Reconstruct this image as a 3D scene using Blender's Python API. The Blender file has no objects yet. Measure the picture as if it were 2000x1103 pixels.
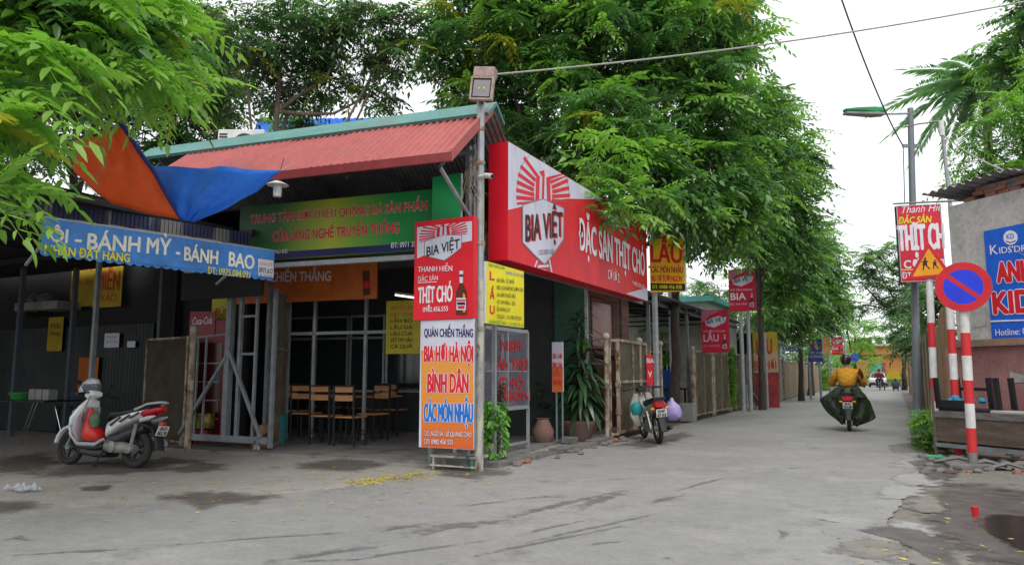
import bpy, math, random
import numpy as np
from mathutils import Vector, Matrix, Euler

R = math.radians
random.seed(7)
rng = np.random.default_rng(11)
scene = bpy.context.scene
COL = scene.collection

# ------------------------------------------------------------------ camera
CAM_H = 1.3
PITCH, YAW = R(7.07), R(27.1)
cam_d = bpy.data.cameras.new('camera')
cam = bpy.data.objects.new('camera', cam_d)
COL.objects.link(cam)
cam.location = (0, 0, CAM_H)
cam.rotation_euler = (R(90) + PITCH, 0, YAW)
cam_d.lens = 26.0
cam_d.sensor_width = 36.0
cam_d.clip_start = 0.05
cam_d.clip_end = 2000
scene.camera = cam

# ------------------------------------------------------------------ world and sun (overcast)
world = bpy.data.worlds.new("World")
scene.world = world
world.use_nodes = True
wn = world.node_tree.nodes
wl_ = world.node_tree.links
for n in list(wn):
    wn.remove(n)
SUN_EL, SUN_ROT = R(58), R(150)
w_out = wn.new('ShaderNodeOutputWorld')
w_bg = wn.new('ShaderNodeBackground')
w_sky = wn.new('ShaderNodeTexSky')
w_sky.sky_type = 'NISHITA'
w_sky.sun_disc = False
w_sky.sun_elevation = SUN_EL
w_sky.sun_rotation = SUN_ROT
w_mix = wn.new('ShaderNodeMixRGB')
w_mix.inputs[0].default_value = 0.93
w_mix.inputs[2].default_value = (9.6, 9.75, 10.0, 1)
wl_.new(w_sky.outputs[0], w_mix.inputs[1])
wl_.new(w_mix.outputs[0], w_bg.inputs[0])
w_bg.inputs[1].default_value = 0.135
wl_.new(w_bg.outputs[0], w_out.inputs[0])

sun_d = bpy.data.lights.new('sun', 'SUN')
sun_d.energy = 1.6
sun_d.angle = R(30)
sun_d.color = (1.0, 0.97, 0.92)
sun = bpy.data.objects.new('sun', sun_d)
COL.objects.link(sun)
sun.rotation_euler = (R(34), 0, R(28))
scene.view_settings.view_transform = 'Standard'
scene.view_settings.look = 'None'
scene.view_settings.exposure = 0.0
scene.view_settings.gamma = 1.0
scene.view_settings.use_curve_mapping = False
try:
    scene.cycles.use_denoising = True
    scene.cycles.max_bounces = 7
    scene.cycles.transparent_max_bounces = 12
    scene.cycles.transmission_bounces = 6
except Exception:
    pass

# ------------------------------------------------------------------ pixel -> place helpers (2000 x 1103 photo)
FPX = 1444.4
cp_, sp_ = math.cos(PITCH), math.sin(PITCH)
FW = Vector((-math.sin(YAW), math.cos(YAW), 0))
RT = Vector((math.cos(YAW), math.sin(YAW), 0))
CO = Vector((0, 0, CAM_H))

def ray(px, py):
    r = px - 1000.0
    u = 551.5 - py
    return RT * r + FW * (FPX * cp_ - u * sp_) + Vector((0, 0, u * cp_ + FPX * sp_))

def G(px, py, z=0.0):
    d = ray(px, py)
    return CO + d * ((z - CAM_H) / d.z)

def on(px, py, P, N):
    d = ray(px, py)
    P = Vector(P); N = Vector(N)
    return CO + d * ((P - CO).dot(N) / d.dot(N))

def onx(px, py, x):
    return on(px, py, (x, 0, 0), (1, 0, 0))

def ony(px, py, y):
    return on(px, py, (0, y, 0), (0, 1, 0))

def onf(px, py, F):
    """point seen at a pixel, F metres ahead of the camera"""
    return on(px, py, FW * F, FW)

# ------------------------------------------------------------------ materials
def s2l(c):
    return tuple(((v / 255.0) / 12.92 if v / 255.0 <= 0.04045 else (((v / 255.0) + 0.055) / 1.055) ** 2.4) for v in c)

MATS = {}
def mat(name, c1, c2=None, rough=.6, metal=0.0, scale=5.0, stretch=(1, 1, 1), ramp=(.35, .65), bump=0.0,
        bscale=None, spec=.5, detail=5.0, alpha=1.0, emis=0.0, dirt=None, dscale=1.5, dramp=(.5, .7), fine=.12,
        trans=0.0, coat=0.0, ior=1.45):
    if name in MATS:
        return MATS[name]
    m = bpy.data.materials.new(name)
    m.use_nodes = True
    nt = m.node_tree
    N, L = nt.nodes, nt.links
    b = N['Principled BSDF']
    tc = N.new('ShaderNodeTexCoord')
    mp = N.new('ShaderNodeMapping')
    mp.inputs['Scale'].default_value = stretch
    L.new(tc.outputs['Object'], mp.inputs['Vector'])
    no = N.new('ShaderNodeTexNoise')
    no.inputs['Scale'].default_value = scale
    no.inputs['Detail'].default_value = detail
    L.new(mp.outputs[0], no.inputs['Vector'])
    cr = N.new('ShaderNodeValToRGB')
    cr.color_ramp.elements[0].position = ramp[0]
    cr.color_ramp.elements[1].position = ramp[1]
    L.new(no.outputs['Fac'], cr.inputs[0])
    mx = N.new('ShaderNodeMixRGB')
    c2 = c2 or tuple(v * .82 for v in c1)
    mx.inputs[1].default_value = (*c1, 1)
    mx.inputs[2].default_value = (*c2, 1)
    L.new(cr.outputs[0], mx.inputs[0])
    last = mx.outputs[0]
    if fine:
        n2 = N.new('ShaderNodeTexNoise')
        n2.inputs['Scale'].default_value = scale * 9
        n2.inputs['Detail'].default_value = 3
        L.new(tc.outputs['Object'], n2.inputs['Vector'])
        mr = N.new('ShaderNodeMapRange')
        mr.inputs['From Min'].default_value = .3
        mr.inputs['From Max'].default_value = .7
        mr.inputs['To Min'].default_value = 1 - fine
        mr.inputs['To Max'].default_value = 1 + fine
        L.new(n2.outputs['Fac'], mr.inputs['Value'])
        mu = N.new('ShaderNodeVectorMath')
        mu.operation = 'SCALE'
        L.new(last, mu.inputs[0])
        L.new(mr.outputs[0], mu.inputs['Scale'])
        last = mu.outputs[0]
    if dirt:
        n3 = N.new('ShaderNodeTexNoise')
        n3.inputs['Scale'].default_value = dscale
        n3.inputs['Detail'].default_value = 8
        n3.inputs['Roughness'].default_value = .65
        L.new(mp.outputs[0], n3.inputs['Vector'])
        c3 = N.new('ShaderNodeValToRGB')
        c3.color_ramp.elements[0].position = dramp[0]
        c3.color_ramp.elements[1].position = dramp[1]
        L.new(n3.outputs['Fac'], c3.inputs[0])
        m3 = N.new('ShaderNodeMixRGB')
        L.new(c3.outputs[0], m3.inputs[0])
        L.new(last, m3.inputs[1])
        m3.inputs[2].default_value = (*dirt, 1)
        last = m3.outputs[0]
    L.new(last, b.inputs['Base Color'])
    b.inputs['Roughness'].default_value = rough
    b.inputs['Metallic'].default_value = metal
    b.inputs['IOR'].default_value = ior
    b.inputs['Specular IOR Level'].default_value = spec
    b.inputs['Alpha'].default_value = alpha
    b.inputs['Transmission Weight'].default_value = trans
    b.inputs['Coat Weight'].default_value = coat
    if emis:
        L.new(last, b.inputs['Emission Color'])
        b.inputs['Emission Strength'].default_value = emis
    if bump:
        n4 = N.new('ShaderNodeTexNoise')
        n4.inputs['Scale'].default_value = bscale or scale * 6
        n4.inputs['Detail'].default_value = 6
        L.new(mp.outputs[0], n4.inputs['Vector'])
        bp = N.new('ShaderNodeBump')
        bp.inputs['Strength'].default_value = bump
        bp.inputs['Distance'].default_value = .02
        L.new(n4.outputs['Fac'], bp.inputs['Height'])
        L.new(bp.outputs[0], b.inputs['Normal'])
    MATS[name] = m
    return m

def leafmat(name, c_lo, c_hi, trans=.35, rough=.42):
    """leaf colour varies leaf by leaf and clump by clump; light passes through"""
    m = bpy.data.materials.new(name)
    m.use_nodes = True
    nt = m.node_tree
    N, L = nt.nodes, nt.links
    b = N['Principled BSDF']
    out = N['Material Output']
    geo = N.new('ShaderNodeNewGeometry')
    tc = N.new('ShaderNodeTexCoord')
    no = N.new('ShaderNodeTexNoise')
    no.inputs['Scale'].default_value = 1.1
    no.inputs['Detail'].default_value = 3
    L.new(tc.outputs['Object'], no.inputs['Vector'])
    ad = N.new('ShaderNodeMath'); ad.operation = 'MULTIPLY_ADD'
    L.new(geo.outputs['Random Per Island'], ad.inputs[0])
    ad.inputs[1].default_value = .55
    L.new(no.outputs['Fac'], ad.inputs[2])
    mr = N.new('ShaderNodeMapRange')
    mr.inputs['From Min'].default_value = .35
    mr.inputs['From Max'].default_value = 1.15
    L.new(ad.outputs[0], mr.inputs['Value'])
    mx = N.new('ShaderNodeMixRGB')
    mx.inputs[1].default_value = (*c_lo, 1)
    mx.inputs[2].default_value = (*c_hi, 1)
    L.new(mr.outputs[0], mx.inputs[0])
    L.new(mx.outputs[0], b.inputs['Base Color'])
    b.inputs['Roughness'].default_value = rough
    b.inputs['Specular IOR Level'].default_value = .6
    tr = N.new('ShaderNodeBsdfTranslucent')
    hs = N.new('ShaderNodeMixRGB'); hs.blend_type = 'MULTIPLY'; hs.inputs[0].default_value = 1
    hs.inputs[2].default_value = (1.2, 1.45, .7, 1)
    L.new(mx.outputs[0], hs.inputs[1])
    L.new(hs.outputs[0], tr.inputs['Color'])
    ms = N.new('ShaderNodeMixShader')
    ms.inputs[0].default_value = trans
    L.new(b.outputs[0], ms.inputs[1])
    L.new(tr.outputs[0], ms.inputs[2])
    L.new(ms.outputs[0], out.inputs['Surface'])
    MATS[name] = m
    return m

def see_through(m, col, fac):
    """thin cloth or film lets daylight through"""
    N, L = m.node_tree.nodes, m.node_tree.links
    tr = N.new('ShaderNodeBsdfTranslucent'); tr.inputs['Color'].default_value = (*col, 1)
    ms = N.new('ShaderNodeMixShader'); ms.inputs[0].default_value = fac
    L.new(N['Principled BSDF'].outputs[0], ms.inputs[1]); L.new(tr.outputs[0], ms.inputs[2]); L.new(ms.outputs[0], N['Material Output'].inputs['Surface'])
    return m

# ------------------------------------------------------------------ objects
ORG = {}

def thing(name, label, cat, loc, group=None):
    o = bpy.data.objects.new(name, None)
    o.empty_display_size = .2
    COL.objects.link(o)
    o.location = loc
    ORG[o.name] = Vector(loc)
    o['label'] = label
    o['category'] = cat
    if group:
        o['group'] = group
    return o

def tag(o, label, cat, group=None):
    o['label'] = label
    o['category'] = cat
    if group:
        o['group'] = group
    return o

def copy_tree(o, parent=None, **props):
    c = o.copy()
    COL.objects.link(c)
    if parent is not None:
        c.parent = parent
    ORG[c.name] = ORG.get(o.name, Vector((0, 0, 0)))
    for ch in [x for x in CH.get(o.name, [])]:
        copy_tree(bpy.data.objects[ch], c)
    for k, v in props.items():
        c[k] = v
    return c

CH = {}

class MB:
    def __init__(s):
        s.v = []; s.f = []; s.m = []
    def add(s, vs, fs, mi=0):
        o = len(s.v)
        s.v += [Vector(p) for p in vs]
        s.f += [tuple(i + o for i in f) for f in fs]
        s.m += [mi] * len(fs)
        return s
    def hexa(s, p, mi=0):
        # p: 4 bottom (ccw seen from above) + 4 top
        return s.add(p, [(3, 2, 1, 0), (4, 5, 6, 7), (0, 1, 5, 4), (1, 2, 6, 5), (2, 3, 7, 6), (3, 0, 4, 7)], mi)
    def box(s, x0, y0, z0, x1, y1, z1, mi=0):
        return s.hexa([(x0, y0, z0), (x1, y0, z0), (x1, y1, z0), (x0, y1, z0), (x0, y0, z1), (x1, y0, z1), (x1, y1, z1), (x0, y1, z1)], mi)
    def obox(s, o, u, v, w, mi=0):
        o, u, v, w = Vector(o), Vector(u), Vector(v), Vector(w)
        return s.hexa([o, o + u, o + u + v, o + v, o + w, o + u + w, o + u + v + w, o + v + w], mi)
    def bar(s, a, b, w=.04, h=None, up=(0, 0, 1), mi=0):
        a, b = Vector(a), Vector(b)
        h = h or w
        d = (b - a).normalized()
        up = Vector(up)
        if abs(d.dot(up)) > .98:
            up = Vector((0, 1, 0))
        x = d.cross(up).normalized() * (w / 2)
        y = x.cross(d).normalized() * (h / 2)
        return s.add([a - x - y, a + x - y, a + x + y, a - x + y, b - x - y, b + x - y, b + x + y, b - x + y],
                     [(0, 1, 2, 3), (7, 6, 5, 4), (0, 4, 5, 1), (1, 5, 6, 2), (2, 6, 7, 3), (3, 7, 4, 0)], mi)
    def tube(s, pts, r=.02, n=8, mi=0, cap=True):
        pts = [Vector(p) for p in pts]
        rs = r if isinstance(r, (list, tuple)) else [r] * len(pts)
        o = len(s.v)
        prev = None
        for i, p in enumerate(pts):
            if i == 0: d = pts[1] - pts[0]
            elif i == len(pts) - 1: d = pts[-1] - pts[-2]
            else: d = pts[i + 1] - pts[i - 1]
            d = d.normalized() if d.length > 1e-9 else Vector((0, 0, 1))
            if prev is None:
                a = Vector((0, 0, 1)) if abs(d.z) < .9 else Vector((1, 0, 0))
                x = d.cross(a).normalized()
            else:
                x = (prev - d * prev.dot(d)).normalized()
            prev = x
            y = d.cross(x)
            for k in range(n):
                t = 2 * math.pi * k / n
                s.v.append(p + (x * math.cos(t) + y * math.sin(t)) * rs[i])
        for i in range(len(pts) - 1):
            for k in range(n):
                a = o + i * n + k; b = o + i * n + (k + 1) % n
                s.f.append((a, b, b + n, a + n)); s.m.append(mi)
        if cap:
            s.f.append(tuple(o + k for k in range(n))[::-1]); s.m.append(mi)
            q = o + (len(pts) - 1) * n
            s.f.append(tuple(q + k for k in range(n))); s.m.append(mi)
        return s
    def lathe(s, prof, c=(0, 0, 0), n=20, axis='z', mi=0):
        c = Vector(c)
        o = len(s.v)
        for (r, h) in prof:
            for k in range(n):
                t = 2 * math.pi * k / n
                a, b = r * math.cos(t), r * math.sin(t)
                s.v.append(c + (Vector((a, b, h)) if axis == 'z' else Vector((b, h, a)) if axis == 'y' else Vector((h, a, b))))
        for i in range(len(prof) - 1):
            for k in range(n):
                a = o + i * n + k; b = o + i * n + (k + 1) % n
                s.f.append((a, b, b + n, a + n)); s.m.append(mi)
        s.f.append(tuple(o + k for k in range(n))[::-1]); s.m.append(mi)
        q = o + (len(prof) - 1) * n
        s.f.append(tuple(q + k for k in range(n))); s.m.append(mi)
        return s
    def torus(s, c, R0, r, axis='y', n=28, k=8, mi=0, sq=1.0):
        c = Vector(c)
        o = len(s.v)
        for i in range(n):
            t = 2 * math.pi * i / n
            for j in range(k):
                q = 2 * math.pi * j / k
                rr = R0 + r * math.cos(q); h = r * sq * math.sin(q)
                a, b = rr * math.cos(t), rr * math.sin(t)
                s.v.append(c + (Vector((a, h, b)) if axis == 'y' else Vector((a, b, h)) if axis == 'z' else Vector((h, a, b))))
        for i in range(n):
            for j in range(k):
                s.f.append((o + i * k + j, o + i * k + (j + 1) % k, o + ((i + 1) % n) * k + (j + 1) % k, o + ((i + 1) % n) * k + j)); s.m.append(mi)
        return s
    def loft(s, secs, n=14, p=2.6, mi=0, cap=True):
        """secs: list of (centre, side half vector, up half vector); superellipse rings"""
        o = len(s.v)
        for (c, a, b) in secs:
            c, a, b = Vector(c), Vector(a), Vector(b)
            for k in range(n):
                t = 2 * math.pi * k / n
                ct, st = math.cos(t), math.sin(t)
                s.v.append(c + a * (math.copysign(abs(ct) ** (2 / p), ct)) + b * (math.copysign(abs(st) ** (2 / p), st)))
        for i in range(len(secs) - 1):
            for k in range(n):
                a = o + i * n + k; b = o + i * n + (k + 1) % n
                s.f.append((a, b, b + n, a + n)); s.m.append(mi)
        if cap:
            s.f.append(tuple(o + k for k in range(n))[::-1]); s.m.append(mi)
            q = o + (len(secs) - 1) * n
            s.f.append(tuple(q + k for k in range(n))); s.m.append(mi)
        return s
    def prism(s, pts, ext, mi=0):
        """closed polygon extruded by ext"""
        ext = Vector(ext); n = len(pts)
        pts = [Vector(p) for p in pts]
        return s.add(pts + [p + ext for p in pts], [tuple(range(n))[::-1], tuple(range(n, 2 * n))] + [(i, (i + 1) % n, n + (i + 1) % n, n + i) for i in range(n)], mi)
    def corr(s, o, u, v, Lu, Lv, amp=.012, per=.076, sub=4, thick=.004, mi=0):
        """corrugated sheet; waves run along v; a real sheet with two faces"""
        o, u, v = Vector(o), Vector(u).normalized(), Vector(v).normalized()
        nn = u.cross(v).normalized()
        k = max(2, int(Lu / per * sub))
        b = len(s.v)
        for lay in (0, 1):
            for j in (0, 1):
                for i in range(k + 1):
                    x = Lu * i / k
                    h = amp * math.sin(2 * math.pi * x / per) + (thick if lay else 0)
                    s.v.append(o + u * x + v * (Lv * j) + nn * h)
        q = k + 1
        for i in range(k):
            s.f.append((b + i, b + q + i, b + q + i + 1, b + i + 1)); s.m.append(mi)
            s.f.append((b + 2 * q + i, b + 2 * q + i + 1, b + 3 * q + i + 1, b + 3 * q + i)); s.m.append(mi)
            s.f.append((b + i, b + i + 1, b + 2 * q + i + 1, b + 2 * q + i)); s.m.append(mi)
            s.f.append((b + q + i, b + 3 * q + i, b + 3 * q + i + 1, b + q + i + 1)); s.m.append(mi)
        return s
    def build(s, name, mats, parent=None, smooth=False, kind=None, bevel=0.0, label=None, smooth_angle=None):
        me = bpy.data.meshes.new(name)
        if parent is None:
            xs = [p.x for p in s.v]; ys = [p.y for p in s.v]; zs = [p.z for p in s.v]
            org = Vector(((min(xs) + max(xs)) / 2, (min(ys) + max(ys)) / 2, min(zs)))
        else:
            org = ORG[parent.name]
        me.from_pydata([p - org for p in s.v], [], s.f)
        if not isinstance(mats, (list, tuple)):
            mats = [mats]
        for m in mats:
            me.materials.append(m)
        if len(mats) > 1:
            me.polygons.foreach_set('material_index', s.m)
        if smooth:
            me.polygons.foreach_set('use_smooth', [True] * len(me.polygons))
            me.update()
            try:
                me.set_sharp_from_angle(angle=R(smooth_angle or 40))
            except Exception:
                pass
        me.update()
        o = bpy.data.objects.new(name, me)
        COL.objects.link(o)
        if parent is None:
            o.location = org
            ORG[o.name] = org
        else:
            o.parent = parent
            ORG[o.name] = org
            CH.setdefault(parent.name, []).append(o.name)
        if kind:
            o['kind'] = kind
        if label:
            o['label'] = label
        if bevel:
            b = o.modifiers.new('bevel', 'BEVEL')
            b.width = bevel; b.segments = 2; b.limit_method = 'ANGLE'; b.angle_limit = R(40)
        return o

def raw(name, V, quads, mats, mi=None, parent=None, kind=None, smooth=False):
    """big numpy mesh: V (n,3) world coordinates, quads (m,4)"""
    org = np.array(ORG[parent.name]) if parent is not None else np.array([V[:, 0].mean(), V[:, 1].mean(), V[:, 2].min()])
    me = bpy.data.meshes.new(name)
    nv, nf, k = len(V), len(quads), quads.shape[1]
    me.vertices.add(nv)
    me.vertices.foreach_set('co', (V - org).astype(np.float32).ravel())
    me.loops.add(nf * k)
    me.loops.foreach_set('vertex_index', quads.astype(np.int32).ravel())
    me.polygons.add(nf)
    me.polygons.foreach_set('loop_start', np.arange(0, nf * k, k, dtype=np.int32))
    me.polygons.foreach_set('loop_total', np.full(nf, k, dtype=np.int32))
    for m in (mats if isinstance(mats, (list, tuple)) else [mats]):
        me.materials.append(m)
    if mi is not None:
        me.polygons.foreach_set('material_index', np.asarray(mi, dtype=np.int32))
    me.update(calc_edges=True)
    me.validate()
    o = bpy.data.objects.new(name, me)
    COL.objects.link(o)
    if parent is not None:
        o.parent = parent
        CH.setdefault(parent.name, []).append(o.name)
    else:
        o.location = tuple(org)
    ORG[o.name] = Vector(org)
    if kind:
        o['kind'] = kind
    return o

# ------------------------------------------------------------------ lettering
_tc = {}
def glyphs(body, bold=0.0, shear=0.0):
    key = (body, bold, shear)
    if key in _tc:
        return _tc[key]
    c = bpy.data.curves.new('lettering', 'FONT')
    c.body = body
    c.offset = bold
    c.shear = shear
    c.resolution_u = 3
    o = bpy.data.objects.new('lettering', c)
    COL.objects.link(o)
    bpy.context.view_layer.update()
    dg = bpy.context.evaluated_depsgraph_get()
    me = bpy.data.meshes.new_from_object(o.evaluated_get(dg), depsgraph=dg)
    V = [(v.co.x, v.co.y) for v in me.vertices]
    Fs = [tuple(p.vertices) for p in me.polygons]
    bpy.data.objects.remove(o)
    bpy.data.curves.remove(c)
    bpy.data.meshes.remove(me)
    _tc[key] = (V, Fs)
    return _tc[key]

WHITE = s2l((235, 232, 238))

class Board:
    """a flat sign: body box, printed shapes and lettering a few mm proud of it. Plane given by a point and the
    horizontal direction that runs to the viewer's right."""
    def __init__(s, name, label, cat, P, U, tl, br, thick=.06, body_mat=None, face_mat=None, group=None, frame=0.0, frame_mat=None,
                 V=(0, 0, 1)):
        s.U = Vector(U).normalized(); s.V = Vector(V).normalized(); s.N = s.U.cross(s.V) * 1.0
        s.P = Vector(P)
        a, b = s.uv(*tl), s.uv(*br)
        s.u0, s.u1, s.v0, s.v1 = a[0], b[0], b[1], a[1]
        c = s.pt((s.u0 + s.u1) / 2, s.v0)
        s.root = thing(name, label, cat, c - s.N * (thick / 2), group)
        m = MB()
        m.obox(s.pt(s.u0, s.v0, -thick), s.U * (s.u1 - s.u0), s.N * thick, s.V * (s.v1 - s.v0))
        # obox orientation: u x v should give w; fine either way for a closed box
        s.body = m.build('sign_box', body_mat or face_mat, s.root, bevel=.004)
        s.lift = .004
        m = MB()
        f = frame
        s.quad_uv(m, s.u0 + f, s.v0 + f, s.u1 - f, s.v1 - f, .003)
        m.build('sign_face', face_mat, s.root)
        if frame:
            m = MB()
            W, H = s.u1 - s.u0, s.v1 - s.v0
            for (x0, y0, x1, y1) in ((s.u0, s.v0, s.u1, s.v0 + f), (s.u0, s.v1 - f, s.u1, s.v1), (s.u0, s.v0 + f, s.u0 + f, s.v1 - f), (s.u1 - f, s.v0 + f, s.u1, s.v1 - f)):
                m.obox(s.pt(x0, y0, .001), s.U * (x1 - x0), s.N * .012, s.V * (y1 - y0))
            m.build('frame', frame_mat or body_mat, s.root)
    def uv(s, px, py):
        q = on(px, py, s.P, s.N) - s.P
        return q.dot(s.U), q.dot(s.V)
    def pt(s, u, v, h=0.0):
        return s.P + s.U * u + s.V * v + s.N * h
    def quad_uv(s, m, u0, v0, u1, v1, h):
        m.add([s.pt(u0, v0, h), s.pt(u1, v0, h), s.pt(u1, v1, h), s.pt(u0, v1, h)], [(0, 1, 2, 3)])
    def poly(s, pxs, mt, name='print', lift=None, clip=True):
        s.lift += .0006
        h = lift or s.lift
        m = MB()
        uvs = [s.uv(*p) for p in pxs]
        if clip:
            uvs = [(min(max(u, s.u0 + .004), s.u1 - .004), min(max(v, s.v0 + .004), s.v1 - .004)) for u, v in uvs]
        if len(uvs) > 4:
            cu = sum(u for u, v in uvs) / len(uvs); cv = sum(v for u, v in uvs) / len(uvs)
            pts = [s.pt(u, v, h) for u, v in uvs]
            m.add([s.pt(cu, cv, h)] + pts, [(0, 1 + i, 1 + (i + 1) % len(pts)) for i in range(len(pts))])
        else:
            m.add([s.pt(u, v, h) for u, v in uvs], [tuple(range(len(uvs)))])
        return m.build(name, mt, s.root)
    def polys(s, lst, mt, name='print'):
        s.lift += .0006
        m = MB(); lf = s.lift
        for pxs in lst:
            lf += .00006
            uvs = [s.uv(*p) for p in pxs]
            uvs = [(min(max(u, s.u0 + .004), s.u1 - .004), min(max(v, s.v0 + .004), s.v1 - .004)) for u, v in uvs]
            m.add([s.pt(u, v, lf) for u, v in uvs], [tuple(range(len(uvs)))])
        s.lift = lf
        return m.build(name, mt, s.root)
    def text(s, body, p0, p1, cap, mt, bold=.02, shear=0.0, outline=None, ow=.05, name='lettering'):
        """baseline from pixel p0 to pixel p1, capital height reaching pixel row `cap` above p0"""
        V, Fs = glyphs(body, 0.0, shear)
        if not V:
            return
        x0 = min(v[0] for v in V); x1 = max(v[0] for v in V)
        a = Vector(s.uv(*p0)); b = Vector(s.uv(*p1)); t = Vector(s.uv(p0[0], cap))
        d = b - a
        hs = abs(t.y - a.y) / .682
        ex = d / (x1 - x0)
        ch = abs(t.y - a.y)
        for (mm, bo) in ([(outline, bold + ow)] if outline else []) + [(mt, bold)]:
            s.lift += .0012
            bw = bo * ch * .62
            st = [(bw, 0), (-bw, 0)] if bo > .015 else [(0, 0)]
            if bo > .04:
                st = [(math.cos(k * math.pi / 4) * bw, math.sin(k * math.pi / 4) * bw) for k in range(8)] + [(0, 0)]
            m = MB()
            for k, (ox, oy) in enumerate(st):
                vs = []
                for (x, y) in V:
                    q = a + ex * (x - x0) + Vector((ox, y * hs + oy))
                    vs.append(s.pt(q.x, q.y, s.lift + .00008 * k))
                m.add(vs, Fs)
            o = m.build(name, mm, s.root)
        return o

def adopt(B, t):
    """the printed panel belongs to a bigger thing: hang its pieces on that thing"""
    off = ORG[B.root.name] - ORG[t.name]
    for n in CH.get(B.root.name, []):
        o = bpy.data.objects[n]
        o.parent = t
        o.location = off
        CH.setdefault(t.name, []).append(n)
    CH.pop(B.root.name, None)
    bpy.data.objects.remove(B.root)
# ================================================================== shared materials
def ground_mat(name, c1, c2, dust, stain, ang, rough=.7, grain=.16, streak=.35):
    """trodden paving: broad tone patches, fine aggregate, stains with ragged edges, faint marks along the traffic"""
    m = bpy.data.materials.new(name); m.use_nodes = True
    N, L = m.node_tree.nodes, m.node_tree.links
    b = N['Principled BSDF']
    g = N.new('ShaderNodeNewGeometry')
    def noise(sc, det=6, vec=None, ro=.6):
        n = N.new('ShaderNodeTexNoise'); n.inputs['Scale'].default_value = sc; n.inputs['Detail'].default_value = det; n.inputs['Roughness'].default_value = ro
        L.new(vec or g.outputs['Position'], n.inputs['Vector']); return n.outputs['Fac']
    def ramp(v, a, c, lo=0., hi=1.):
        r_ = N.new('ShaderNodeMapRange'); L.new(v, r_.inputs['Value'])
        for k, x in (('From Min', a), ('From Max', c), ('To Min', lo), ('To Max', hi)): r_.inputs[k].default_value = x
        return r_.outputs[0]
    def mix(f, a, c):
        x = N.new('ShaderNodeMixRGB'); L.new(f, x.inputs[0])
        for k, v in ((1, a), (2, c)):
            if isinstance(v, tuple): x.inputs[k].default_value = (*v, 1)
            else: L.new(v, x.inputs[k])
        return x.outputs[0]
    def mul(c, f):
        x = N.new('ShaderNodeVectorMath'); x.operation = 'SCALE'; L.new(c, x.inputs[0]); L.new(f, x.inputs['Scale']); return x.outputs[0]
    mp = N.new('ShaderNodeMapping'); mp.inputs['Rotation'].default_value = (0, 0, ang); L.new(g.outputs['Position'], mp.inputs['Vector'])
    mp2 = N.new('ShaderNodeMapping'); mp2.inputs['Scale'].default_value = (.35, 5, 1); L.new(mp.outputs[0], mp2.inputs['Vector'])
    c = mix(ramp(noise(.3, 7), .35, .65), c1, c2)
    c = mix(ramp(noise(.9, 9, ro=.7), .52, .72, 0, .7), c, dust)
    c = mix(ramp(noise(1.7, 10, ro=.75), .56, .68, 0, .75), c, stain)
    c = mix(ramp(noise(1.0, 8, mp2.outputs[0], .7), .57, .7, 0, streak), c, stain)
    c = mul(c, ramp(noise(5, 6), .3, .7, .91, 1.09))
    c = mul(c, ramp(noise(19, 5, ro=.75), .35, .65, .88, 1.1))
    c = mul(c, ramp(noise(85, 3, ro=.8), .3, .7, 1 - grain, 1 + grain))
    v = N.new('ShaderNodeTexVoronoi'); v.inputs['Scale'].default_value = 42; L.new(g.outputs['Position'], v.inputs['Vector'])
    c = mul(c, ramp(v.outputs['Distance'], 0, .12, .8, 1.0))
    L.new(c, b.inputs['Base Color'])
    L.new(ramp(noise(2.2, 6), .3, .7, rough - .12, rough + .12), b.inputs['Roughness'])
    b.inputs['Specular IOR Level'].default_value = .4
    bp = N.new('ShaderNodeBump'); bp.inputs['Strength'].default_value = .5; bp.inputs['Distance'].default_value = .008
    ad = N.new('ShaderNodeMath'); ad.operation = 'ADD'; L.new(noise(110, 4, ro=.8), ad.inputs[0]); L.new(noise(9, 6), ad.inputs[1])
    L.new(ad.outputs[0], bp.inputs['Height']); L.new(bp.outputs[0], b.inputs['Normal'])
    return m
M_asph = ground_mat('asphalt', (.245, .243, .24), (.305, .3, .288), (.385, .373, .342), (.155, .153, .149), R(-38), .66, .26)
M_court = ground_mat('worn_concrete', (.31, .292, .27), (.37, .348, .315), (.42, .395, .35), (.18, .158, .14), R(-20), .8)
M_verge = ground_mat('verge_earth', (.17, .158, .142), (.22, .2, .175), (.28, .255, .215), (.085, .078, .07), R(60), .75)
def fade_mat(name, c1, c2, rough, k=1.2, bump=.3, sc=3.0, amax=.9, soft=.35):
    m = mat(name, c1, c2, rough=rough, scale=4, bump=bump)
    N, L = m.node_tree.nodes, m.node_tree.links
    at = N.new('ShaderNodeAttribute'); at.attribute_name = 'fade'
    no = N.new('ShaderNodeTexNoise'); no.inputs['Scale'].default_value = sc; no.inputs['Detail'].default_value = 9; no.inputs['Roughness'].default_value = .7
    gm = N.new('ShaderNodeNewGeometry'); L.new(gm.outputs['Position'], no.inputs['Vector'])
    ma = N.new('ShaderNodeMath'); ma.operation = 'MULTIPLY_ADD'; L.new(no.outputs['Fac'], ma.inputs[0]); ma.inputs[1].default_value = k; L.new(at.outputs['Fac'], ma.inputs[2])
    mr = N.new('ShaderNodeMapRange'); mr.inputs['From Min'].default_value = k * .5 + .28; mr.inputs['From Max'].default_value = k * .5 + .28 + soft
    mr.inputs['To Max'].default_value = amax
    L.new(ma.outputs[0], mr.inputs['Value']); L.new(mr.outputs[0], N['Principled BSDF'].inputs['Alpha'])
    return m
M_dirt = mat('dirt', (.17, .15, .125), (.09, .08, .068), rough=.9, scale=1.3, ramp=(.35, .6), bump=.8, bscale=18, detail=9)
M_mud = fade_mat('wet_mud', (.06, .055, .05), (.12, .11, .098), .38, 1.6, .5, 1.6, .92, .3)
M_water = fade_mat('puddle_water', (.02, .017, .013), (.03, .025, .02), .1, .9, .1, 2.5, .96, .2)
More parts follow.
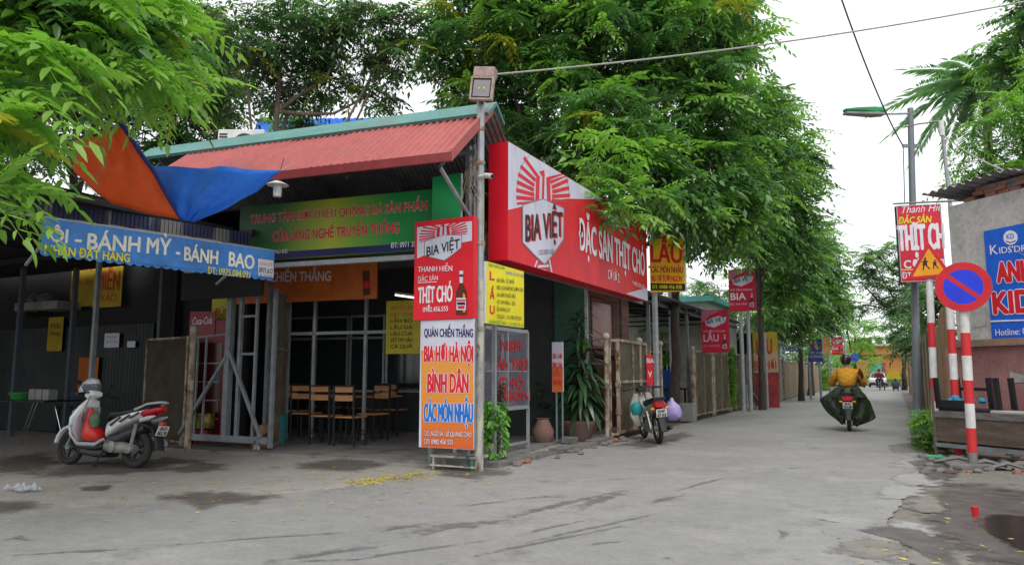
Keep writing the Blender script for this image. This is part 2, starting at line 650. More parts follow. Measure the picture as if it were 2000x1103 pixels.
M_tar = fade_mat('tar', (.13, .128, .125), (.16, .158, .152), .6, 3.0, .2, 7, .5, .6)
M_damp = fade_mat('damp_concrete', (.12, .1, .088), (.16, .138, .122), .6, 2.0, .3, 2.2, .8, .5)
M_slab = mat('floor_slab', (.26, .25, .235), (.17, .163, .155), rough=.7, scale=1.6, bump=.3, dirt=(.09, .085, .08), dramp=(.55, .7))
M_galv = mat('galvanised_steel', (.42, .44, .46), (.32, .34, .36), rough=.5, metal=.35, scale=7, bump=.08, dirt=(.2, .17, .14), dramp=(.6, .75))
M_steel = mat('painted_grey_steel', (.24, .27, .29), (.18, .2, .215), rough=.55, metal=.15, scale=6, bump=.08, dirt=(.13, .1, .08), dramp=(.6, .75))
M_peel = mat('peeling_paint', (.5, .47, .38), (.3, .3, .3), rough=.75, scale=7, stretch=(1, 1, .35), ramp=(.45, .55), bump=.5, dirt=(.16, .09, .05), dscale=6, dramp=(.55, .62))
M_rust = mat('rusty_cream_paint', (.42, .37, .28), (.26, .2, .14), rough=.8, scale=9, stretch=(1, 1, .7), ramp=(.4, .6), bump=.12, dirt=(.15, .06, .025), dscale=5, dramp=(.5, .6))
M_wire = mat('wire', (.17, .155, .12), (.1, .07, .045), rough=.7, scale=3)
M_redroof = mat('red_roof_paint', (.43, .1, .09), (.36, .08, .075), rough=.55, scale=.9, ramp=(.3, .7), dirt=(.33, .11, .09), dscale=2.2, dramp=(.55, .75))
M_greencap = mat('green_roof_paint', (.09, .26, .23), (.07, .21, .19), rough=.5, scale=2, dirt=(.12, .17, .15))
M_greyroof = mat('grey_roof_sheet', (.28, .27, .28), (.2, .19, .2), rough=.7, scale=2, bump=.1, dirt=(.13, .1, .09))
M_darkmetal = mat('dark_metal', (.035, .037, .04), rough=.5, metal=.3)
M_black = mat('black_plastic', (.018, .018, .02), rough=.45)
M_rubber = mat('rubber', (.02, .02, .021), (.035, .033, .03), rough=.8, scale=20)
M_chrome = mat('chrome', (.7, .7, .7), rough=.18, metal=1, fine=0)
M_wood = mat('varnished_wood', (.62, .3, .12), (.46, .2, .07), rough=.4, scale=3, stretch=(1, 8, 8))
M_oldwood = mat('old_dark_wood', (.13, .095, .07), (.07, .055, .045), rough=.8, scale=3, stretch=(1, 1, 9), bump=.4, dirt=(.2, .17, .14))
M_plank = mat('weathered_plank', (.33, .25, .165), (.18, .135, .09), rough=.85, scale=3.5, stretch=(6, 6, .8), bump=.4, dirt=(.3, .26, .2), dscale=3, dramp=(.55, .75))
M_plank2 = mat('weathered_plank_pale', (.4, .34, .25), (.28, .22, .15), rough=.85, scale=3.5, stretch=(6, 6, .8), bump=.4, dirt=(.12, .09, .06), dscale=3, dramp=(.55, .75))
M_greenwall = mat('dark_green_sheet', (.008, .019, .018), (.005, .011, .011), rough=.55, scale=2, dirt=(.03, .03, .026))  # green taken near black to carry the stall's shade
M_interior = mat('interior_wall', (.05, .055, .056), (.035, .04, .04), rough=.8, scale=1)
M_darkint = mat('shade_dark_wall', (.022, .022, .024), (.015, .015, .017), rough=.85, scale=1)  # shade of the roofed interiors put into the base colour
M_glass = mat('window_glass', (.03, .04, .045), rough=.08, spec=.6, fine=0)
M_alu = mat('aluminium', (.45, .47, .48), rough=.4, metal=.4)
M_white = mat('white_paint', (.72, .72, .7), (.6, .6, .58), rough=.5, scale=3)
M_red = mat('red_print', s2l((226, 26, 44)), s2l((206, 20, 40)), rough=.45, scale=2, fine=.03, dirt=s2l((160, 30, 40)), dscale=1.6, dramp=(.55, .85), stretch=(1, 1, .5))
M_crimson = mat('crimson_print', s2l((205, 25, 62)), s2l((188, 20, 52)), rough=.5, scale=2, fine=.03)
M_redtxt = mat('red_letter', s2l((222, 28, 48)), rough=.5, fine=.02)
M_lav = mat('lavender_print', s2l((212, 211, 226)), s2l((196, 196, 212)), rough=.5, scale=2, fine=.03, dirt=s2l((160, 156, 160)), dscale=1.8, dramp=(.55, .85), stretch=(1, 1, .4))
M_wtxt = mat('white_letter', s2l((238, 232, 240)), rough=.5, fine=.02)
M_btxt = mat('black_letter', s2l((24, 20, 26)), rough=.5, fine=.02)
M_navy = mat('navy_letter', s2l((32, 34, 92)), rough=.5, fine=.02)
M_blue = mat('blue_letter', s2l((24, 120, 215)), rough=.5, fine=.02)
M_yel = mat('yellow_print', s2l((240, 226, 30)), s2l((226, 212, 24)), rough=.5, scale=2, fine=.03)
M_ytxt = mat('yellow_letter', s2l((236, 226, 50)), rough=.5, fine=.02)
M_gtxt = mat('green_letter', s2l((40, 150, 60)), rough=.5, fine=.02)
M_amber = mat('amber_print', s2l((235, 150, 50)), rough=.5, fine=.02)
M_brown = mat('brown_print', s2l((90, 40, 22)), rough=.5, fine=.02)
M_grtxt = mat('grey_letter', s2l((130, 128, 140)), rough=.5, fine=.02)
M_pink = mat('pink_plaster', (.4, .2, .19), (.31, .15, .145), rough=.85, scale=2.2, bump=.4, dirt=(.17, .11, .1), dscale=1.6, dramp=(.5, .75))
M_greyplast = mat('grey_plaster', (.56, .55, .53), (.42, .41, .395), rough=.85, scale=1.6, ramp=(.3, .7), bump=.5, dirt=(.15, .145, .135), dscale=1.2, dramp=(.5, .75))
M_brick = mat('brick', (.3, .13, .09), (.2, .095, .07), rough=.85, scale=6, bump=.5, dirt=(.3, .24, .2))
M_stone = mat('rubble_stone', (.2, .195, .185), (.13, .125, .12), rough=.85, scale=7, bump=.5)
M_bark = mat('bark', (.095, .075, .06), (.05, .042, .036), rough=.9, scale=5, stretch=(3, 3, .7), bump=1.0, bscale=14)
M_barkpale = mat('bark_pale', (.22, .17, .12), (.13, .1, .075), rough=.9, scale=5, stretch=(3, 3, .7), bump=1.0, bscale=14)
M_terra = mat('terracotta', (.26, .14, .115), (.2, .1, .085), rough=.8, scale=3, bump=.2, dirt=(.2, .17, .15))
M_soil = mat('soil', (.05, .04, .03), rough=.95, scale=20, bump=.8)

def gradmat(name, stops, P, D, L0, rough=.5):
    """printed colour fade along direction D on a flat sheet (world metres from P)"""
    m = bpy.data.materials.new(name)
    m.use_nodes = True
    N, L = m.node_tree.nodes, m.node_tree.links
    g = N.new('ShaderNodeNewGeometry')
    sb = N.new('ShaderNodeVectorMath'); sb.operation = 'SUBTRACT'
    L.new(g.outputs['Position'], sb.inputs[0]); sb.inputs[1].default_value = P
    dt = N.new('ShaderNodeVectorMath'); dt.operation = 'DOT_PRODUCT'
    L.new(sb.outputs[0], dt.inputs[0]); dt.inputs[1].default_value = Vector(D) / L0
    cr = N.new('ShaderNodeValToRGB')
    el = cr.color_ramp.elements
    while len(el) < len(stops):
        el.new(.5)
    for e, (p, c) in zip(el, stops):
        e.position = p
    for e, (p, c) in zip(el, stops):
        e.color = (*s2l(c), 1)
    L.new(dt.outputs['Value'], cr.inputs[0])
    L.new(cr.outputs[0], N['Principled BSDF'].inputs['Base Color'])
    N['Principled BSDF'].inputs['Roughness'].default_value = rough
    return m

# ================================================================== setting
def struct(o):
    o['kind'] = 'structure'
    return o

def ragged(pts, step=.35, amp=.06, seed=1):
    r = random.Random(seed)
    out = []
    n = len(pts)
    for i in range(n):
        a, b = Vector(pts[i]), Vector(pts[(i + 1) % n])
        k = max(1, min(90, int((b - a).length / step)))
        for j in range(k):
            p = a.lerp(b, j / k)
            out.append(Vector((p.x + r.gauss(0, amp), p.y + r.gauss(0, amp), p.z)))
    return out

def sheet(name, pts, z, m, step=.35, amp=.05, seed=1, kind='structure'):
    from mathutils.geometry import tessellate_polygon
    q = ragged([(p[0], p[1], z) for p in pts], step, amp, seed)
    tr = tessellate_polygon([q])
    b = MB(); b.add(q, [t if (q[t[1]] - q[t[0]]).cross(q[t[2]] - q[t[0]]).z > 0 else (t[2], t[1], t[0]) for t in tr])
    o = b.build(name, m)
    if kind: o['kind'] = kind
    return o

def blotch(name, pxs, z, m, world=False):
    pts = [Vector(p) if world else G(*p) for p in pxs]
    q = []
    n = len(pts)
    for i in range(n):
        for j in range(5): q.append(pts[i].lerp(pts[(i + 1) % n], j / 5))
    c = sum(q, Vector()) / len(q); K = len(q)
    rings = [(.0, 1), (.3, .9), (.55, .72), (.8, .48), (1.0, .28), (1.3, 0)]
    me = bpy.data.meshes.new(name); vs = []; fd = []
    for f, a in rings:
        for p in q: v = c.lerp(p, max(f, .001)); v.z = z; vs.append(v - Vector((c.x, c.y, 0))); fd.append(a)
    me.from_pydata(vs, [], [(r_ * K + i, (r_ + 1) * K + i, (r_ + 1) * K + (i + 1) % K, r_ * K + (i + 1) % K) for r_ in range(len(rings) - 1) for i in range(K)])
    at = me.attributes.new('fade', 'FLOAT', 'POINT'); at.data.foreach_set('value', fd)
    me.materials.append(m)
    if me.polygons[K * 2].normal.z < 0: me.flip_normals()
    o = bpy.data.objects.new(name, me); COL.objects.link(o); o.location = (c.x, c.y, 0); ORG[o.name] = Vector((c.x, c.y, 0)); o['kind'] = 'structure'
    return o

b = MB(); b.add([(-500, -300, -.03), (500, -300, -.03), (500, 700, -.03), (-500, 700, -.03)], [(0, 1, 2, 3)])
struct(b.build('ground', M_dirt))
road_pts = [(-5.02, 95), (-5.02, 8.9), (-6.0, 6.3), (-7.5, 4.3), (-12, 1.2), (-34, -9), (-34, -34), (10, -34), (2.5, -4), (.6, 3.4), (.15, 5.2), (-.05, 6.9),
            (-.12, 7.6), (-.02, 8.5), (.02, 9.2), (.25, 10.5), (.42, 12), (.42, 20), (.42, 95)]
sheet('road', road_pts, 0.0, M_asph, .13, .018, 3)
sheet('forecourt', [(-4.0, 8.95), (-4.6, 6.0), (-6.0, 3.7), (-11.5, .2), (-34, -10), (-40, 14), (-4.0, 14)], -.006, M_court, .5, .02, 4)
sheet('verge', [(-.8, -4), (14, -4), (14, 13), (14, 96), (-.6, 96), (-1.3, 10), (-1.6, 7)], -.012, M_verge, .5, .02, 6)
# right side wet ground
blotch('wet_mud', [(1790, 1050), (1850, 1075), (1900, 1110), (2060, 1170), (2200, 1100), (2150, 980), (2000, 950), (1900, 935), (1845, 945), (1820, 968), (1850, 995), (1800, 1010)], .004, M_mud)
blotch('wet_mud', [(1660, 1032), (1720, 1022), (1800, 1030), (1870, 1070), (1880, 1110), (1820, 1095), (1750, 1055)], .0055, M_mud)
blotch('wet_mud', [(1770, 900), (1830, 890), (1880, 915), (1860, 945), (1815, 940)], .005, M_mud)
M_edge = fade_mat('trodden_earth', (.19, .175, .155), (.25, .23, .2), .85, 2.2, .4, 3.5, .95, .3)
M_edge2 = fade_mat('loose_asphalt', (.3, .3, .3), (.36, .35, .34), .8, 2.2, .4, 3.5, .95, .3)
for k, (px, py, w_, h_) in enumerate([(1800, 935, 50, 14), (1830, 985, 60, 16), (1780, 1040, 60, 20), (1830, 1090, 70, 20), (1790, 905, 40, 10), (1770, 875, 30, 8), (1760, 960, 40, 12), (1700, 1070, 60, 18)]):
    blotch('earth_patch', [(px + w_ * 1.3 * math.cos(a * .7), py + h_ * 1.3 * math.sin(a * .7)) for a in range(9)], .0022 + .0002 * k, M_edge if k % 2 else M_edge2)
blotch('puddle', [(1905, 1010), (1955, 1003), (2010, 1006), (2090, 1012), (2120, 1090), (2010, 1085), (1960, 1062), (1918, 1038)], .008, M_water)
# damp patches on the forecourt
for k, pl in enumerate([[(285, 970), (370, 955), (450, 956), (545, 970), (520, 987), (440, 985), (385, 997), (350, 985)],
                        [(320, 912), (380, 903), (445, 905), (455, 916), (390, 923), (325, 921)],
                        [(100, 935), (190, 930), (300, 925), (420, 895), (300, 888), (130, 905), (30, 925)],
                        [(155, 950), (220, 946), (218, 958), (160, 959)], [(0, 890), (100, 880), (140, 905), (60, 925), (-60, 930)], [(560, 905), (700, 890), (780, 905), (700, 922), (600, 920)],
                        [(-100, 985), (60, 972), (120, 985), (40, 1002), (-100, 1010)], [(840, 905), (960, 912), (1010, 925), (930, 940), (850, 930)], [(1190, 870), (1340, 842), (1360, 852), (1250, 880)]]):
    blotch('damp_patch', pl, .004 + .0005 * k, M_damp)

# tyre and tar streaks on the asphalt: ragged slivers
r_ = random.Random(5)
zs = [.003]
def streak(px0, py0, px1, py1, w):
    a, c = G(px0, py0), G(px1, py1)
    d = (c - a); L_ = d.length; d.normalize(); nn = Vector((-d.y, d.x, 0)); w = max(w, .03) * 1.6
    up = [a + d * (L_ * t) + nn * (w * math.sin(math.pi * (t * .9 + .05)) * r_.uniform(.5, 1.2) + w * .6 * math.sin(t * 5)) for t in (0, .2, .4, .6, .8, 1)]
    lo = [a + d * (L_ * t) - nn * (w * math.sin(math.pi * (t * .9 + .05)) * r_.uniform(.5, 1.2) - w * .6 * math.sin(t * 5)) for t in (1, .8, .6, .4, .2, 0)]
    zs[0] += .0001
    blotch('tar_streak', up + lo, zs[0], M_tar, True)
for s_ in [(0, 1087, 300, 1068, .05), (300, 1068, 720, 1034, .03), (500, 1103, 760, 1060, .10), (640, 1103, 960, 1052, .05), (790, 1052, 975, 1010, .22), (960, 1022, 1210, 955, .12),
           (740, 1040, 830, 1020, .12), (1000, 1050, 1160, 1010, .05), (1000, 1068, 1310, 995, .05), (870, 1100, 1240, 1020, .04), (1130, 1000, 1215, 955, .16), (1000, 975, 1110, 968, .08),
           (0, 1055, 70, 1050, .12), (1270, 985, 1330, 965, .08), (1320, 960, 1420, 930, .03), (1575, 1012, 1640, 1020, .05), (1515, 1030, 1540, 1055, .05), (1310, 862, 1410, 868, .06),
           (560, 1100, 700, 1090, .05), (1150, 1066, 1215, 1055, .03), (1290, 1090, 1320, 1092, .05), (1840, 1040, 1870, 1050, .05), (900, 990, 1010, 975, .04), (1540, 915, 1580, 912, .04)]:
    streak(*s_[:4], s_[4] * .55)

# fallen yellow leaves and grit
M_yleaf = leafmat('yellow_leaf', s2l((150, 140, 40)), s2l((226, 205, 60)), trans=.1)
def scatter(name, n, fn, size, m, label, zr=.006, kind='stuff'):
    V = []; 
    for i in range(n):
        c = fn()
        a = random.uniform(0, 6.28); L_ = size * random.uniform(.6, 1.3); w_ = L_ * random.uniform(.25, .45)
        d = Vector((math.cos(a), math.sin(a), random.uniform(-.2, .2))) * L_ / 2; e = Vector((-math.sin(a), math.cos(a), random.uniform(-.3, .3))) * w_ / 2
        z = Vector((0, 0, zr + abs(d.z) + abs(e.z)))
        V += [c - d + z, c + e + z, c + d + z, c - e + z]
    V = np.array([tuple(v) for v in V])
    Q = np.arange(len(V)).reshape(-1, 4)
    o = raw(name, V, Q, m)
    o['kind'] = kind; o['label'] = label; o['category'] = 'leaves'
    return o
def g1():
    t = random.random()
    px = 690 + 150 * t + random.gauss(0, 14); py = 944 - 20 * t + random.gauss(0, 4)
    return G(px, py)
scatter('fallen_leaves', 420, g1, .06, M_yleaf, 'drift of fallen yellow leaves on the forecourt in front of the corner pole')
def g2():
    px = random.uniform(0, 1000); py = random.gauss(925, 35) + (1000 - px) * .03
    return G(px, min(max(py, 880), 1040))
scatter('fallen_leaves', 330, g2, .06, M_yleaf, 'thin scatter of yellow leaves across the forecourt by the scooter')
def g3():
    px = random.uniform(1600, 2000); py = random.uniform(880, 1103)
    return G(px, py)
scatter('fallen_leaves', 60, g3, .06, M_yleaf, 'few yellow leaves lying on the wet ground at the right')
def g4():
    y = random.uniform(9, 26); return Vector((-5.0 + random.gauss(.05, .12), y, 0))
scatter('fallen_leaves', 260, g4, .05, mat('dry_leaf', (.25, .2, .09), (.12, .08, .04), rough=.9), 'dry leaves and grit along the edge of the road under the fence')
# ================================================================== corner eatery
U_ = Vector((-.9925, -.1219, 0)); W_ = Vector((-.1219, .9925, 0)); C_ = Vector((-5.2, 8.95, 0)); Z_ = Vector((0, 0, 1))
def P(a, b_, z):
    return C_ + U_ * a + W_ * b_ + Z_ * z

rest = thing('corner_restaurant', 'open fronted corner eatery under a red corrugated canopy with green ridge cap', 'restaurant', P(3, 2, 0))
slab = MB(); slab.prism([P(0, .45, -.02), P(0.05, 5.4, -.02), P(9, 5.4, -.02), P(9, .9, -.02), P(4, .55, -.02)][::-1], Z_ * .06)
slab.build('floor', M_slab, rest)
# red canopy, one corrugated sheet after another
sl = (W_ * 1.4 + Z_ * 1.1)
for i in range(5):
    a0 = -.12 + i * 1.09
    m = MB()
    m.corr(P(a0, -1.0, 4.16 + .014 * (i % 2)), U_, sl, 1.12, sl.length, .016, .11, 6)
    m.build('roof_sheet', M_redroof, rest)
m = MB(); m.bar(P(-.14, -1.03, 4.1), P(5.3, -1.03, 4.1), .05, .12); m.build('gutter', mat('dark_red_paint', (.24, .03, .035), rough=.45), rest)
m = MB(); m.prism([P(-.15, -1.05, 4.04), P(-.15, -1.05, 4.2), P(-.15, .4, 5.34), P(-.15, .4, 5.16)], U_ * .03); m.build('gable_trim', M_redroof, rest)
m = MB()
m.prism([P(-.2, .05, 5.06), P(-.2, .4, 5.34), P(-.2, .75, 5.12), P(-.2, .72, 5.08), P(-.2, .4, 5.28), P(-.2, .08, 5.02)], U_ * 6.7)
m.build('ridge_cap', M_greencap, rest)
bs = (W_ * 1.9 - Z_ * 1.25)
m = MB(); m.corr(P(-.15, .42, 5.26), U_, bs, 6.6, bs.length, .011, .085, 4); m.build('rear_roof_sheet', M_greyroof, rest)
# underside
sl2 = (W_ * 1.35 + Z_ * 1.06)
m = MB(); m.corr(P(0.05, -.95, 4.08), U_, sl2, 5.2, sl2.length, .008, .1, 4); m.build('canopy_lining', M_greyroof, rest)
m = MB(); m.corr(P(-.1, 2.25, 4.02), U_, (W_ * 3.4 - Z_ * .35), 8.8, 3.4, .01, .1, 3); m.build('rear_roof_sheet', M_greyroof, rest)
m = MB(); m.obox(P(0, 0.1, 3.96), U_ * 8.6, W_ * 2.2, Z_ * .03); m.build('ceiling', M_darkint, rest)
# steelwork
for a in (.12, 7.2):
    m = MB(); m.bar(P(a, .1, 0), P(a, .1, 4.6), .07); 
    m.build('post', M_steel, rest)
for a in (.1, 1.5, 2.9, 4.2):
    m = MB(); m.bar(P(a, -.95, 4.0), P(a, .35, 5.0), .04, .06); m.build('rafter', M_darkmetal, rest)
for a in (.1,):
    m = MB(); m.bar(P(a, -.9, 4.02), P(a, .1, 3.55), .04); m.build('bracket', M_galv, rest)
m = MB(); m.bar(P(0, .05, 3.0), P(5.2, .05, 3.0), .09, .07); m.build('lintel', M_galv, rest)
m = MB(); m.bar(P(0, .1, 4.5), P(7, .1, 4.5), .06); m.build('purlin', M_steel, rest)
# street side: posts and beams along the road
for y in (10.05, 13.95):
    m = MB(); m.bar((-5.45, y, .02), (-5.45, y, 3.2), .06); m.build('post', M_galv, rest)
m = MB(); m.bar((-5.4, 9.4, 3.02), (-5.2, 16.9, 2.98), .05, .08); m.build('side_beam', M_steel, rest)
m = MB(); m.bar((-5.4, 9.4, 4.4), (-5.2, 16.9, 4.4), .05, .06); m.build('side_beam', M_steel, rest)
m = MB(); m.bar((-5.35, 9.5, 3.1), (-5.9, 10.8, 4.2), .04); m.bar((-5.4, 9.3, 3.1), (-5.4, 9.3, 4.7), .05); m.build('brace', M_galv, rest)
# walls
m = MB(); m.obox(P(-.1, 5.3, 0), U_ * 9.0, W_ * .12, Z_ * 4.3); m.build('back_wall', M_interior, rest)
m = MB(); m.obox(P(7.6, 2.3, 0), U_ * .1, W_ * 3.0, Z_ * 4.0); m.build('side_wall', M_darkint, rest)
m = MB(); m.box(-6.2, 14.05, 0.02, -5.5, 14.15, 3.3); m.build('end_wall', mat('green_wall', (.05, .14, .1), rough=.7), rest)
# windows in the back wall
for k in range(5):
    a = 2.5 + k * .95
    w = MB()
    for (x0, x1, z0, z1) in ((0, .05, .9, 2.65), (.87, .92, .9, 2.65), (0.05, .87, .9, .95), (.05, .87, 2.6, 2.65), (.05, .87, 2.1, 2.15)):
        w.obox(P(a + x0, 5.24, z0), U_ * (x1 - x0), W_ * .05, Z_ * (z1 - z0))
    wo = w.build('window', M_alu, rest)
    for z0, z1 in ((.95, 2.1), (2.15, 2.6)):
        g = MB(); g.obox(P(a + .05, 5.262, z0), U_ * .82, W_ * .006, Z_ * (z1 - z0)); g.build('pane', M_glass, wo)
m = MB(); m.obox(P(2.3, 3.3, .04), U_ * .06, W_ * .06, Z_ * 3.0); m.obox(P(3.7, 3.3, .04), U_ * .06, W_ * .06, Z_ * 3); m.obox(P(4.9, 3.3, .04), U_ * .06, W_ * .06, Z_ * 3)
m.obox(P(2.3, 3.3, 2.1), U_ * 3.2, W_ * .06, Z_ * .06)
m.build('partition_frame', M_alu, rest)
# reddish wood panel wall beside the big sign end
pw = thing('wooden_wall', 'reddish brown plank wall with a square window under the big beer sign', 'wall', (-5.75, 15.6, 0))
for i in range(9):
    m = MB(); z = .1 + i * .36
    m.box(-5.8, 14.25, z, -5.76 + .006 * (i % 2), 17.6, z + .352); m.build('plank', mat('red_wood', (.2, .095, .07), (.13, .06, .045), rough=.7, scale=3, stretch=(1, .3, 6), bump=.3), pw)
m = MB()
for (y0, y1, z0, z1) in ((14.9, 14.96, 1.85, 2.95), (16.3, 16.36, 1.85, 2.95), (14.96, 16.3, 1.85, 1.91), (14.96, 16.3, 2.89, 2.95)):
    m.box(-5.75, y0, z0, -5.7, y1, z1)
wf = m.build('window', M_oldwood, pw)
m = MB(); m.box(-5.745, 14.96, 1.91, -5.735, 16.3, 2.89); m.build('pane', mat('rosy_pane', (.34, .16, .15), rough=.25), wf)
for y in (14.2, 14.6, 16.7):
    m = MB(); m.bar((-5.66, y, 0), (-5.66, y, 3.3), .06); m.build('post', M_oldwood, pw)
m = MB(); m.bar((-5.66, 14.2, 1.75), (-5.66, 17.6, 1.75), .06); m.build('rail', M_oldwood, pw)

# ------------------------------------------------------------------ corner pole with floodlight, camera and cable
pb = G(935, 920)
ztop = on(931, 150, pb, FW).z
pole = thing('steel_pole', 'tall galvanised corner pole with peeling cream paint near its foot', 'pole', pb)
m = MB(); m.tube([pb, pb + Z_ * 2.6], .062, 14); m.build('pole_foot', M_peel, pole, smooth=True)
m = MB(); m.tube([pb + Z_ * 2.6, pb + Z_ * (ztop - .35)], .056, 14); m.tube([pb + Z_ * (ztop - .35), pb + Z_ * ztop], .04, 12); m.build('pole_shaft', M_galv, pole, smooth=True)
for z in (1.9, 3.1, 4.25, 4.75):
    m = MB(); m.tube([pb + Z_ * z, pb + Z_ * (z + .05)], .07, 14); m.build('clamp', M_rust, pole, smooth=True)
m = MB()
for k in range(14):
    a0 = pb + Vector((random.uniform(-.06, .02), -.06, 4.3 + random.uniform(-.1, .1)))
    m.tube([a0, a0 + Vector((random.uniform(-.2, -.02), -.02, random.uniform(-.3, -.1))), a0 + Vector((random.uniform(-.3, .05), 0, random.uniform(-.75, -.35)))], .004, 4)
m.build('tie_wire', M_rust, pole)
fl = pb + Vector((.1, -.12, on(944, 183, pb, FW).z))
t = thing('floodlight', 'weathered square floodlight clamped to the top of the corner pole', 'floodlight', fl)
d1 = Vector((.97, .22, -.12)).normalized(); d3 = Vector((.1, .0, 1.0)).normalized(); d2 = d3.cross(d1).normalized(); d3 = d1.cross(d2)
def OB(m, c, x, y, z, hx, hy, hz, mi=0):
    c = Vector(c); return m.obox(c - x * hx - y * hy - z * hz, x * 2 * hx, y * 2 * hy, z * 2 * hz, mi)
m = MB(); OB(m, fl, d1, d2, d3, .15, .05, .15); m.build('housing', M_darkmetal, t, bevel=.015)
m = MB(); OB(m, fl - d2 * .052, d1, d2, d3, .122, .006, .118); m.build('lens', mat('lamp_glass', (.3, .28, .3), rough=.15), t)
m = MB()
for s in (-1, 1):
    OB(m, fl - d2 * .06 + d1 * (.035 * s), d1, d2, d3, .014, .003, .014)
m.build('diode', mat('yellow_diode', (.8, .6, .1), rough=.4), t)
m = MB()
for s in (-1, 1):
    OB(m, fl + d1 * (.155 * s) - d2 * .03, d1, d2, d3, .014, .04, .165)
    OB(m, fl + d3 * (.155 * s) - d2 * .03, d1, d2, d3, .165, .04, .014)
m.build('bezel', mat('worn_cream_metal', (.5, .42, .36), (.3, .2, .15), rough=.6, scale=15), t, bevel=.005)
m = MB(); OB(m, fl + d3 * .235 + d1 * .01, d1, d2, d3, .155, .075, .075); m.build('driver_box', mat('worn_pink_metal', (.42, .3, .28), (.3, .2, .18), rough=.6, scale=12), t, bevel=.012)
m = MB(); m.bar(fl + d2 * .05 - d3 * .2, fl + d2 * .05 + d3 * .3, .03); m.build('mount', M_rust, t)
# cctv camera
c = onf(951, 343, 10.1)
t = thing('security_camera', 'small white bullet camera fixed to the corner pole beside the big beer sign', 'camera', c)
m = MB(); m.tube([c - Vector((.13, -.02, .0)), c - Vector((.03, 0, 0))], .03, 10); m.build('mount', M_white, t, smooth=True)
m = MB(); m.tube([c - Vector((.03, 0, -.005)), c + Vector((.1, -.03, -.03))], .038, 12); m.build('camera_body', M_white, t, smooth=True)
m = MB(); m.tube([c + Vector((.1, -.03, -.03)), c + Vector((.115, -.034, -.034))], .03, 12); m.build('lens', M_black, t, smooth=True)
m = MB(); m.tube([pb + Vector((.075, -.03, z)) for z in (3.0, 3.3, 3.9, 4.1)], .006, 5)
tag(m.build('yellow_cable', mat('yellow_cable', (.55, .4, .05), rough=.5)), 'thin yellow cable running down beside the corner pole', 'cable')
m = MB(); m.tube([pb + Vector((-.065, -.03, z)) for z in (2.6, 3.3, 4.1, 4.9)], .008, 5)
tag(m.build('grey_cable', M_galv), 'grey cable strapped up the left side of the corner pole', 'cable')

# ------------------------------------------------------------------ printed emblem and bottle
def emblem(B, f, red=M_redtxt, shield=M_lav, txt=True, ring=True, tail=True):
    """f(x,y): emblem units (x right, y down; wings within +-1, shield below) -> pixel"""
    if ring:
        pts = []
        for k in range(19):
            a = math.pi * (1 + k / 18)
            pts.append((1.02 * math.cos(a), 1.1 * math.sin(a)))
        qs = []
        for k in range(18):
            (x0, y0), (x1, y1) = pts[k], pts[k + 1]
            qs.append([f(x0, y0), f(x1, y1), f(x1 * .985, y1 * .985), f(x0 * .985, y0 * .985)])
        B.polys(qs, M_grtxt, 'emblem_ring')
    bars = []
    outer = [(.75, -.85), (.88, -.62), (.97, -.41), (1.02, -.21), (1.05, -.01), (1.05, .18), (1.02, .33)]
    inner = [(.17, -.38), (.29, -.3), (.34, -.17), (.36, -.05), (.35, .07), (.34, .18), (.42, .27)]
    for s in (-1, 1):
        for k in range(7):
            (x0, y0), (x1, y1) = inner[k], outer[k]
            w = .05 if k < 6 else .03
            dx, dy = x1 - x0, y1 - y0
            L = math.hypot(dx, dy); nx, ny = -dy / L * w, dx / L * w
            bars.append([f(s * (x0 + nx), y0 + ny), f(s * (x1 + nx), y1 + ny), f(s * (x1 - nx), y1 - ny), f(s * (x0 - nx), y0 - ny)])
        bars.append([f(s * .13, -.42), f(s * .27, -.36), f(s * .3, .22), f(s * .16, .22)])
    bars.append([f(-.02, -.5), f(.06, -.46), f(.03, .2), f(-.05, .2)])
    bars.append([f(-.14, -.54), f(.04, -.6), f(.07, -.45), f(-.04, -.42)])
    B.polys(bars, red, 'emblem_wings')
    if tail:
        B.polys([[f(-.26, 1.75), f(-.2, 1.75), f(-.3, 2.1), f(-.36, 2.1)], [f(.2, 1.7), f(.26, 1.7), f(.36, 2.1), f(.3, 2.1)], [f(-.2, 1.88), f(.22, 1.86), f(.24, 1.93), f(-.22, 1.95)], [f(-.1, 2.0), f(.1, 2.0), f(.12, 2.06), f(-.12, 2.06)]], shield, 'emblem_tail')
    B.poly([f(-.82, .35), f(0, .14), f(.82, .35), f(.8, 1.2), f(.45, 1.55), f(.05, 1.88), f(-.4, 1.6), f(-.82, 1.3)], M_grtxt, 'emblem_edge')
    B.poly([f(-.79, .37), f(0, .17), f(.79, .37), f(.77, 1.19), f(.43, 1.53), f(.05, 1.84), f(-.38, 1.57), f(-.79, 1.29)], shield, 'emblem_shield')

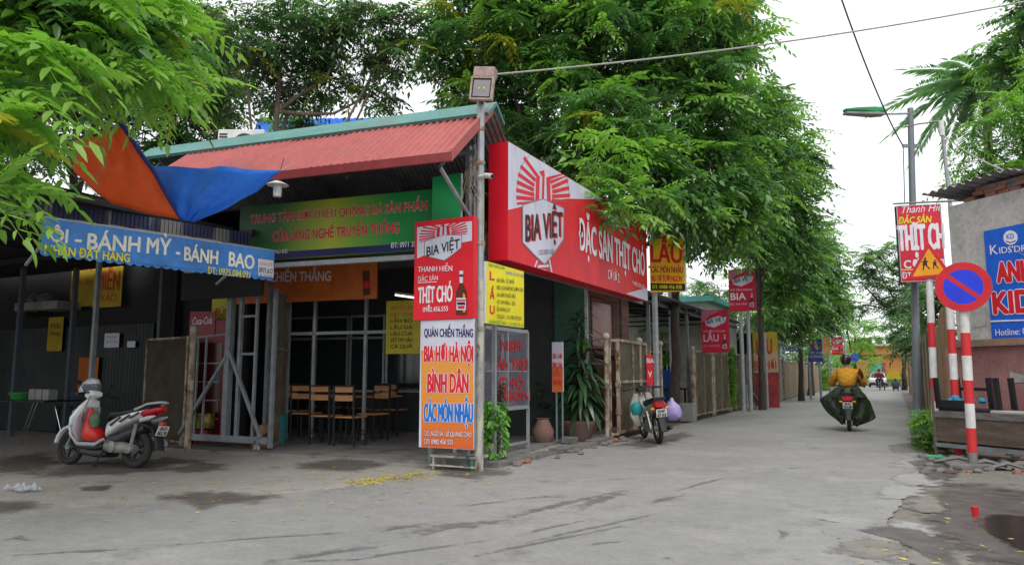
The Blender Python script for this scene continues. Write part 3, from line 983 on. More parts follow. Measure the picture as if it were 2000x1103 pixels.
def bottle(B, x0, y0, x1, y1):
    """printed bottle between pixel corners"""
    def f(u, v): return (x0 + (x1 - x0) * (u * .5 + .5), y0 + (y1 - y0) * v)
    B.polys([[f(-.3, .3), f(.3, .3), f(.95, .5), f(-.95, .5)], [f(-.95, .5), f(.95, .5), f(.95, 1), f(-.95, 1)], [f(-.3, .08), f(.3, .08), f(.3, .3), f(-.3, .3)]], M_brown, 'printed_bottle')
    B.polys([[f(-.34, 0), f(.34, 0), f(.34, .08), f(-.34, .08)], [f(-.3, .14), f(.3, .14), f(.3, .28), f(-.3, .28)]], M_lav, 'printed_cap')
    B.polys([[f(.3, .5), f(.7, .55), f(.7, .95), f(.3, .95)]], M_amber, 'printed_glint')
    B.polys([[f(-.85, .62), f(.85, .62), f(.85, .9), f(-.85, .9)]], M_lav, 'printed_label')
    B.polys([[f(-.8, .66), f(.8, .66), f(.8, .7), f(-.8, .7)], [f(-.6, .8), f(.6, .8), f(.6, .87), f(-.6, .87)]], M_redtxt, 'printed_label_text')
    B.polys([[f(-.7, .72), f(.7, .72), f(.7, .78), f(-.7, .78)]], M_btxt, 'printed_label_text')

XP = Vector((1, 0, 0)); YP = Vector((0, 1, 0))
# ------------------------------------------------------------------ the signs on the corner pole
B = Board('beer_sign', 'tall red beer lightbox with white emblem and amber bottle on the corner pole', 'sign',
          (-5.1, 8.68, 0), XP, (811, 434), (924, 621), .12, M_red, M_red, 'beer lightboxes')
B.poly([(815, 444), (922, 432), (922, 470), (870, 480), (815, 505)], M_lav)
cx, cy, sx, sy = 866, 455, 45, 29
fe = lambda x, y: (cx + x * sx, cy + y * sy - x * 8)
emblem(B, fe, tail=False, ring=False)
B.text('BIA VIỆT', (834, 501), (898, 485), 483, M_btxt, .045)

B.text('THANH HIỀN', (817, 531), (884, 529), 521, M_wtxt, .03)
B.text('ĐẶC SẢN', (817, 550), (856, 547), 541, M_wtxt, .02)
B.polys([[(817, 553), (854, 551), (854, 549.7), (817, 551.7)]], M_wtxt)
B.text('THỊT CHÓ', (818, 592), (884, 588), 562, M_wtxt, .045)
B.text('0982.456.555', (827, 609), (876, 607), 600, M_wtxt, .02)
bottle(B, 891, 529, 913, 614)

C2 = (-5.1, 8.7, 0)
B = Board('menu_sign', 'white and orange menu board in large letters below the red beer lightbox', 'sign', C2, XP, (822, 626), (926, 878), .05, M_steel, M_lav)
B.poly([(823, 684), (925, 684), (925, 878), (823, 876)], gradmat('orange_print', [(0, (214, 92, 40)), (.45, (226, 140, 52)), (.8, (222, 150, 60)), (1, (226, 90, 50))], B.pt(0, B.v0), Z_, 1.45))
B.text('QUÁN CHIẾN THẮNG', (829, 657), (924, 658), 642, M_navy, .05)
B.text('BIA HƠI HÀ NỘI', (829, 705), (924, 706), 676, M_redtxt, .06, outline=M_wtxt, ow=.05)
B.text('BÌNH DÂN', (836, 765), (915, 766), 730, M_redtxt, .06, outline=M_wtxt, ow=.05)
B.text('CÁC MÓN NHẬU', (829, 822), (924, 824), 788, M_blue, .06, outline=M_wtxt, ow=.05)
B.text('ĐC: NGÕ 54 - LÊ QUANG ĐẠO', (830, 850), (922, 853), 841, M_wtxt, .02, outline=M_navy, ow=.03)
B.text('ĐT: 0982 456 555', (830, 866), (886, 867), 857, M_wtxt, .02, outline=M_navy, ow=.03)
# support legs behind the board
bs0 = B.pt(B.u0, B.v0)
m = MB(); m.bar((bs0.x - .03, 9.05, 0), (bs0.x - .03, 9.05, 3.4), .06)
tag(m.build('sign_post', M_steel), 'grey square steel post behind the left edge of the orange menu board', 'post')
st = thing('low_bench', 'low worn white metal bench frame standing under the orange menu board', 'bench', (bs0.x + .5, 9.0, 0))
m = MB(); m.box(bs0.x + .12, 8.8, .17, bs0.x + .85, 9.15, .2); m.build('seat', M_peel, st)
for x in (.16, .78):
    for y in (8.83, 9.1):
        m = MB(); m.bar((bs0.x + x, y, 0), (bs0.x + x, y, .17), .03); m.build('leg', M_peel if x < .5 else mat('green_paint', (.03, .3, .1), rough=.5), st)
m = MB(); m.bar((bs0.x + .12, 8.8, .06), (bs0.x + .85, 8.8, .06), .02); m.build('rail', M_peel, st)

# yellow hotpot lightbox, street side of the pole
B = Board('menu_sign', 'yellow lightbox with red LẨU letters right of the corner pole', 'sign', (-4.98, 9, 0), YP, (950, 510), (1023, 640), .1, M_white, M_yel)
B.text('CHIẾN THẮNG QUÁN', (953, 520), (985, 527), 514, M_gtxt, .03)
B.text('CHUYÊN LẨU CÁC LOẠI', (987, 535), (1022, 542), 529, M_blue, .02)
for ch, y in (('L', 546), ('Ẩ', 583), ('U', 612)):
    B.text(ch, (956, y), (965, y + 1), y - 16, M_redtxt, .07)
for i, tx in enumerate(['HẢI SẢN - ỐC NHỒI', 'RIÊU CUA BẮP BÒ SƯỜN SỤN', 'GÀ NẤM THUỐC BẮC', 'VỊT OM MĂNG - SẤU', 'ẾCH MĂNG CAY', 'CÁ QUẢ - CÁ CHÉP OM DƯA']):
    x1 = [1003, 1020, 1006, 1005, 995, 1017][i]
    y0 = 551 + i * 14
    B.text(tx, (969, y0), (x1, y0 + (x1 - 969) * .09), y0 - 7.5, M_btxt, .02)
B.text('NHẬN ĐẶT BÀN * LH: 0982 456 555', (954, 631), (1021, 638), 624, M_gtxt, .02)

# ------------------------------------------------------------------ the big red sign along the road
B = Board('beer_sign', 'very wide red beer fascia sign with bird emblem along the side of the eatery', 'sign', (-4.95, 9, 0), YP,
          (992, 276), (1265, 588), .33, M_red, M_red)
B.poly([(992, 276), (1180, 388), (1108, 388), (1050, 396), (992, 410)], M_lav)
# pale corner bottom right
B.poly([(1222, 573), (1265, 562), (1265, 588)], M_lav)
def fb(x, y):
    px = 1060 + x * 50
    return (px, 377 + y * (75 - (px - 1060) * .06) + (px - 1060) * .1)
emblem(B, fb)
B.text('BIA VIỆT', (1027, 472), (1099, 462), 422, M_redtxt, .06)
B.text('BIA VIỆT', (1025, 471), (1097, 460), 421, M_btxt, .045)
B.text('COLD BREW LAGER', (1051, 498), (1081, 496), 488, M_grtxt, .02)

B.text('THANH HIỀN', (1180, 438), (1227, 448), 417, M_wtxt, .035)
B.text('ĐẶC SẢN THỊT CHÓ', (1130, 486), (1258, 539), 430, M_wtxt, .05)
B.text('CƠ SỞ 2', (1186, 544), (1208, 552), 526, M_wtxt, .03)
B.text('* 0982.456.555', (1233, 556), (1258, 565), 548, M_wtxt, .02)
for s in ((992, 276),):
    pass

# ------------------------------------------------------------------ green fascia sign over the opening
Ug = -U_
Pg = P(0, .08, 0)
B = Board('banner_sign', 'long green and yellow fascia sign in red letters under the red canopy', 'sign', Pg, Ug, (470, 405), (845, 487), .08, M_steel, M_gtxt)
gm = gradmat('green_yellow_print', [(0, (12, 70, 40)), (.22, (30, 110, 45)), (.5, (176, 186, 50)), (.62, (120, 165, 50)), (.8, (24, 140, 60)), (1, (10, 120, 60))], B.pt(B.u0, 0), Ug, B.u1 - B.u0)
B.body.data.materials[0] = gm
a = B.uv(812, 474)
B.lift += .001
m = MB(); B.quad_uv(m, B.u0 + .003, B.v0 + .003, B.u1 - .003, B.v1 - .003, B.lift); m.build('print', gm, B.root)
B.lift += .001
m = MB(); B.quad_uv(m, B.u0 + .005, B.v0 + .005, B.u1 - .005, a[1], B.lift); m.build('print', M_navy, B.root)
B.text('TRUNG TÂM GIỚI THIỆU QUẢNG BÁ SẢN PHẨM', (489, 437), (834, 410.5), 421, M_redtxt, .04, outline=M_wtxt, ow=.02)
B.text('CỦA LÀNG NGHỀ TRUYỀN THỐNG', (533, 472), (780, 454.5), 454, M_redtxt, .05, outline=M_wtxt, ow=.02)
B.text('ĐT: 0971 200 555', (764, 484.5), (835, 480), 474.5, M_wtxt, .02)
B.text('PHÚ ĐÔ', (536, 496), (562, 494.5), 489, M_wtxt, .02)
B = Board('banner_sign', 'plain bright green panel between the green fascia sign and the corner pole', 'sign', (-5.3, 8.8, 0), XP, (845, 346), (900, 440), .05, M_alu,
          gradmat('green_fade', [(0, (20, 130, 80)), (.5, (40, 170, 95)), (1, (10, 100, 60))], (-6, 8.8, 3.6), Vector((.6, 0, 1)), 1.0))

# ------------------------------------------------------------------ signs inside the eatery
B = Board('interior_sign', 'dim orange fascia sign with pale letters hanging inside behind the green sign', 'sign', P(0, 2.0, 0), Ug, (455, 520), (736, 583), .05, M_brown,
          mat('dull_orange_print', s2l((205, 110, 40)), s2l((190, 95, 35)), rough=.5, fine=.03))
B.text('CHIẾN THẮNG', (528, 550), (646, 548), 532, M_wtxt, .05, outline=M_redtxt, ow=.04)
B.polys([[(708, 530), (722, 528), (724, 575), (710, 578)]], M_brown, 'printed_bottle')
B.polys([[(711, 550), (722, 549), (722, 562), (711, 563)]], M_redtxt, 'printed_label')
B = Board('interior_sign', 'yellow menu board with dark lines hanging at the back of the dining room', 'sign', P(0, 2.6, 0), Ug, (755, 588), (830, 690), .03, M_yel, mat('mustard_print', s2l((200, 185, 40)), rough=.5))
for i in range(7):
    B.text(['CHUYÊN LẨU', 'CÁC LOẠI', 'LẨU BÒ', 'LẨU GÀ', 'LẨU CUA', 'VỊT OM SẤU', 'CÁ QUẢ'][i], (763, 605 + i * 12.5), (806, 604.5 + i * 12.5), 598 + i * 12.5, M_redtxt if i < 2 else M_btxt, .02)
B = Board('interior_sign', 'faded yellow sign hanging inside above the potted plants', 'sign', (-7.2, 12, 0), YP, (1032, 556), (1082, 602), .03, M_brown, mat('dull_yellow_print', s2l((170, 150, 70)), rough=.5))
B.text('LẨU - CÁC MÓN NHẬU', (1037, 580), (1080, 586), 573, M_btxt, .02)
B = Board('poster', 'small white and orange menu poster standing behind the dark potted shrub', 'poster', (-6.6, 12.9, 0), XP, (1078, 668), (1100, 765), .03, M_white, M_lav)
B.poly([(1078, 716), (1100, 716), (1100, 765), (1078, 765)], mat('orange_flat', s2l((215, 110, 50)), rough=.5))
for q_ in (.08, .2):
    m = MB(); m.bar(B.pt(B.u0 + q_, B.v0 - .0, -.02), Vector((*B.pt(B.u0 + q_, 0, -.02).xy, .04)), .025); m.build('leg', M_steel, B.root)
for i, tx in enumerate(['BIA HƠI', 'BÌNH DÂN', 'LẨU', 'NHẬU']):
    B.text(tx, (1080, 700 + i * 17), (1098, 701 + i * 17), 690 + i * 17, M_redtxt, .04)
# fluorescent tube (lit)
a, c = on(772, 576, P(0, 3, 0), W_), on(835, 585, P(0, 3, 0), W_)
t = thing('tube_light', 'lit white fluorescent tube glowing at the back of the dining room', 'lamp', a)
m = MB(); m.tube([a, c], .016, 8); m.build('tube', mat('tube_glow', (1, 1, 1), rough=.5, emis=2.2, fine=0), t)
m = MB(); m.bar(a + Z_ * .04, c + Z_ * .04, .05, .04); m.build('batten', M_white, t)
# small ceiling floodlight under the canopy
c = on(716, 328, P(0, -.75, 0), W_)
t = thing('canopy_light', 'small white square lamp fixed under the red canopy', 'lamp', c)
m = MB(); m.obox(c - U_ * .12, U_ * .24, W_ * .16 + Z_ * .03, Z_ * .04); m.build('housing', M_white, t, bevel=.01)
m = MB(); m.obox(c - U_ * .09 + W_ * .03 - Z_ * .006, U_ * .18, W_ * .1 + Z_ * .02, Z_ * .004); m.build('lens', M_lav, t)
# pendant bowl lamp
c = onf(542, 372, 10.3)
t = thing('pendant_lamp', 'white pendant lamp with flat shade hanging under the canopy right of the blue tarpaulin', 'lamp', c)
m = MB(); m.lathe([(.055, -.09), (.06, -.02), (.06, .06), (.05, .08)], c, 16); m.build('globe', M_white, t, smooth=True)
m = MB(); m.lathe([(.155, .075), (.15, .085), (.06, .13), (.035, .17), (.03, .17)], c, 20); m.build('lamp_shade', M_white, t, smooth=True)
m = MB(); m.tube([c + Z_ * .17, c + Vector((0, .1, .5))], .006, 6); m.build('cord', M_black, t)
# air conditioner on the roof
c = onf(455, 276, 14.5)
t = thing('air_conditioner', 'white outdoor air conditioner unit behind the green ridge at the left', 'air conditioner', c - Z_ * .25)
m = MB(); m.obox(c + Vector((-.45, 0, -.3)), RT * .95, FW * .4, Z_ * .62); m.build('casing', M_white, t, bevel=.02)
m = MB(); 
cc = c + Vector((-.45, 0, 0)) + RT * .56 - FW * .004
ring = []
m.lathe([(.23, 0), (.23, .02), (.2, .03), (.02, .03)], (0, 0, 0), 24, 'y')
mt = Matrix.Rotation(YAW, 4, 'Z')
m.v = [mt @ Vector((v.x, -v.y, v.z)) + cc for v in m.v]
m.build('fan_grille', M_darkmetal, t)
for k in range(8):
    m = MB(); m.obox(c + Vector((-.45, 0, -.22 + k * .06)) + RT * .04 - FW * .012, RT * .16, FW * .01, Z_ * .03); m.build('slat', M_darkmetal, t)
# ================================================================== food stall on the left
PR = Vector((-8.24, 8.2, 0)); PL = Vector((-8.9, 5.15, 0))
UA = (PR - PL).normalized(); NA = UA.cross(Z_)
M_awn = mat('awning_blue', s2l((70, 140, 215)), s2l((56, 122, 198)), rough=.6, scale=2, dirt=s2l((70, 110, 150)), dscale=2.5)
B = Board('awning_sign', 'blue scalloped awning valance advertising bánh mỳ and bánh bao in pale letters', 'awning', PL, UA, (84, 424), (534, 543), .012, M_awn, M_awn)
m = MB()
nsc = 26
W = B.u1 - B.u0
for i in range(nsc):
    a0 = B.u0 + W * i / nsc; a1 = B.u0 + W * (i + 1) / nsc
    k = 5
    top = [B.pt(a0 + (a1 - a0) * j / k, B.v0 + .001, -.006) for j in range(k + 1)]
    bot = [B.pt(a0 + (a1 - a0) * j / k, B.v0 - .018 - .028 * math.sin(math.pi * j / k), -.006 + .01 * math.sin(i * 1.7)) for j in range(k + 1)]
    m.add(bot + top, [(j, j + 1, k + 2 + j, k + 1 + j) for j in range(k)])
m.build('scalloped_edge', M_awn, B.root)
m = MB()
for i in range(20):
    a0 = B.u0 + W * i / 20; h = .5 * math.sin(i * 2.3)
cream = mat('cream_letter', s2l((244, 240, 226)), s2l((224, 220, 206)), rough=.6, scale=6)
for tx, p0, p1, cap in (('ÔI', (96, 471), (131, 474), 445), ('-', (146, 478), (158, 479), 452), ('BÁNH', (170, 486), (272, 492), 456), ('MỲ', (286, 494), (332, 498), 464), ('-', (343, 502), (350, 503), 478),
                        ('BÁNH', (359, 508), (424, 516), 482), ('BAO', (446, 519), (495, 526), 492)):
    B.text(tx, p0, p1, cap, cream, .055)
B.text('NHẬN ĐẶT HÀNG', (86, 495), (252, 512), 478, M_ytxt, .06)
B.text('ĐT: 0975.084.091', (404, 534), (487, 543), 521, M_ytxt, .03)
B.polys([[(503, 505), (533, 509), (533, 543), (503, 541)]], M_lav, 'patch')
B.text('BÁNH MỲ', (506, 518), (531, 521), 511, M_amber, .03)
B.text('0971.612', (505, 532), (531, 535), 522, M_btxt, .04)
B.text('ĐC: PHÚ ĐÔ', (506, 539), (531, 542), 535, M_btxt, .01)
m = MB(); m.tube([B.pt(B.u0 - .75, B.v1 + .0, -.01), B.pt(B.u1 + .03, B.v1 + .0, -.01)], .016, 8); m.build('rod', M_galv, B.root, smooth=True)
# sloping awning sheet behind the valance
M_strip = mat('striped_awning_cloth', (.21, .22, .25), (.09, .1, .14), rough=.7, scale=1.2, stretch=(.3, 4, .3), ramp=(.44, .52), dirt=(.25, .23, .16))
m = MB()
n = 30
for j in (0, 1, 2):
    for i in range(n + 1):
        uu = B.u0 - .75 + (W + .78) * i / n
        m.v.append(B.pt(uu, B.v1 + .0 + [0, .1, .18][j] + .012 * math.sin(i * 1.9), -.02 - [0, .4, .8][j]))
for j in (0, 1):
    for i in range(n):
        q = j * (n + 1) + i
        m.f.append((q, q + 1, q + n + 2, q + n + 1)); m.m.append(0)
m.build('awning_sheet', M_strip, B.root)
m = MB()
for i in range(0, 60):
    uu = B.u0 - .4 + (W + .5) * i / 60
    m.obox(B.pt(uu, B.v1 + .18, -.82), UA * (W / 60 * .9), -NA * .03, Z_ * .2)
m.build('rolled_curtain', mat('navy_stripe_cloth', (.05, .06, .13), (.3, .29, .27), rough=.8, scale=3.2, stretch=(.4, 1.6, .2), ramp=(.5, .6)), B.root)
for q in (B.u0 + .2, B.u1 - .3):
    m = MB(); m.bar(B.pt(q, B.v1, -.03), B.pt(q, B.v1 - .45, -1.1), .03); m.build('support_arm', M_galv, B.root)

stall = thing('food_stall', 'dark low roofed food stall shelter with green corrugated back wall behind the white scooter', 'stall', (-14, 7, 0))
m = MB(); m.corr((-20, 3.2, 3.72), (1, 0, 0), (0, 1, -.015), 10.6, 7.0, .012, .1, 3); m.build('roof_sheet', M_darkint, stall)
m = MB(); m.box(-20.1, 3.2, 0, -20.0, 10.4, 3.8); m.build('side_wall', M_darkint, stall)  # wall outside the view, added to darken the stall
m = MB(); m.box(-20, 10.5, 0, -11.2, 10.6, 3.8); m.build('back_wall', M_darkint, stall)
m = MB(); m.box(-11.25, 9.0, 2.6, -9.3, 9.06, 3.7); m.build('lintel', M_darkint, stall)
# corrugated sheets of the back wall, seen behind the scooter
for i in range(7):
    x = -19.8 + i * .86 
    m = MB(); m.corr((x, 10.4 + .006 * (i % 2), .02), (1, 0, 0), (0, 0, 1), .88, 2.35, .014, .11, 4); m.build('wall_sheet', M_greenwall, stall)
def zat(base, px, py):
    return on(px, py, (base.x, base.y, 0), FW).z
for (px, py, top, nm) in ((126, 850, 520, 'post'), (300, 858, 520, 'post'), (20, 850, 520, 'post')):
    g = G(px, py); m = MB(); m.bar(g, Vector((g.x, g.y, 3.7)), .09); m.build(nm, mat('blue_grey_steel', (.09, .115, .14), rough=.6), stall)
for a, b_ in (((-9.4, 3.3, 3.6), (-9.4, 8.4, 3.6)), ((-14, 3.3, 3.6), (-14, 10.4, 3.6)), ((-19, 3.3, 3.6), (-10, 3.3, 3.6)), ((-19, 8.5, 3.55), (-9, 8.5, 3.55))):
    m = MB(); m.bar(a, b_, .07, .1); m.build('beam', M_darkmetal, stall)

def poster(px0, py0, px1, py1, y, face, lab, cat='poster', txt=(), name='poster', body=None):
    B = Board(name, lab, cat, (0, y, 0), XP, (px0, py0), (px1, py1), .012, body or M_oldwood, face)
    for t in txt:
        B.text(*t)
    return B
BY = 10.3
M_oldyel = mat('faded_yellow', s2l((190, 160, 45)), s2l((160, 140, 40)), rough=.6, scale=2)
M_duskred = mat('faded_red', s2l((190, 60, 35)), rough=.6)
poster(143, 500, 185, 597, BY, M_oldyel, 'faded yellow menu poster hung at the left of the wide one in the stall', txt=[('BÚN', (147, 528), (180, 530), 515, M_duskred, .04), ('GÀ TẦN', (147, 555), (180, 556), 545, M_duskred, .03)])
poster(187, 497, 236, 598, BY - .02, M_oldyel, 'wider yellow poster with tall red letters hanging in the stall', txt=[('MIẾN', (190, 565), (233, 566), 530, M_duskred, .05), ('XÀO', (195, 588), (228, 589), 574, M_duskred, .03)])
poster(96, 620, 120, 685, BY, M_oldyel, 'small yellow poster with dark print beside the stall post', txt=[('ĐỒ UỐNG', (99, 640), (118, 641), 632, M_btxt, .02), ('TRÀ ĐÁ', (99, 655), (118, 656), 648, M_btxt, .02)])
poster(155, 698, 189, 762, BY, mat('faded_orange', s2l((200, 110, 45)), rough=.6), 'plain faded orange poster low on the stall wall')
poster(205, 651, 232, 678, BY, M_lav, 'larger white paper notice taped to the green sheet wall', txt=[('THÔNG BÁO', (208, 660), (229, 660), 656, M_grtxt, .02), ('bán hàng', (208, 668), (229, 668), 664, M_grtxt, .0)])
poster(249, 666, 264, 678, BY, M_lav, 'tiny blank white paper note taped to the green sheet wall')
# shelf with boxes
sh = thing('wall_shelf', 'pale shelf board holding wrapped bundles in the dark stall', 'shelf', (-17.9, 9.9, 1.9))
a = ony(38, 593, 9.9); c = ony(120, 603, 9.9)
m = MB(); m.box(a.x, 9.8, c.z, c.x, 10.35, a.z); m.build('shelf_board', mat('dusty_white', (.25, .24, .22), rough=.8), sh)
for k, x in enumerate((.15, .6)):
    m = MB(); m.box(a.x + x, 9.95, a.z - .3, a.x + x + .03, 10.3, a.z - .04); m.build('bracket', M_darkmetal, sh)
for k, (x, w) in enumerate(((.15, .3), (.55, .4))):
    b_ = MB(); cc = Vector((a.x + x + w / 2, 10.05, a.z))
    b_.loft([(cc + Z_ * .0, XP * w * .45, YP * .15), (cc + Z_ * .1, XP * w * .5, YP * .17), (cc + Z_ * .18, XP * w * .35, YP * .1), (cc + Z_ * .22, XP * w * .1, YP * .04)], 12, 2.3)
    tag(b_.build('wrapped_bundle', mat('grey_bundle', (.13, .12, .12), rough=.7), smooth=True), ['left wrapped grey bundle on the pale stall shelf', 'right and wider wrapped bundle on the pale stall shelf'][k], 'bundle')
# folding table with chrome legs
tb = G(45, 868)
t = thing('folding_table', 'dark folding table with thin chrome legs at the far left of the stall', 'table', tb)
tz = .78
m = MB(); m.obox(tb + Vector((-1.2, -.1, tz)), Vector((1.65, .15, 0)), Vector((-.1, .8, 0)), Z_ * .03); m.build('tabletop', M_black, t, bevel=.005)
for (x0, y0, x1, y1) in ((.35, 0, -.05, 0), (-.05, .55, .35, .55), (-1.0, -.1, -.6, -.1), (-.6, .5, -1.0, .5)):
    m = MB(); m.tube([tb + Vector((x0, y0, tz)), tb + Vector((x1, y1, 0.0))], .012, 8); m.build('leg', M_chrome, t, smooth=True)
def basin(c, r, h, m_, lab, name='basin', cat='basin'):
    b_ = MB(); b_.lathe([(r * .7, 0), (r * .98, h), (r * 1.03, h), (r * 1.03, h + .01), (r * .93, h), (r * .65, .02)], c, 20)
    return tag(b_.build(name, m_, smooth=True), lab, cat)
basin(tb + Vector((-.75, .35, tz + .03)), .25, .13, mat('green_plastic', (.04, .3, .07), rough=.45), 'green plastic basin on the folding table')
for k in range(3):
    b_ = MB(); x = tb.x - .4 + k * .22
    b_.box(x, tb.y + .25, tz + .03, x + .19, tb.y + .45, tz + .24)
    tag(b_.build('plastic_tub', mat('milky_plastic', (.3, .3, .3), rough=.5), bevel=.02), 'milky plastic tub on the folding table, %s' % ['next to the green basin', 'middle of three', 'nearest the table edge'][k], 'tub', 'plastic tubs on the folding table')
# water bottle on stool
wb = G(133, 845); wb = Vector((wb.x, wb.y, 0))
t = thing('stool', 'dark stool carrying the blue water bottle', 'stool', wb)
m = MB(); m.box(wb.x - .2, wb.y - .2, .56, wb.x + .2, wb.y + .2, .6); m.build('seat', M_black, t)
for sx in (-.16, .16):
    for sy in (-.16, .16):
        m = MB(); m.bar((wb.x + sx, wb.y + sy, 0), (wb.x + sx * .9, wb.y + sy * .9, .56), .03); m.build('leg', M_black, t)
t = thing('water_bottle', 'large translucent blue water bottle standing in the stall', 'bottle', wb + Z_ * .6)
m = MB(); m.lathe([(.13, .6), (.14, .63), (.14, .74), (.13, .76), (.14, .78), (.14, .9), (.12, .96), (.04, 1.0)], wb, 18); m.build('bottle_body', mat('blue_water_plastic', (.02, .16, .5), rough=.2), t, smooth=True)
m = MB(); m.lathe([(.035, 1.0), (.035, 1.04)], wb, 12); m.build('cap', M_lav, t)

# red drinks fridge
a = onf(362, 590, 14.0); c = onf(418, 860, 14.0)
fx = G(392, 866); fr = thing('drinks_fridge', 'tall red drinks fridge with white script on its header, behind the sliding gate', 'fridge', fx)
M_fr = mat('fridge_red', (.3, .012, .02), rough=.35)
RX, RY = RT, FW
m = MB(); m.obox(fx - RX * .36 + RY * .05, RX * .72, RY * .6, Z_ * 2.35); m.build('cabinet', M_fr, fr, bevel=.01)
m = MB(); m.obox(fx - RX * .31 + RY * .042, RX * .62, -RY * .012, Z_ * 1.7 + Z_ * .0); 
m.v = [v + Z_ * .2 for v in m.v]; d = m.build('door', mat('fridge_glass', (.1, .015, .02), rough=.15), fr)
m = MB(); m.bar(fx + RX * .27 + RY * .01 + Z_ * .6, fx + RX * .27 + RY * .01 + Z_ * 1.5, .02); m.build('handle', M_alu, fr)
for k in range(4):
    m = MB(); m.obox(fx - RX * .3 + RY * .025 + Z_ * (.45 + .35 * k), RX * .6, -RY * .01, Z_ * .02); m.build('shelf', M_alu, fr)
BF = Board('fridge_header', 'white script printed header panel on top of the red fridge', 'sign', fx + RY * .03, RT, (372, 608), (419, 655), .01, M_fr, M_fr)
BF.text('Coca-Cola', (376, 634), (414, 632), 620, M_wtxt, .02, shear=.35)
adopt(BF, fr)
# snack packets and crates on the floor in front of the fridge
for k, (dx, z, cc_) in enumerate(((-.3, 0, (.35, .02, .02)), (-.02, 0, (.4, .04, .03)), (-.25, .3, (.5, .38, .05)), (.02, .3, (.45, .35, .06)))):
    b_ = MB(); b_.obox(fx + RX * (dx) - RY * .3 + Z_ * z, RX * .25, RY * .25, Z_ * .28)
    tag(b_.build('snack_box', mat('snack_%d' % k, cc_, tuple(v * .4 for v in cc_), rough=.5, scale=9, ramp=(.45, .5)), bevel=.02),
        ['red snack box, lower left of the stack before the fridge', 'red snack box, lower right of the stack before the fridge', 'yellow snack box, upper left of the stack before the fridge', 'yellow snack box, upper right of the stack before the fridge'][k], 'box', 'snack boxes before the fridge')

# yellow-green vertical banner
B = Board('vertical_banner', 'narrow yellow to green vertical banner with red letters behind the sliding gate', 'banner', G(430, 862), RT, (415, 570), (455, 861), .02, M_white,
          M_gtxt)
gm2 = gradmat('yellow_green_print', [(0, (10, 125, 60)), (.3, (20, 150, 60)), (.55, (110, 175, 50)), (.75, (190, 195, 50)), (1, (215, 210, 60))], B.pt(0, B.v0), Z_, B.v1 - B.v0)
B.lift += .001; m = MB(); B.quad_uv(m, B.u0 + .003, B.v0 + .003, B.u1 - .003, B.v1 - .003, B.lift); m.build('print', gm2, B.root)
for i, tx in enumerate(['BÚN', 'PHỞ', 'TÁI', 'GÀ', 'XÔI', 'BÒ']):
    B.text(tx, (421, 615 + i * 27), (449, 615 + i * 27), 602 + i * 27, M_redtxt, .05)
pts = [(433 + 11 * math.cos(t * math.pi / 9), 808 + 12 * math.sin(t * math.pi / 9)) for t in range(18)]
B.poly(pts, M_wtxt, 'print'); B.poly([(433 + 7 * math.cos(t * math.pi / 9), 808 + 8 * math.sin(t * math.pi / 9)) for t in range(18)], M_btxt, 'print')

# ------------------------------------------------------------------ old mesh door and sliding gate
def lattice(m, o, u, v, Lu, Lv, step, r=.004):
    """diagonal wire mesh of real strands on the plane o,u,v"""
    o, u, v = Vector(o), Vector(u).normalized(), Vector(v).normalized()
    k = int((Lu + Lv) / step)
    for i in range(1, k):
        c_ = i * step
        a0 = (max(0, c_ - Lv), min(c_, Lv)); a1 = (min(c_, Lu), max(0, c_ - Lu))
        m.tube([o + u * a0[0] + v * a0[1], o + u * a1[0] + v * a1[1]], r, 3, cap=False)
        m.tube([o + u * (Lu - a0[0]) + v * a0[1], o + u * (Lu - a1[0]) + v * a1[1]], r, 3, cap=False)
    return m

def mesh_gate(name, label, a, c_, z0, z1, fm, step=.055, wire_r=.004, bars=(), w=.045, group=None, mid=None, cat='gate', wm=None):
    """framed wire mesh leaf between ground points a and c_"""
    a, c_ = Vector(a), Vector(c_); u = (c_ - a); L = u.length; u.normalize()
    t = thing(name, label, cat, (a + c_) / 2, group)
    zz0, zz1 = Z_ * z0, Z_ * z1
    for p in (a, c_):
        m = MB(); m.bar(p + zz0, p + zz1, w); m.build('stile', fm, t)
    for z in [z0 + w / 2, z1 - w / 2] + list(mid or []):
        m = MB(); m.bar(a + u * (w / 2) + Z_ * z, c_ - u * (w / 2) + Z_ * z, w * .9); m.build('rail', fm, t)
    for f in bars:
        p = a.lerp(c_, f)
        m = MB(); m.bar(p + zz0 + Z_ * w, p + zz1 - Z_ * w, w * .5); m.build('bar', fm, t)
    m = MB(); lattice(m, a + zz0, u, Z_, L, z1 - z0, step, wire_r); m.build('wire_mesh', wm or M_wire, t)
    return t

g0, g1_ = G(277, 862), G(357, 872)
M_brownpan = mat('brown_mesh_panel', (.085, .065, .05), (.05, .045, .038), rough=.8, scale=3, dirt=(.12, .09, .06))
t = mesh_gate('mesh_door', 'brown wire mesh door leaf left of the cream rusty post', g0, g1_, .06, 2.0, M_rust, .05, .003)
m = MB(); m.obox(g0 + Z_ * .06 + Vector((.0, .03, 0)), g1_ - g0, Vector((0, .01, 0)), Z_ * 1.94); m.build('backing_sheet', M_brownpan, t)
g = G(366, 880)
t = thing('gate_post', 'cream rusty gate post with a round top left of the sliding gate', 'post', g)
zt = zat(g, 370, 645)
m = MB(); m.tube([g, Vector((g.x, g.y, zt))], .055, 12); m.build('post_shaft', M_rust, t, smooth=True)
m = MB(); m.lathe([(.055, -.01), (.06, .0), (.058, .05), (.03, .09), (.005, .1)], (g.x, g.y, zt), 12); m.build('post_cap', M_rust, t, smooth=True)
ga, gb = G(360, 874), G(524, 884)
t = thing('sliding_gate', 'grey steel sliding gate frame on two small wheels at the eatery entrance', 'gate', (ga + gb) / 2)
ug = (gb - ga).normalized(); ng = Vector((-ug.y, ug.x, 0)); Lg = (gb - ga).length
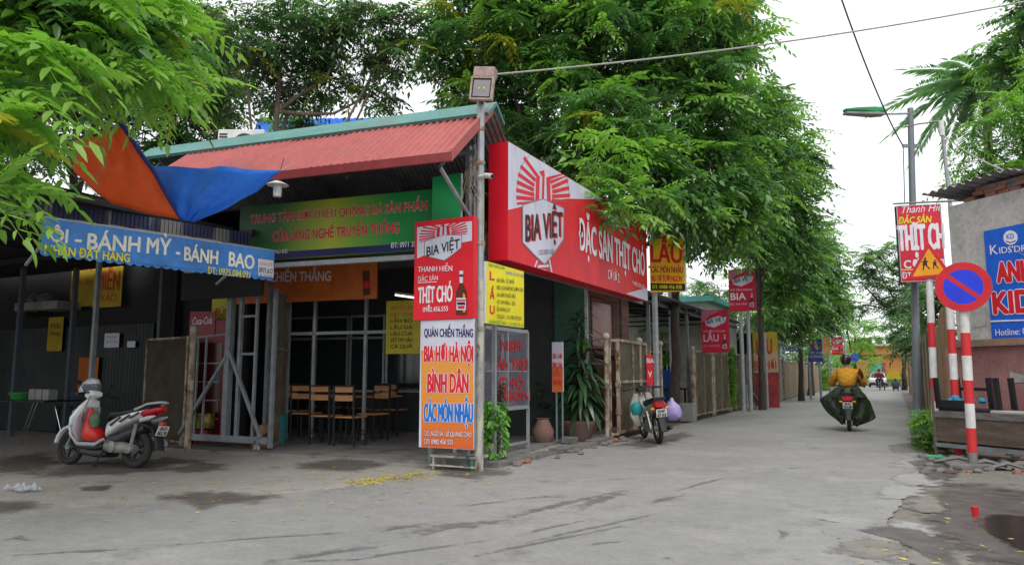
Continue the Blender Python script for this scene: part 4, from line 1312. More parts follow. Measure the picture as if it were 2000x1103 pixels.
m = MB(); m.bar(ga + Z_ * .2, gb + Z_ * .2, .07, .11); m.build('bottom_beam', M_steel, t)
def gp(px, z=0):
    q = on(px, 700, ga, ng); return Vector((q.x, q.y, z))
for (px, w, z1) in ((447, .11, 3.1), (468, .06, 2.9), (499, .045, 2.9)):
    m = MB(); m.bar(gp(px, .25), gp(px, z1), w); m.build('upright', M_steel, t)
for z in (1.65, 2.3, 2.85):
    m = MB(); m.bar(gp(470, z), gp(498, z), .04); m.build('rail', M_steel, t)
m = MB(); m.bar(gp(449, 1.75) - ng * .05, gp(519, .25) - ng * .05, .05); m.build('brace', M_steel, t)
m = MB(); m.bar(gp(446, 1.6) - ng * .05, gp(363, .25) - ng * .05, .05); m.build('brace', M_steel, t)
for px in (386, 402):
    m = MB(); m.bar(gp(px, .25), gp(px, 1.98), .03); m.build('bar', M_steel, t)
m = MB(); m.bar(gp(378, 1.96), gp(440, 2.0), .035); m.build('rail', M_steel, t)
for px in (365, 508):
    q = gp(px, .075)
    w = MB(); w.torus((0, 0, 0), .055, .02, 'y', 18, 8); ang = math.atan2(ug.y, ug.x); mt = Matrix.Rotation(ang, 4, 'Z')
    w.v = [mt @ v + q for v in w.v]; wo = w.build('wheel', M_rust, t, smooth=True)
    w = MB(); w.tube([q - ng * .03, q + ng * .03], .03, 10); w.build('hub', M_rust, wo)
    w = MB(); w.obox(q - ug * .03 - ng * .035 + Z_ * .03, ug * .06, ng * .07, Z_ * .09); w.build('bracket', M_rust, wo)
# second mesh leaf right of it
l0, l1 = G(527, 884), G(556, 866)
mesh_gate('mesh_door', 'grey framed folding mesh door right of the sliding gate', l0, l1, .08, 2.75, M_steel, .05, .003, mid=[1.75], w=.06)
g = G(516, 872); m = MB(); m.bar(g, Vector((g.x, g.y, 3.0)), .07); tag(m.build('gate_post', M_steel), 'grey square post between the sliding gate and the folding mesh door', 'post')
# cardboard box and teal bin
q = gp(480, 0) + Vector((0, .5, .04))
t = thing('cardboard_box', 'open brown cardboard box on the floor behind the sliding gate', 'box', q)
M_card = mat('cardboard', (.42, .22, .1), (.36, .18, .08), rough=.85, scale=3)
m = MB(); m.obox(q - RT * .22, RT * .42, FW * .3, Z_ * .18); m.build('carton', M_card, t)
m = MB(); m.add([q - RT * .22 + Z_ * .18, q + RT * .2 + Z_ * .18, q + RT * .24 + Z_ * .3 - FW * .14, q - RT * .2 + Z_ * .1 - FW * .17], [(0, 1, 2, 3)]); m.prism([q + RT * .2 + Z_ * .18, q + RT * .2 + FW * .3 + Z_ * .18, q + RT * .17 + FW * .3 + Z_ * .42, q + RT * .17 + Z_ * .42], RT * .006)
m.prism([q - RT * .22 + FW * .3 + Z_ * .18, q + RT * .19 + FW * .3 + Z_ * .18, q + RT * .19 + FW * .32 + Z_ * .38, q - RT * .2 + FW * .32 + Z_ * .35], FW * .006)
m.build('flap', M_card, t)
q = gp(465, 0) + Vector((0.1, .9, .04)); m = MB(); m.lathe([(.14, 0), (.17, .5), (.18, .52), (.175, .53)], q, 16)
tag(m.build('bin', mat('teal_plastic', (.03, .2, .2), rough=.5), smooth=True), 'teal plastic bin behind the sliding gate', 'bin')

# ------------------------------------------------------------------ tarpaulins
def patch(name, rows, m_, parent, nu=26, nv=14, rip=.03, thick=.004):
    """sheet lofted through rows of (px,py,F) polylines with folds"""
    R3 = []
    for row in rows:
        pts = [onf(*p) for p in row]
        R3.append(pts)
    def samp(pts, t):
        x = t * (len(pts) - 1); i = min(int(x), len(pts) - 2); return pts[i].lerp(pts[i + 1], x - i)
    b_ = MB()
    grid = []
    for j in range(nv + 1):
        y = j / nv * (len(R3) - 1); k = min(int(y), len(R3) - 2); f = y - k
        for i in range(nu + 1):
            s = i / nu
            p = samp(R3[k], s).lerp(samp(R3[k + 1], s), f)
            e = min(s, 1 - s, 1) * 2
            p = p + FW * (rip * (math.sin(s * 19 + j * .35) + .6 * math.sin(s * 7 - j * .6)) * (.3 + e)) + Z_ * (rip * .3 * math.sin(s * 13 + j))
            grid.append(p)
    n1 = nu + 1
    fs = [(j * n1 + i, j * n1 + i + 1, (j + 1) * n1 + i + 1, (j + 1) * n1 + i) for j in range(nv) for i in range(nu)]
    b_.add(grid, fs)
    o = b_.build(name, m_, parent, smooth=True, smooth_angle=80)
    s = o.modifiers.new('thickness', 'SOLIDIFY'); s.thickness = thick
    return o, grid, n1
M_orange = mat('orange_tarpaulin', (.85, .2, .055), (.72, .15, .045), rough=.55, scale=1.6, bump=.3, bscale=5, dirt=(.5, .12, .05), dscale=1.6, dramp=(.55, .8))
M_bluet = mat('blue_tarpaulin', (.05, .26, .8), (.04, .21, .7), rough=.5, scale=1.6, bump=.3, bscale=5, dirt=(.1, .22, .45), dscale=2, dramp=(.55, .8))
see_through(M_orange, (1, .3, .08), .5); see_through(M_bluet, (.1, .4, 1), .45)
M_hem = mat('navy_hem', (.015, .03, .2), rough=.6)
tp = thing('tarpaulin', 'sagging orange and blue tarpaulin stretched over the stall awning', 'tarpaulin', onf(300, 400, 9.5))
o, gr, n1 = patch('orange_side', [[(138, 274, 9.3), (200, 256, 9.0), (236, 242, 8.9)], [(140, 305, 9.3), (225, 325, 9.1), (300, 335, 9.25)], [(146, 338, 9.3), (215, 398, 9.3), (357, 432, 9.6)]], M_orange, tp)
m = MB(); m.tube(gr[:n1], .018, 6); m.build('hem', M_hem, tp, smooth=True)
m = MB(); m.tube([gr[j * n1 + n1 - 1] for j in range(15)], [.028] * 15, 6); m.build('hem', M_hem, tp, smooth=True)
o, gr, n1 = patch('blue_side', [[(285, 325, 9.6), (420, 327, 9.6), (549, 333, 9.5)], [(322, 378, 9.5), (400, 374, 9.5), (505, 372, 9.6)], [(345, 412, 9.5), (385, 406, 9.5), (448, 404, 9.6)], [(358, 432, 9.6), (370, 432, 9.6), (386, 433, 9.6)]], M_bluet, tp)
m = MB(); m.tube([onf(549, 333, 9.5), onf(575, 318, 9.9)], .006, 5); m.build('rope', M_galv, tp)
m = MB(); m.tube([onf(236, 242, 8.9), onf(230, 160, 8.9)], .006, 5); m.build('rope', M_galv, tp)

# ------------------------------------------------------------------ dining tables and chairs
def make_chair():
    t = thing('dining_chair', 'x', 'chair', (0, 0, 0), 'wooden dining chairs in the eatery')
    S = 1.1
    m = MB(); m.box(-.2 * S, -.2 * S, .45 * S, .2 * S, .2 * S, .475 * S); m.build('seat', M_wood, t, bevel=.006)
    for x, y, h in ((-.18, -.18, .96), (.18, -.18, .96), (-.18, .18, .45), (.18, .18, .45)):
        m = MB(); m.bar((x * S, y * S, 0), (x * S, (y - (.04 if h > .5 else 0)) * S, h * S), .03); m.build('leg', M_darkmetal, t)
    for z in (.72, .86):
        m = MB(); m.obox((-.165 * S, -.215 * S, z * S), (.33 * S, 0, 0), (0, .015, 0), (0, 0, .09 * S)); m.build('back_slat', M_wood, t)
    for q in (-.18, .18):
        m = MB(); m.bar((q * S, -.18 * S, .2), (q * S, .18 * S, .2), .02); m.build('stretcher', M_darkmetal, t)
    m = MB(); m.bar((-.165 * S, -.21 * S, .955 * S), (.165 * S, -.21 * S, .955 * S), .028); m.build('top_rail', M_darkmetal, t)
    return t
def make_table():
    t = thing('dining_table', 'x', 'table', (0, 0, 0), 'wooden dining tables in the eatery')
    m = MB(); m.box(-.65, -.38, .8, .65, .38, .83); m.build('tabletop', M_wood, t, bevel=.004)
    m = MB(); m.box(-.6, -.33, .75, .6, .33, .798); m.build('table_frame', M_darkmetal, t)
    for x in (-.58, .58):
        for y in (-.31, .31):
            m = MB(); m.bar((x, y, 0), (x, y, .75), .04); m.build('leg', M_darkmetal, t)
    return t
ch0 = make_chair()
spots = [(575, 850, 12, 'farthest left behind the folding mesh door'), (728, 860, 176, 'right end of the nearest table, turned out'), (768, 846, 8, 'between the nearest table and the shaded one'), (760, 832, 180, 'rear row, right of the middle'), (680, 830, 184, 'rear row, middle'), (640, 829, 174, 'rear row, left'), (635, 866, 10, 'nearest left of the middle, facing inwards'), (683, 870, 8, 'nearest one in the middle of the opening'),
         (596, 858, 14, 'beside the folding mesh door at the left'), (742, 846, 172, 'far side of the nearest table, right of the middle'),
         (660, 838, 184, 'far side of the nearest table, at its left'), (700, 840, 178, 'far side of the nearest table, central'),
         (792, 838, 100, 'in the shade beside the menu board'), (615, 836, 176, 'facing out behind the leftmost table')]
for i, (px, py, rz, lab) in enumerate(spots):
    o = ch0 if i == 0 else copy_tree(ch0)
    g = G(px, py, .04); o.location = g; o.rotation_euler.z = R(rz); o['label'] = 'wooden dining chair, ' + lab
tb0 = make_table()
for i, (px, py, rz, lab) in enumerate([(712, 852, 6, 'long wooden dining table nearest the opening, behind the chairs'), (610, 842, 8, 'wooden dining table at the left beside the mesh door'), (800, 836, 5, 'wooden dining table in the shade behind the menu board')]):
    o = tb0 if i == 0 else copy_tree(tb0)
    o.location = G(px, py, .04); o.rotation_euler.z = R(rz); o['label'] = lab

# ------------------------------------------------------------------ display cabinet
cy0, cy1, cx0, cx1 = 10.15, 11.75, -5.7, -6.2
zb, zt = .74, 2.04
t = thing('display_cabinet', 'glass fronted metal display cabinet with red stuck-on letters beside the corner pole', 'cabinet', (-5.95, 10.95, 0))
for y in (cy0, cy1):
    for x in (cx0, cx1):
        m = MB(); m.bar((x, y, .03), (x, y, zb), .045); m.build('leg', M_alu, t)
        m = MB(); m.bar((x, y, zb), (x, y, zt), .035); m.build('post', M_alu, t)
m = MB()
for z in (zb, zt):
    m.bar((cx0, cy0 + .02, z), (cx0, cy1 - .02, z), .04, .06); m.bar((cx1, cy0 + .02, z), (cx1, cy1 - .02, z), .04, .06)
    m.bar((cx0 - .02, cy0, z), (cx1 + .02, cy0, z), .04, .06); m.bar((cx0 - .02, cy1, z), (cx1 + .02, cy1, z), .04, .06)
m.bar((cx0, 10.98, zb + .03), (cx0, 10.98, zt - .03), .03); m.bar((cx0, cy0, 1.35), (cx0, cy1, 1.35), .015)
m.bar((cx0, cy0, .15), (cx0, cy1, .15), .04)
m.build('frame', M_alu, t)
m = MB(); m.box(cx1, cy0, zb - .01, cx0, cy1, zb + .02); m.build('shelf', M_alu, t)
m = MB(); m.box(cx1, cy0, 1.34, cx0 - .03, cy1, 1.35); m.build('shelf', M_alu, t)
m = MB(); m.box(cx1, cy0, zt, cx0, cy1, zt + .02); m.build('top_panel', M_alu, t)
M_pane = mat('dusty_glass', (.3, .3, .38), rough=.12, alpha=.28, fine=0)
for y0, y1 in ((cy0 + .02, 10.96), (11.0, cy1 - .02)):
    m = MB(); m.box(cx0 - .004, y0, zb + .03, cx0 + .002, y1, zt - .03); m.build('pane', M_pane, t)
BC = Board('cabinet_lettering', 'red stuck-on letters on the cabinet glass', 'lettering', (cx0 + .004, 9, 0), YP, (958, 655), (1036, 792), .001, M_pane, M_pane)
M_rl = mat('red_vinyl', (.6, .03, .04), rough=.5, alpha=.75)
for (tx, x0, x1, y) in (('NEM', 978, 1018, 684), ('RÁN THỊT', 962, 1033, 719), ('CHÓ', 974, 1022, 756), ('NGON', 964, 1034, 780)):
    BC.text(tx, (x0, y), (x1, y + (x1 - x0) * .02), y - 19, M_rl, .13)
for n_ in CH[BC.root.name][:2]: bpy.data.objects.remove(bpy.data.objects[n_])
CH[BC.root.name] = CH[BC.root.name][2:]
adopt(BC, t)
ic = Vector((-5.93, 11.25, zb + .02))
t = thing('cool_box', 'red cool box with blue rim standing in the display cabinet', 'box', ic)
m = MB(); m.loft([(ic, XP * .13, YP * .17), (ic + Z_ * .3, XP * .16, YP * .2)], 16, 5); m.build('tub', mat('red_plastic', (.55, .02, .02), rough=.4), t)
m = MB(); m.loft([(ic + Z_ * .3, XP * .165, YP * .205), (ic + Z_ * .345, XP * .165, YP * .205)], 16, 5); m.build('rim', mat('blue_plastic', (.05, .08, .5), rough=.4), t)
jc = ic + Z_ * .35
t = thing('jug', 'white plastic jug standing on the red cool box', 'jug', jc)
m = MB(); m.lathe([(.08, 0), (.085, .02), (.075, .2), (.08, .23), (.06, .24)], jc, 16); m.build('jug_body', M_white, t, smooth=True)
m = MB(); m.tube([jc + Vector((0, .075, .19)), jc + Vector((0, .13, .17)), jc + Vector((0, .13, .08)), jc + Vector((0, .08, .05))], .01, 6); m.build('handle', M_white, t, smooth=True)
m = MB(); m.box(-6.0, 10.2, zb + .02, -5.8, 10.4, zb + .3); tag(m.build('cardboard_box', M_card, bevel=.004), 'small upright cardboard box at the left of the display cabinet', 'box')

r_ = random.Random(77)
M_pk = [mat('packet_red', (.6, .03, .03), (.45, .02, .02), rough=.4, scale=8), mat('packet_orange', (.6, .2, .04), (.5, .12, .03), rough=.4, scale=8), mat('packet_cream', (.55, .5, .4), (.4, .3, .2), rough=.5, scale=8)]
for k in range(9):
    y = 10.5 + .14 * k; z = 1.352 if k % 3 else zb + .022; h = r_.uniform(.12, .26); x = -5.95 + r_.uniform(-.08, .06)
    if z < 1: y = 10.5 + .1 * k if k < 6 else 11.55
    m = MB(); m.loft([(Vector((x, y, z)), XP * .05, YP * .055), (Vector((x, y, z + h * .8)), XP * .05, YP * .055), (Vector((x, y, z + h)), XP * .03, YP * .03)], 10, 3.5)
    tag(m.build('food_jar', M_pk[(k * 2) % 3], smooth=True), '%s food jar on the %s shelf of the display cabinet, %s from its left' % (['red', 'cream', 'orange'][k % 3], 'upper' if k % 3 else 'lower', ['first', 'first', 'second', 'second', 'third', 'fourth', 'third', 'fifth', 'sixth'][k]), 'jar', 'food jars in the display cabinet')
# ================================================================== fence and gates along the left of the road
FX = -5.08
def yat(px): return onx(px, 760, FX).y
def zx(px, py): return onx(px, py, FX).z
M_fmesh = mat('fence_mesh_wire', (.2, .19, .14), (.12, .09, .05), rough=.8, scale=3)
M_back = mat('mossy_mesh_sheet', (.27, .235, .17), (.15, .13, .095), rough=.9, scale=2.2, stretch=(1, 1, .5), bump=.3, dirt=(.06, .085, .035), dscale=1.8, dramp=(.5, .65))
def ball_post(px, ytop, lab, m_=M_rust, ball=True, r=.05, x=FX):
    y = onx(px, 760, x).y
    g = Vector((x, y, 0)); zt = onx(px, ytop, x).z
    t = thing('fence_post', lab, 'post', g, 'fence posts along the road')
    m = MB(); m.tube([g, g + Z_ * (zt - (.09 if ball else 0))], r, 10); m.build('post_shaft', m_, t, smooth=True)
    if ball:
        m = MB(); m.lathe([(.03, zt - .1), (.065, zt - .07), (.08, zt - .02), (.065, zt + .03), (.02, zt + .06)], g, 12); m.build('post_ball', m_, t, smooth=True)
    return t
ball_post(1185, 655, 'cream rusty fence post with a ball top beside the potted dracaena')
ball_post(1250, 664, 'rusty fence post with a ball top behind the first mesh gate leaf')
ball_post(1291, 670, 'rusty fence post with a ball top left of the dark street tree')
ball_post(1354, 676, 'thick cream rusty post without a ball at the first panel after the street tree', ball=False, r=.07)
ball_post(1393, 682, 'fence post with a ball top between the first two panels after the street tree')
ball_post(1426, 685, 'cream fence post with weeds climbing it under the LẨU sign', r=.06, ball=False)
ball_post(1462, 690, 'thin cream post beside the leaning gate frame', ball=False, r=.04)
ball_post(1507, 696, 'cream post where the plank fence begins', ball=False, r=.06)
# open first gate leaf, then panels
ya, yb = yat(1188), yat(1262)
t = mesh_gate('mesh_gate', 'first rusty framed mesh gate leaf, set ajar right of the potted dracaena', (FX + .14, ya + .2, 0), (FX - .02, yb + .1, 0), .12, 2.02, M_rust, .05, .0035, bars=(.5,), w=.06, mid=[1.15], group='mesh gate leaves along the road', wm=M_fmesh)
m = MB(); m.obox((FX + .11, ya + .22, .16), (-.16, yb - ya - .12, 0), (-.01, 0, 0), (0, 0, 1.82)); m.build('backing_sheet', mat('olive_sheet', (.22, .23, .18), (.27, .17, .13), rough=.85, scale=1.1, stretch=(1, 1, 1.4), dirt=(.1, .09, .07), bump=.3), t)
m = MB(); m.bar((FX + .02, ya + .05, .12), (FX + .13, ya + .18, .12), .05); m.bar((FX + .02, ya + .05, 1.98), (FX + .13, ya + .18, 1.98), .05); m.bar((FX + .02, ya + .05, .12), (FX + .02, ya + .05, 2.0), .05); m.build('side_frame', M_rust, t)
for k in range(3):
    m = MB(); m.bar((FX + .14, ya + .2, .5 + k * .55), (FX + .14, ya + .2, .62 + k * .55), .085); m.build('hinge', M_rust, t)
pans = [(1270, 1290, 'narrow mesh gate leaf with a red cloth hung beside it'), (1359, 1391, 'mossy mesh gate leaf just right of the thick cream post'), (1396, 1423, 'mesh gate leaf between the ball post and the weedy post'),
        (1431, 1459, 'mesh gate leaf right of the weedy cream post'), (1464, 1472, 'last narrow mesh gate leaf before the road opening')]
for a, c_, lab in pans:
    y0, y1 = yat(a), yat(c_)
    t = mesh_gate('mesh_gate', lab, (FX, y0, 0), (FX, y1, 0), .12, zx(a, 690 if a > 1400 else 684), M_rust, .06, .0035, bars=(.5,), w=.05, group='mesh gate leaves along the road', wm=M_fmesh)
    m = MB(); m.box(FX - .03, y0 + .03, .14, FX - .02, y1 - .03, zx(a, 692)); m.build('backing_sheet', M_back, t)
t = thing('leaning_frame', 'grey triangular steel frame leaning against the mesh gates', 'frame', (FX + .3, yat(1455), 0))
m = MB(); y0 = yat(1440); y1 = yat(1470)
m.bar((FX + .35, y0, .05), (FX + .35, y1, .05), .07); m.bar((FX + .35, y1, .05), (FX + .05, (y0 + y1) / 2, .9), .06); m.bar((FX + .35, y0, .05), (FX + .05, (y0 + y1) / 2, .9), .06); m.build('frame_bars', M_steel, t)
# plank fences further on: every plank a board of its own
def plank_fence(px0, px1, top, lab, n, mats=(M_plank, M_plank2), x=FX, side=None, y=None):
    ya_, yb_ = (onx(px0, 760, x).y, onx(px1, 760, x).y) if y is None else y
    t = thing('plank_fence', lab, 'fence', (x, (ya_ + yb_) / 2, 0), 'plank fences along the road')
    w = (yb_ - ya_) / n
    for i in range(n):
        m = MB(); h = top + random.uniform(-.08, .06)
        m.box(x - .015 + random.uniform(-.015, .015), ya_ + w * i + .01, .06, x + .01, ya_ + w * (i + 1) - .006, h)
        m.build('plank', mats[random.random() < .4], t)
    for z in (.4, top - .3):
        m = MB(); m.bar((x - .05, ya_, z), (x - .05, yb_, z), .05); m.build('rail', M_oldwood, t)
    return t
plank_fence(1511, 1529, 1.95, 'short stretch of brown plank fence right of the opening', 7)
plank_fence(1533, 1579, 1.98, 'longest brown plank fence below the blue LẨU sign', 24)
plank_fence(1583, 1603, 1.95, 'plank fence stretch before the clump of weeds', 18)
plank_fence(1606, 1660, 1.95, 'farthest plank fence running on to the end of the lane', 60)
for px in (1531, 1581, 1592, 1604, 1614):
    ball_post(px, 697 + (px - 1530) * .12, 'pale post standing proud of the plank fence, %s' % {1531: 'first after the opening', 1581: 'right of the longest stretch', 1592: 'below the orange sign', 1604: 'beside the weeds', 1614: 'farthest one seen left of the rider'}[px], ball=False, r=.06)

# kerb and rubble along the road edge
kb = MB(); r_ = random.Random(3)
def kpos(t): return Vector((-5.02, 9.25 + t, 0))
y = 9.35; kt = thing('kerb', 'broken concrete kerb along the open side of the eatery', 'kerb', (-5.1, 11.6, 0))
while y < 13.9:
    L_ = r_.uniform(.35, .7); m = MB(); x = -5.08 + r_.gauss(0, .03); h = r_.uniform(.06, .12)
    m.obox((x - .12, y, -.02), (.24, r_.gauss(0, .02), 0), (0, L_ * .93, 0), (0, 0, h)); m.build('kerb_stone', M_stone, kt, bevel=.012); y += L_
t = thing('rubble', 'bits of brick and concrete lying at the edge of the eatery kerb', 'rubble', (-4.9, 12, 0))
for k in range(26):
    yy = r_.uniform(9.6, 14.6); s = r_.uniform(.03, .09); c = Vector((-4.85 + r_.gauss(0, .1), yy, s * .4))
    m = MB(); m.loft([(c - Z_ * s * .5, XP * s * .8, YP * s), (c, XP * s * r_.uniform(.8, 1.1), YP * s * 1.2), (c + Z_ * s * .5, XP * s * .6, YP * s * .7)], 6, 3); m.build('stone', M_stone if k % 4 else M_brick, t)
for (px, py, lab) in ((1112, 866, 'larger concrete block lying by the dracaena pot'), (1166, 861, 'pale broken concrete block at the foot of the cream gate post')):
    g = G(px, py); m = MB(); m.box(g.x - .14, g.y - .1, 0, g.x + .14, g.y + .1, .13); tag(m.build('concrete_block', M_stone, bevel=.02), lab, 'block')

# hanging red cloth, blue shirt
B = Board('hanging_flag', 'bright red printed pennant hanging on the fence above the parked motorbike', 'flag', (FX + .12, yat(1262), 0), XP + YP * .6, (1262, 693), (1276, 752), .012, M_red, M_red)
B.text('BIA', (1263, 708), (1277, 709), 699, M_wtxt, .04); B.text('V', (1266, 736), (1273, 737), 724, M_wtxt, .03)

# white drink crate behind the tree, dark table with things
g = G(1343, 822); m = MB(); m.box(g.x - .22, g.y - .2, 0, g.x + .22, g.y + .2, .5); tag(m.build('storage_crate', mat('grey_crate', (.3, .3, .28), rough=.6), bevel=.02), 'pale grey crate on the ground right of the street tree', 'crate')
t = thing('side_table', 'dark covered table in the gap between the fences', 'table', (-6.2, 21.6, 0))
m = MB(); m.box(-7.0, 21, .85, -5.5, 22.2, .9); m.build('tabletop', M_black, t)
for x in (-6.95, -5.55):
    for yy in (21.05, 22.15):
        m = MB(); m.bar((x, yy, 0), (x, yy, .85), .05); m.build('leg', M_black, t)
c = onf(1302, 752, 21.5)
m = MB(); m.loft([(c - Z_ * .45, XP * .22, YP * .1), (c - Z_ * .1, XP * .26, YP * .12), (c + Z_ * .3, XP * .28, YP * .12), (c + Z_ * .45, XP * .1, YP * .08)], 12, 2.3)
tag(m.build('hanging_cloth', mat('royal_blue_cloth', (.02, .07, .35), rough=.8), smooth=True), 'royal blue cloth hanging left of the dark street tree trunk', 'cloth')

# ------------------------------------------------------------------ shed roofs and houses behind the fence
sh = thing('roadside_shed', 'long open shed with a dark metal roof behind the fence and the hanging signs', 'shed', (-8, 23, 0))
m = MB(); m.corr((-11, 17.2, 4.0), (0, 1, 0), (1, 0, -.12), 13.5, 5.9, .012, .11, 3); m.build('roof_sheet', M_greyroof, sh)
for (x, yy) in ((-5.5, 18.4), (-5.5, 22.4), (-5.5, 27.0), (-9.5, 18.4), (-9.5, 22.4), (-9.5, 27)):
    m = MB(); m.bar((x, yy, 0), (x, yy, 3.4 if x > -6 else 3.9), .08); m.build('post', M_steel, sh)
for yy in (18.4, 20.4, 22.4, 24.7, 27):
    m = MB(); m.bar((-10.8, yy, 3.85), (-5.2, yy, 3.2), .06, .1); m.bar((-9.5, yy, 3.1), (-5.4, yy, 3.1), .05); m.build('truss', M_darkmetal, sh)
m = MB(); m.bar((-5.5, 17.2, 3.15), (-5.5, 30.5, 3.15), .07, .1); m.build('beam', M_darkmetal, sh)
for k, (px, py) in enumerate(((1282, 574), (1310, 548), (1318, 589), (1277, 522))):
    c = onf(px, py, 20.5 + k * 1.2)
    t = thing('shed_lamp', 'dark conical lamp shade hanging under the shed roof, %s' % ['left one below the yellow sign', 'higher one by the teal eave', 'lowest one by the tree trunk', 'topmost one at the sign edge'][k], 'lamp', c)
    m = MB(); m.lathe([(.2, 0), (.19, .02), (.05, .15), (.03, .2)], c, 14); m.build('lamp_shade', M_darkmetal, t, smooth=True)
    m = MB(); m.tube([c + Z_ * .2, c + Z_ * .8], .008, 5); m.build('cord', M_black, t)
    m = MB(); m.lathe([(.03, -.03), (.045, 0), (.03, .05)], c, 10); m.build('bulb', M_white, t, smooth=True)

def house(name, lab, x0, y0, x1, y1, h, wall, roof, wins=(), roof_over=.3, doors=()):
    t = thing(name, lab, 'house', ((x0 + x1) / 2, (y0 + y1) / 2, 0))
    m = MB(); m.box(x0, y0, 0, x1, y1, h); m.build('wall', wall, t)
    m = MB(); m.box(x0 - roof_over, y0 - roof_over, h + .002, x1 + roof_over, y1 + roof_over, h + .22); m.build('roof', roof, t)
    for (f, a, b_, z0, z1) in wins:
        m = MB()
        if f == 's':
            m.box(a, y0 - .04, z0, b_, y0 - .003, z1)
        else:
            m.box(x1 + .003, a, z0, x1 + .04, b_, z1)
        w = m.build('window', M_glass, t)
        m = MB()
        if f == 's':
            for q in (a, (a + b_) / 2, b_): m.bar((q, y0 - .06, z0), (q, y0 - .06, z1), .06)
            for q in (z0, z1): m.bar((a, y0 - .06, q), (b_, y0 - .06, q), .06)
        else:
            for q in (a, (a + b_) / 2, b_): m.bar((x1 + .06, q, z0), (x1 + .06, q, z1), .06)
            for q in (z0, z1): m.bar((x1 + .06, a, q), (x1 + .06, b_, q), .06)
        m.build('frame', M_white, w)
    return t
M_cream = mat('cream_wall', (.55, .54, .5), (.45, .44, .4), rough=.8, scale=.8, dirt=(.3, .29, .26))
M_teal = mat('teal_roof', (.1, .38, .34), rough=.5)
house('small_house', 'pale house with a teal eave seen through the gap left of the LẨU sign', -13, 30, -6.5, 36, 4.2, M_cream, M_teal, (('s', -10.6, -9.4, 1.2, 2.6), ('s', -8.6, -7.8, 0.1, 2.3)))
house('long_house', 'grey blue block far behind the plank fence', -14, 48, -7, 58, 4.0, mat('blue_grey_wall', (.25, .29, .33), rough=.8), M_greyroof, (('s', -12, -10.5, 1.2, 2.5), ('e', 50, 52, 1.2, 2.4), ('e', 54, 56, 1.2, 2.4)))
# painted shop board behind the opening
B = Board('shop_board', 'large faded yellow over red shop board seen through the opening in the fence', 'sign', (-6.3, 30, 0), (XP + YP * .5), (1470, 648), (1524, 800), .06, M_oldyel, M_oldyel)
B.poly([(1471, 690), (1523, 686), (1523, 726), (1471, 728)], mat('faded_beige', s2l((200, 170, 140)), rough=.6))
B.poly([(1471, 728), (1523, 726), (1523, 798), (1471, 800)], mat('faded_crimson', s2l((160, 50, 60)), s2l((120, 40, 50)), rough=.6, scale=4))
B.text('LẨU', (1478, 692), (1508, 690), 664, M_duskred, .06); B.text('BIA HƠI', (1474, 724), (1516, 722), 705, M_duskred, .04); B.text('NƯỚNG', (1476, 752), (1516, 750), 738, M_duskred, .04)
# hidden from view behind: a blue oval shop sign on a dark shop front
B = Board('shop_board', 'small blue shop board above the dark shop front behind the fence', 'sign', (-6.5, 40, 0), (XP + YP * .5), (1535, 678), (1560, 686), .08, M_blue, M_blue)
B.text('CƠM PHỞ', (1537, 684.5), (1558, 684), 679.5, M_wtxt, .04)
t = thing('roadside_shop', 'dark open shop building behind the plank fence', 'shop', (-9, 40.6, 0))
m = MB(); m.box(-13, 40.3, 0, -6.6, 44, 3.4); m.build('wall', M_darkint, t)
m = MB(); m.box(-13.3, 39.2, 3.4, -6.1, 44.2, 3.55); m.build('roof', M_greyroof, t)
for x in (-12, -10.5, -9, -7.5):
    m = MB(); m.bar((x, 39.4, 0), (x, 39.4, 3.4), .1); m.build('post', M_steel, t)

# ------------------------------------------------------------------ signs standing over the fence
B = Board('menu_sign', 'yellow lightbox with red LẨU letters past the end of the big red sign', 'sign', (0, 17.1, 0), XP, (1268, 468), (1339, 568), .12, M_lav, mat('sunny_print', s2l((238, 200, 30)), rough=.5, fine=.03))
B.text('LẨU', (1272, 511), (1332, 513), 478, M_redtxt, .06)
B.text('CÁC MÓN NHẬU', (1272, 532), (1334, 533), 520, M_duskred, .05)
B.text('BÒ TƠ TƯƠI NGON', (1273, 549), (1332, 550), 538, M_redtxt, .05)
B.poly([(1269, 553), (1339, 554), (1339, 567), (1269, 567)], M_btxt)
B.text('ĐT: 0988 456 838', (1274, 563.5), (1332, 564), 556.5, M_ytxt, .04)
m = MB(); m.bar((B.pt(B.u0, 0).x + .05, 17.2, 0), (B.pt(B.u0, 0).x + .05, 17.2, B.v1 + .2), .07); tag(m.build('sign_post', M_galv), 'grey steel post carrying the yellow LẨU lightbox', 'post')
m = MB(); m.tube([(FX + .1, 17.25, 0), (FX + .1, 17.25, 4.6)], .06, 10); tag(m.build('sign_post', M_galv, smooth=True), 'round galvanised post at the far end of the big red sign', 'post')

def beer_small(lab, y, tl, br, big, small1, small2, m_=M_crimson, txt=M_wtxt, ul=.1):
    B = Board('beer_sign', lab, 'sign', (0, y, 0), XP, tl, br, ul, mat('dark_red_side', s2l((90, 25, 35)), rough=.6), m_, 'beer lightboxes')
    x0, y0, x1, y1 = tl[0], tl[1], br[0], br[1]
    w, h = x1 - x0, y1 - y0
    f = lambda u, v: (x0 + w * u, y0 + h * v)
    B.poly([f(.01, .01), f(.65, .01), f(.3, .12), f(.01, .3)], mat('rose_print', s2l((190, 110, 140)), rough=.5))
    B.poly([f(.14, .24), f(.62, .13), f(.88, .16), f(.84, .28), f(.46, .41), f(.18, .36)], M_lav)
    B.text('BIA VIỆT', f(.2, .33), f(.84, .25), f(0, .22)[1], M_btxt, .04)
    B.text(small1, f(.08, .52), f(.84, .51), f(0, .475)[1], txt, .01)
    B.text(big, f(.1, .74), f(.62, .73), f(0, .58)[1], txt, .05)
    B.text(small2, f(.08, .87), f(.66, .86), f(0, .83)[1], txt, .01)
    bottle(B, *f(.74, .58), *f(.92, .95))
    return B
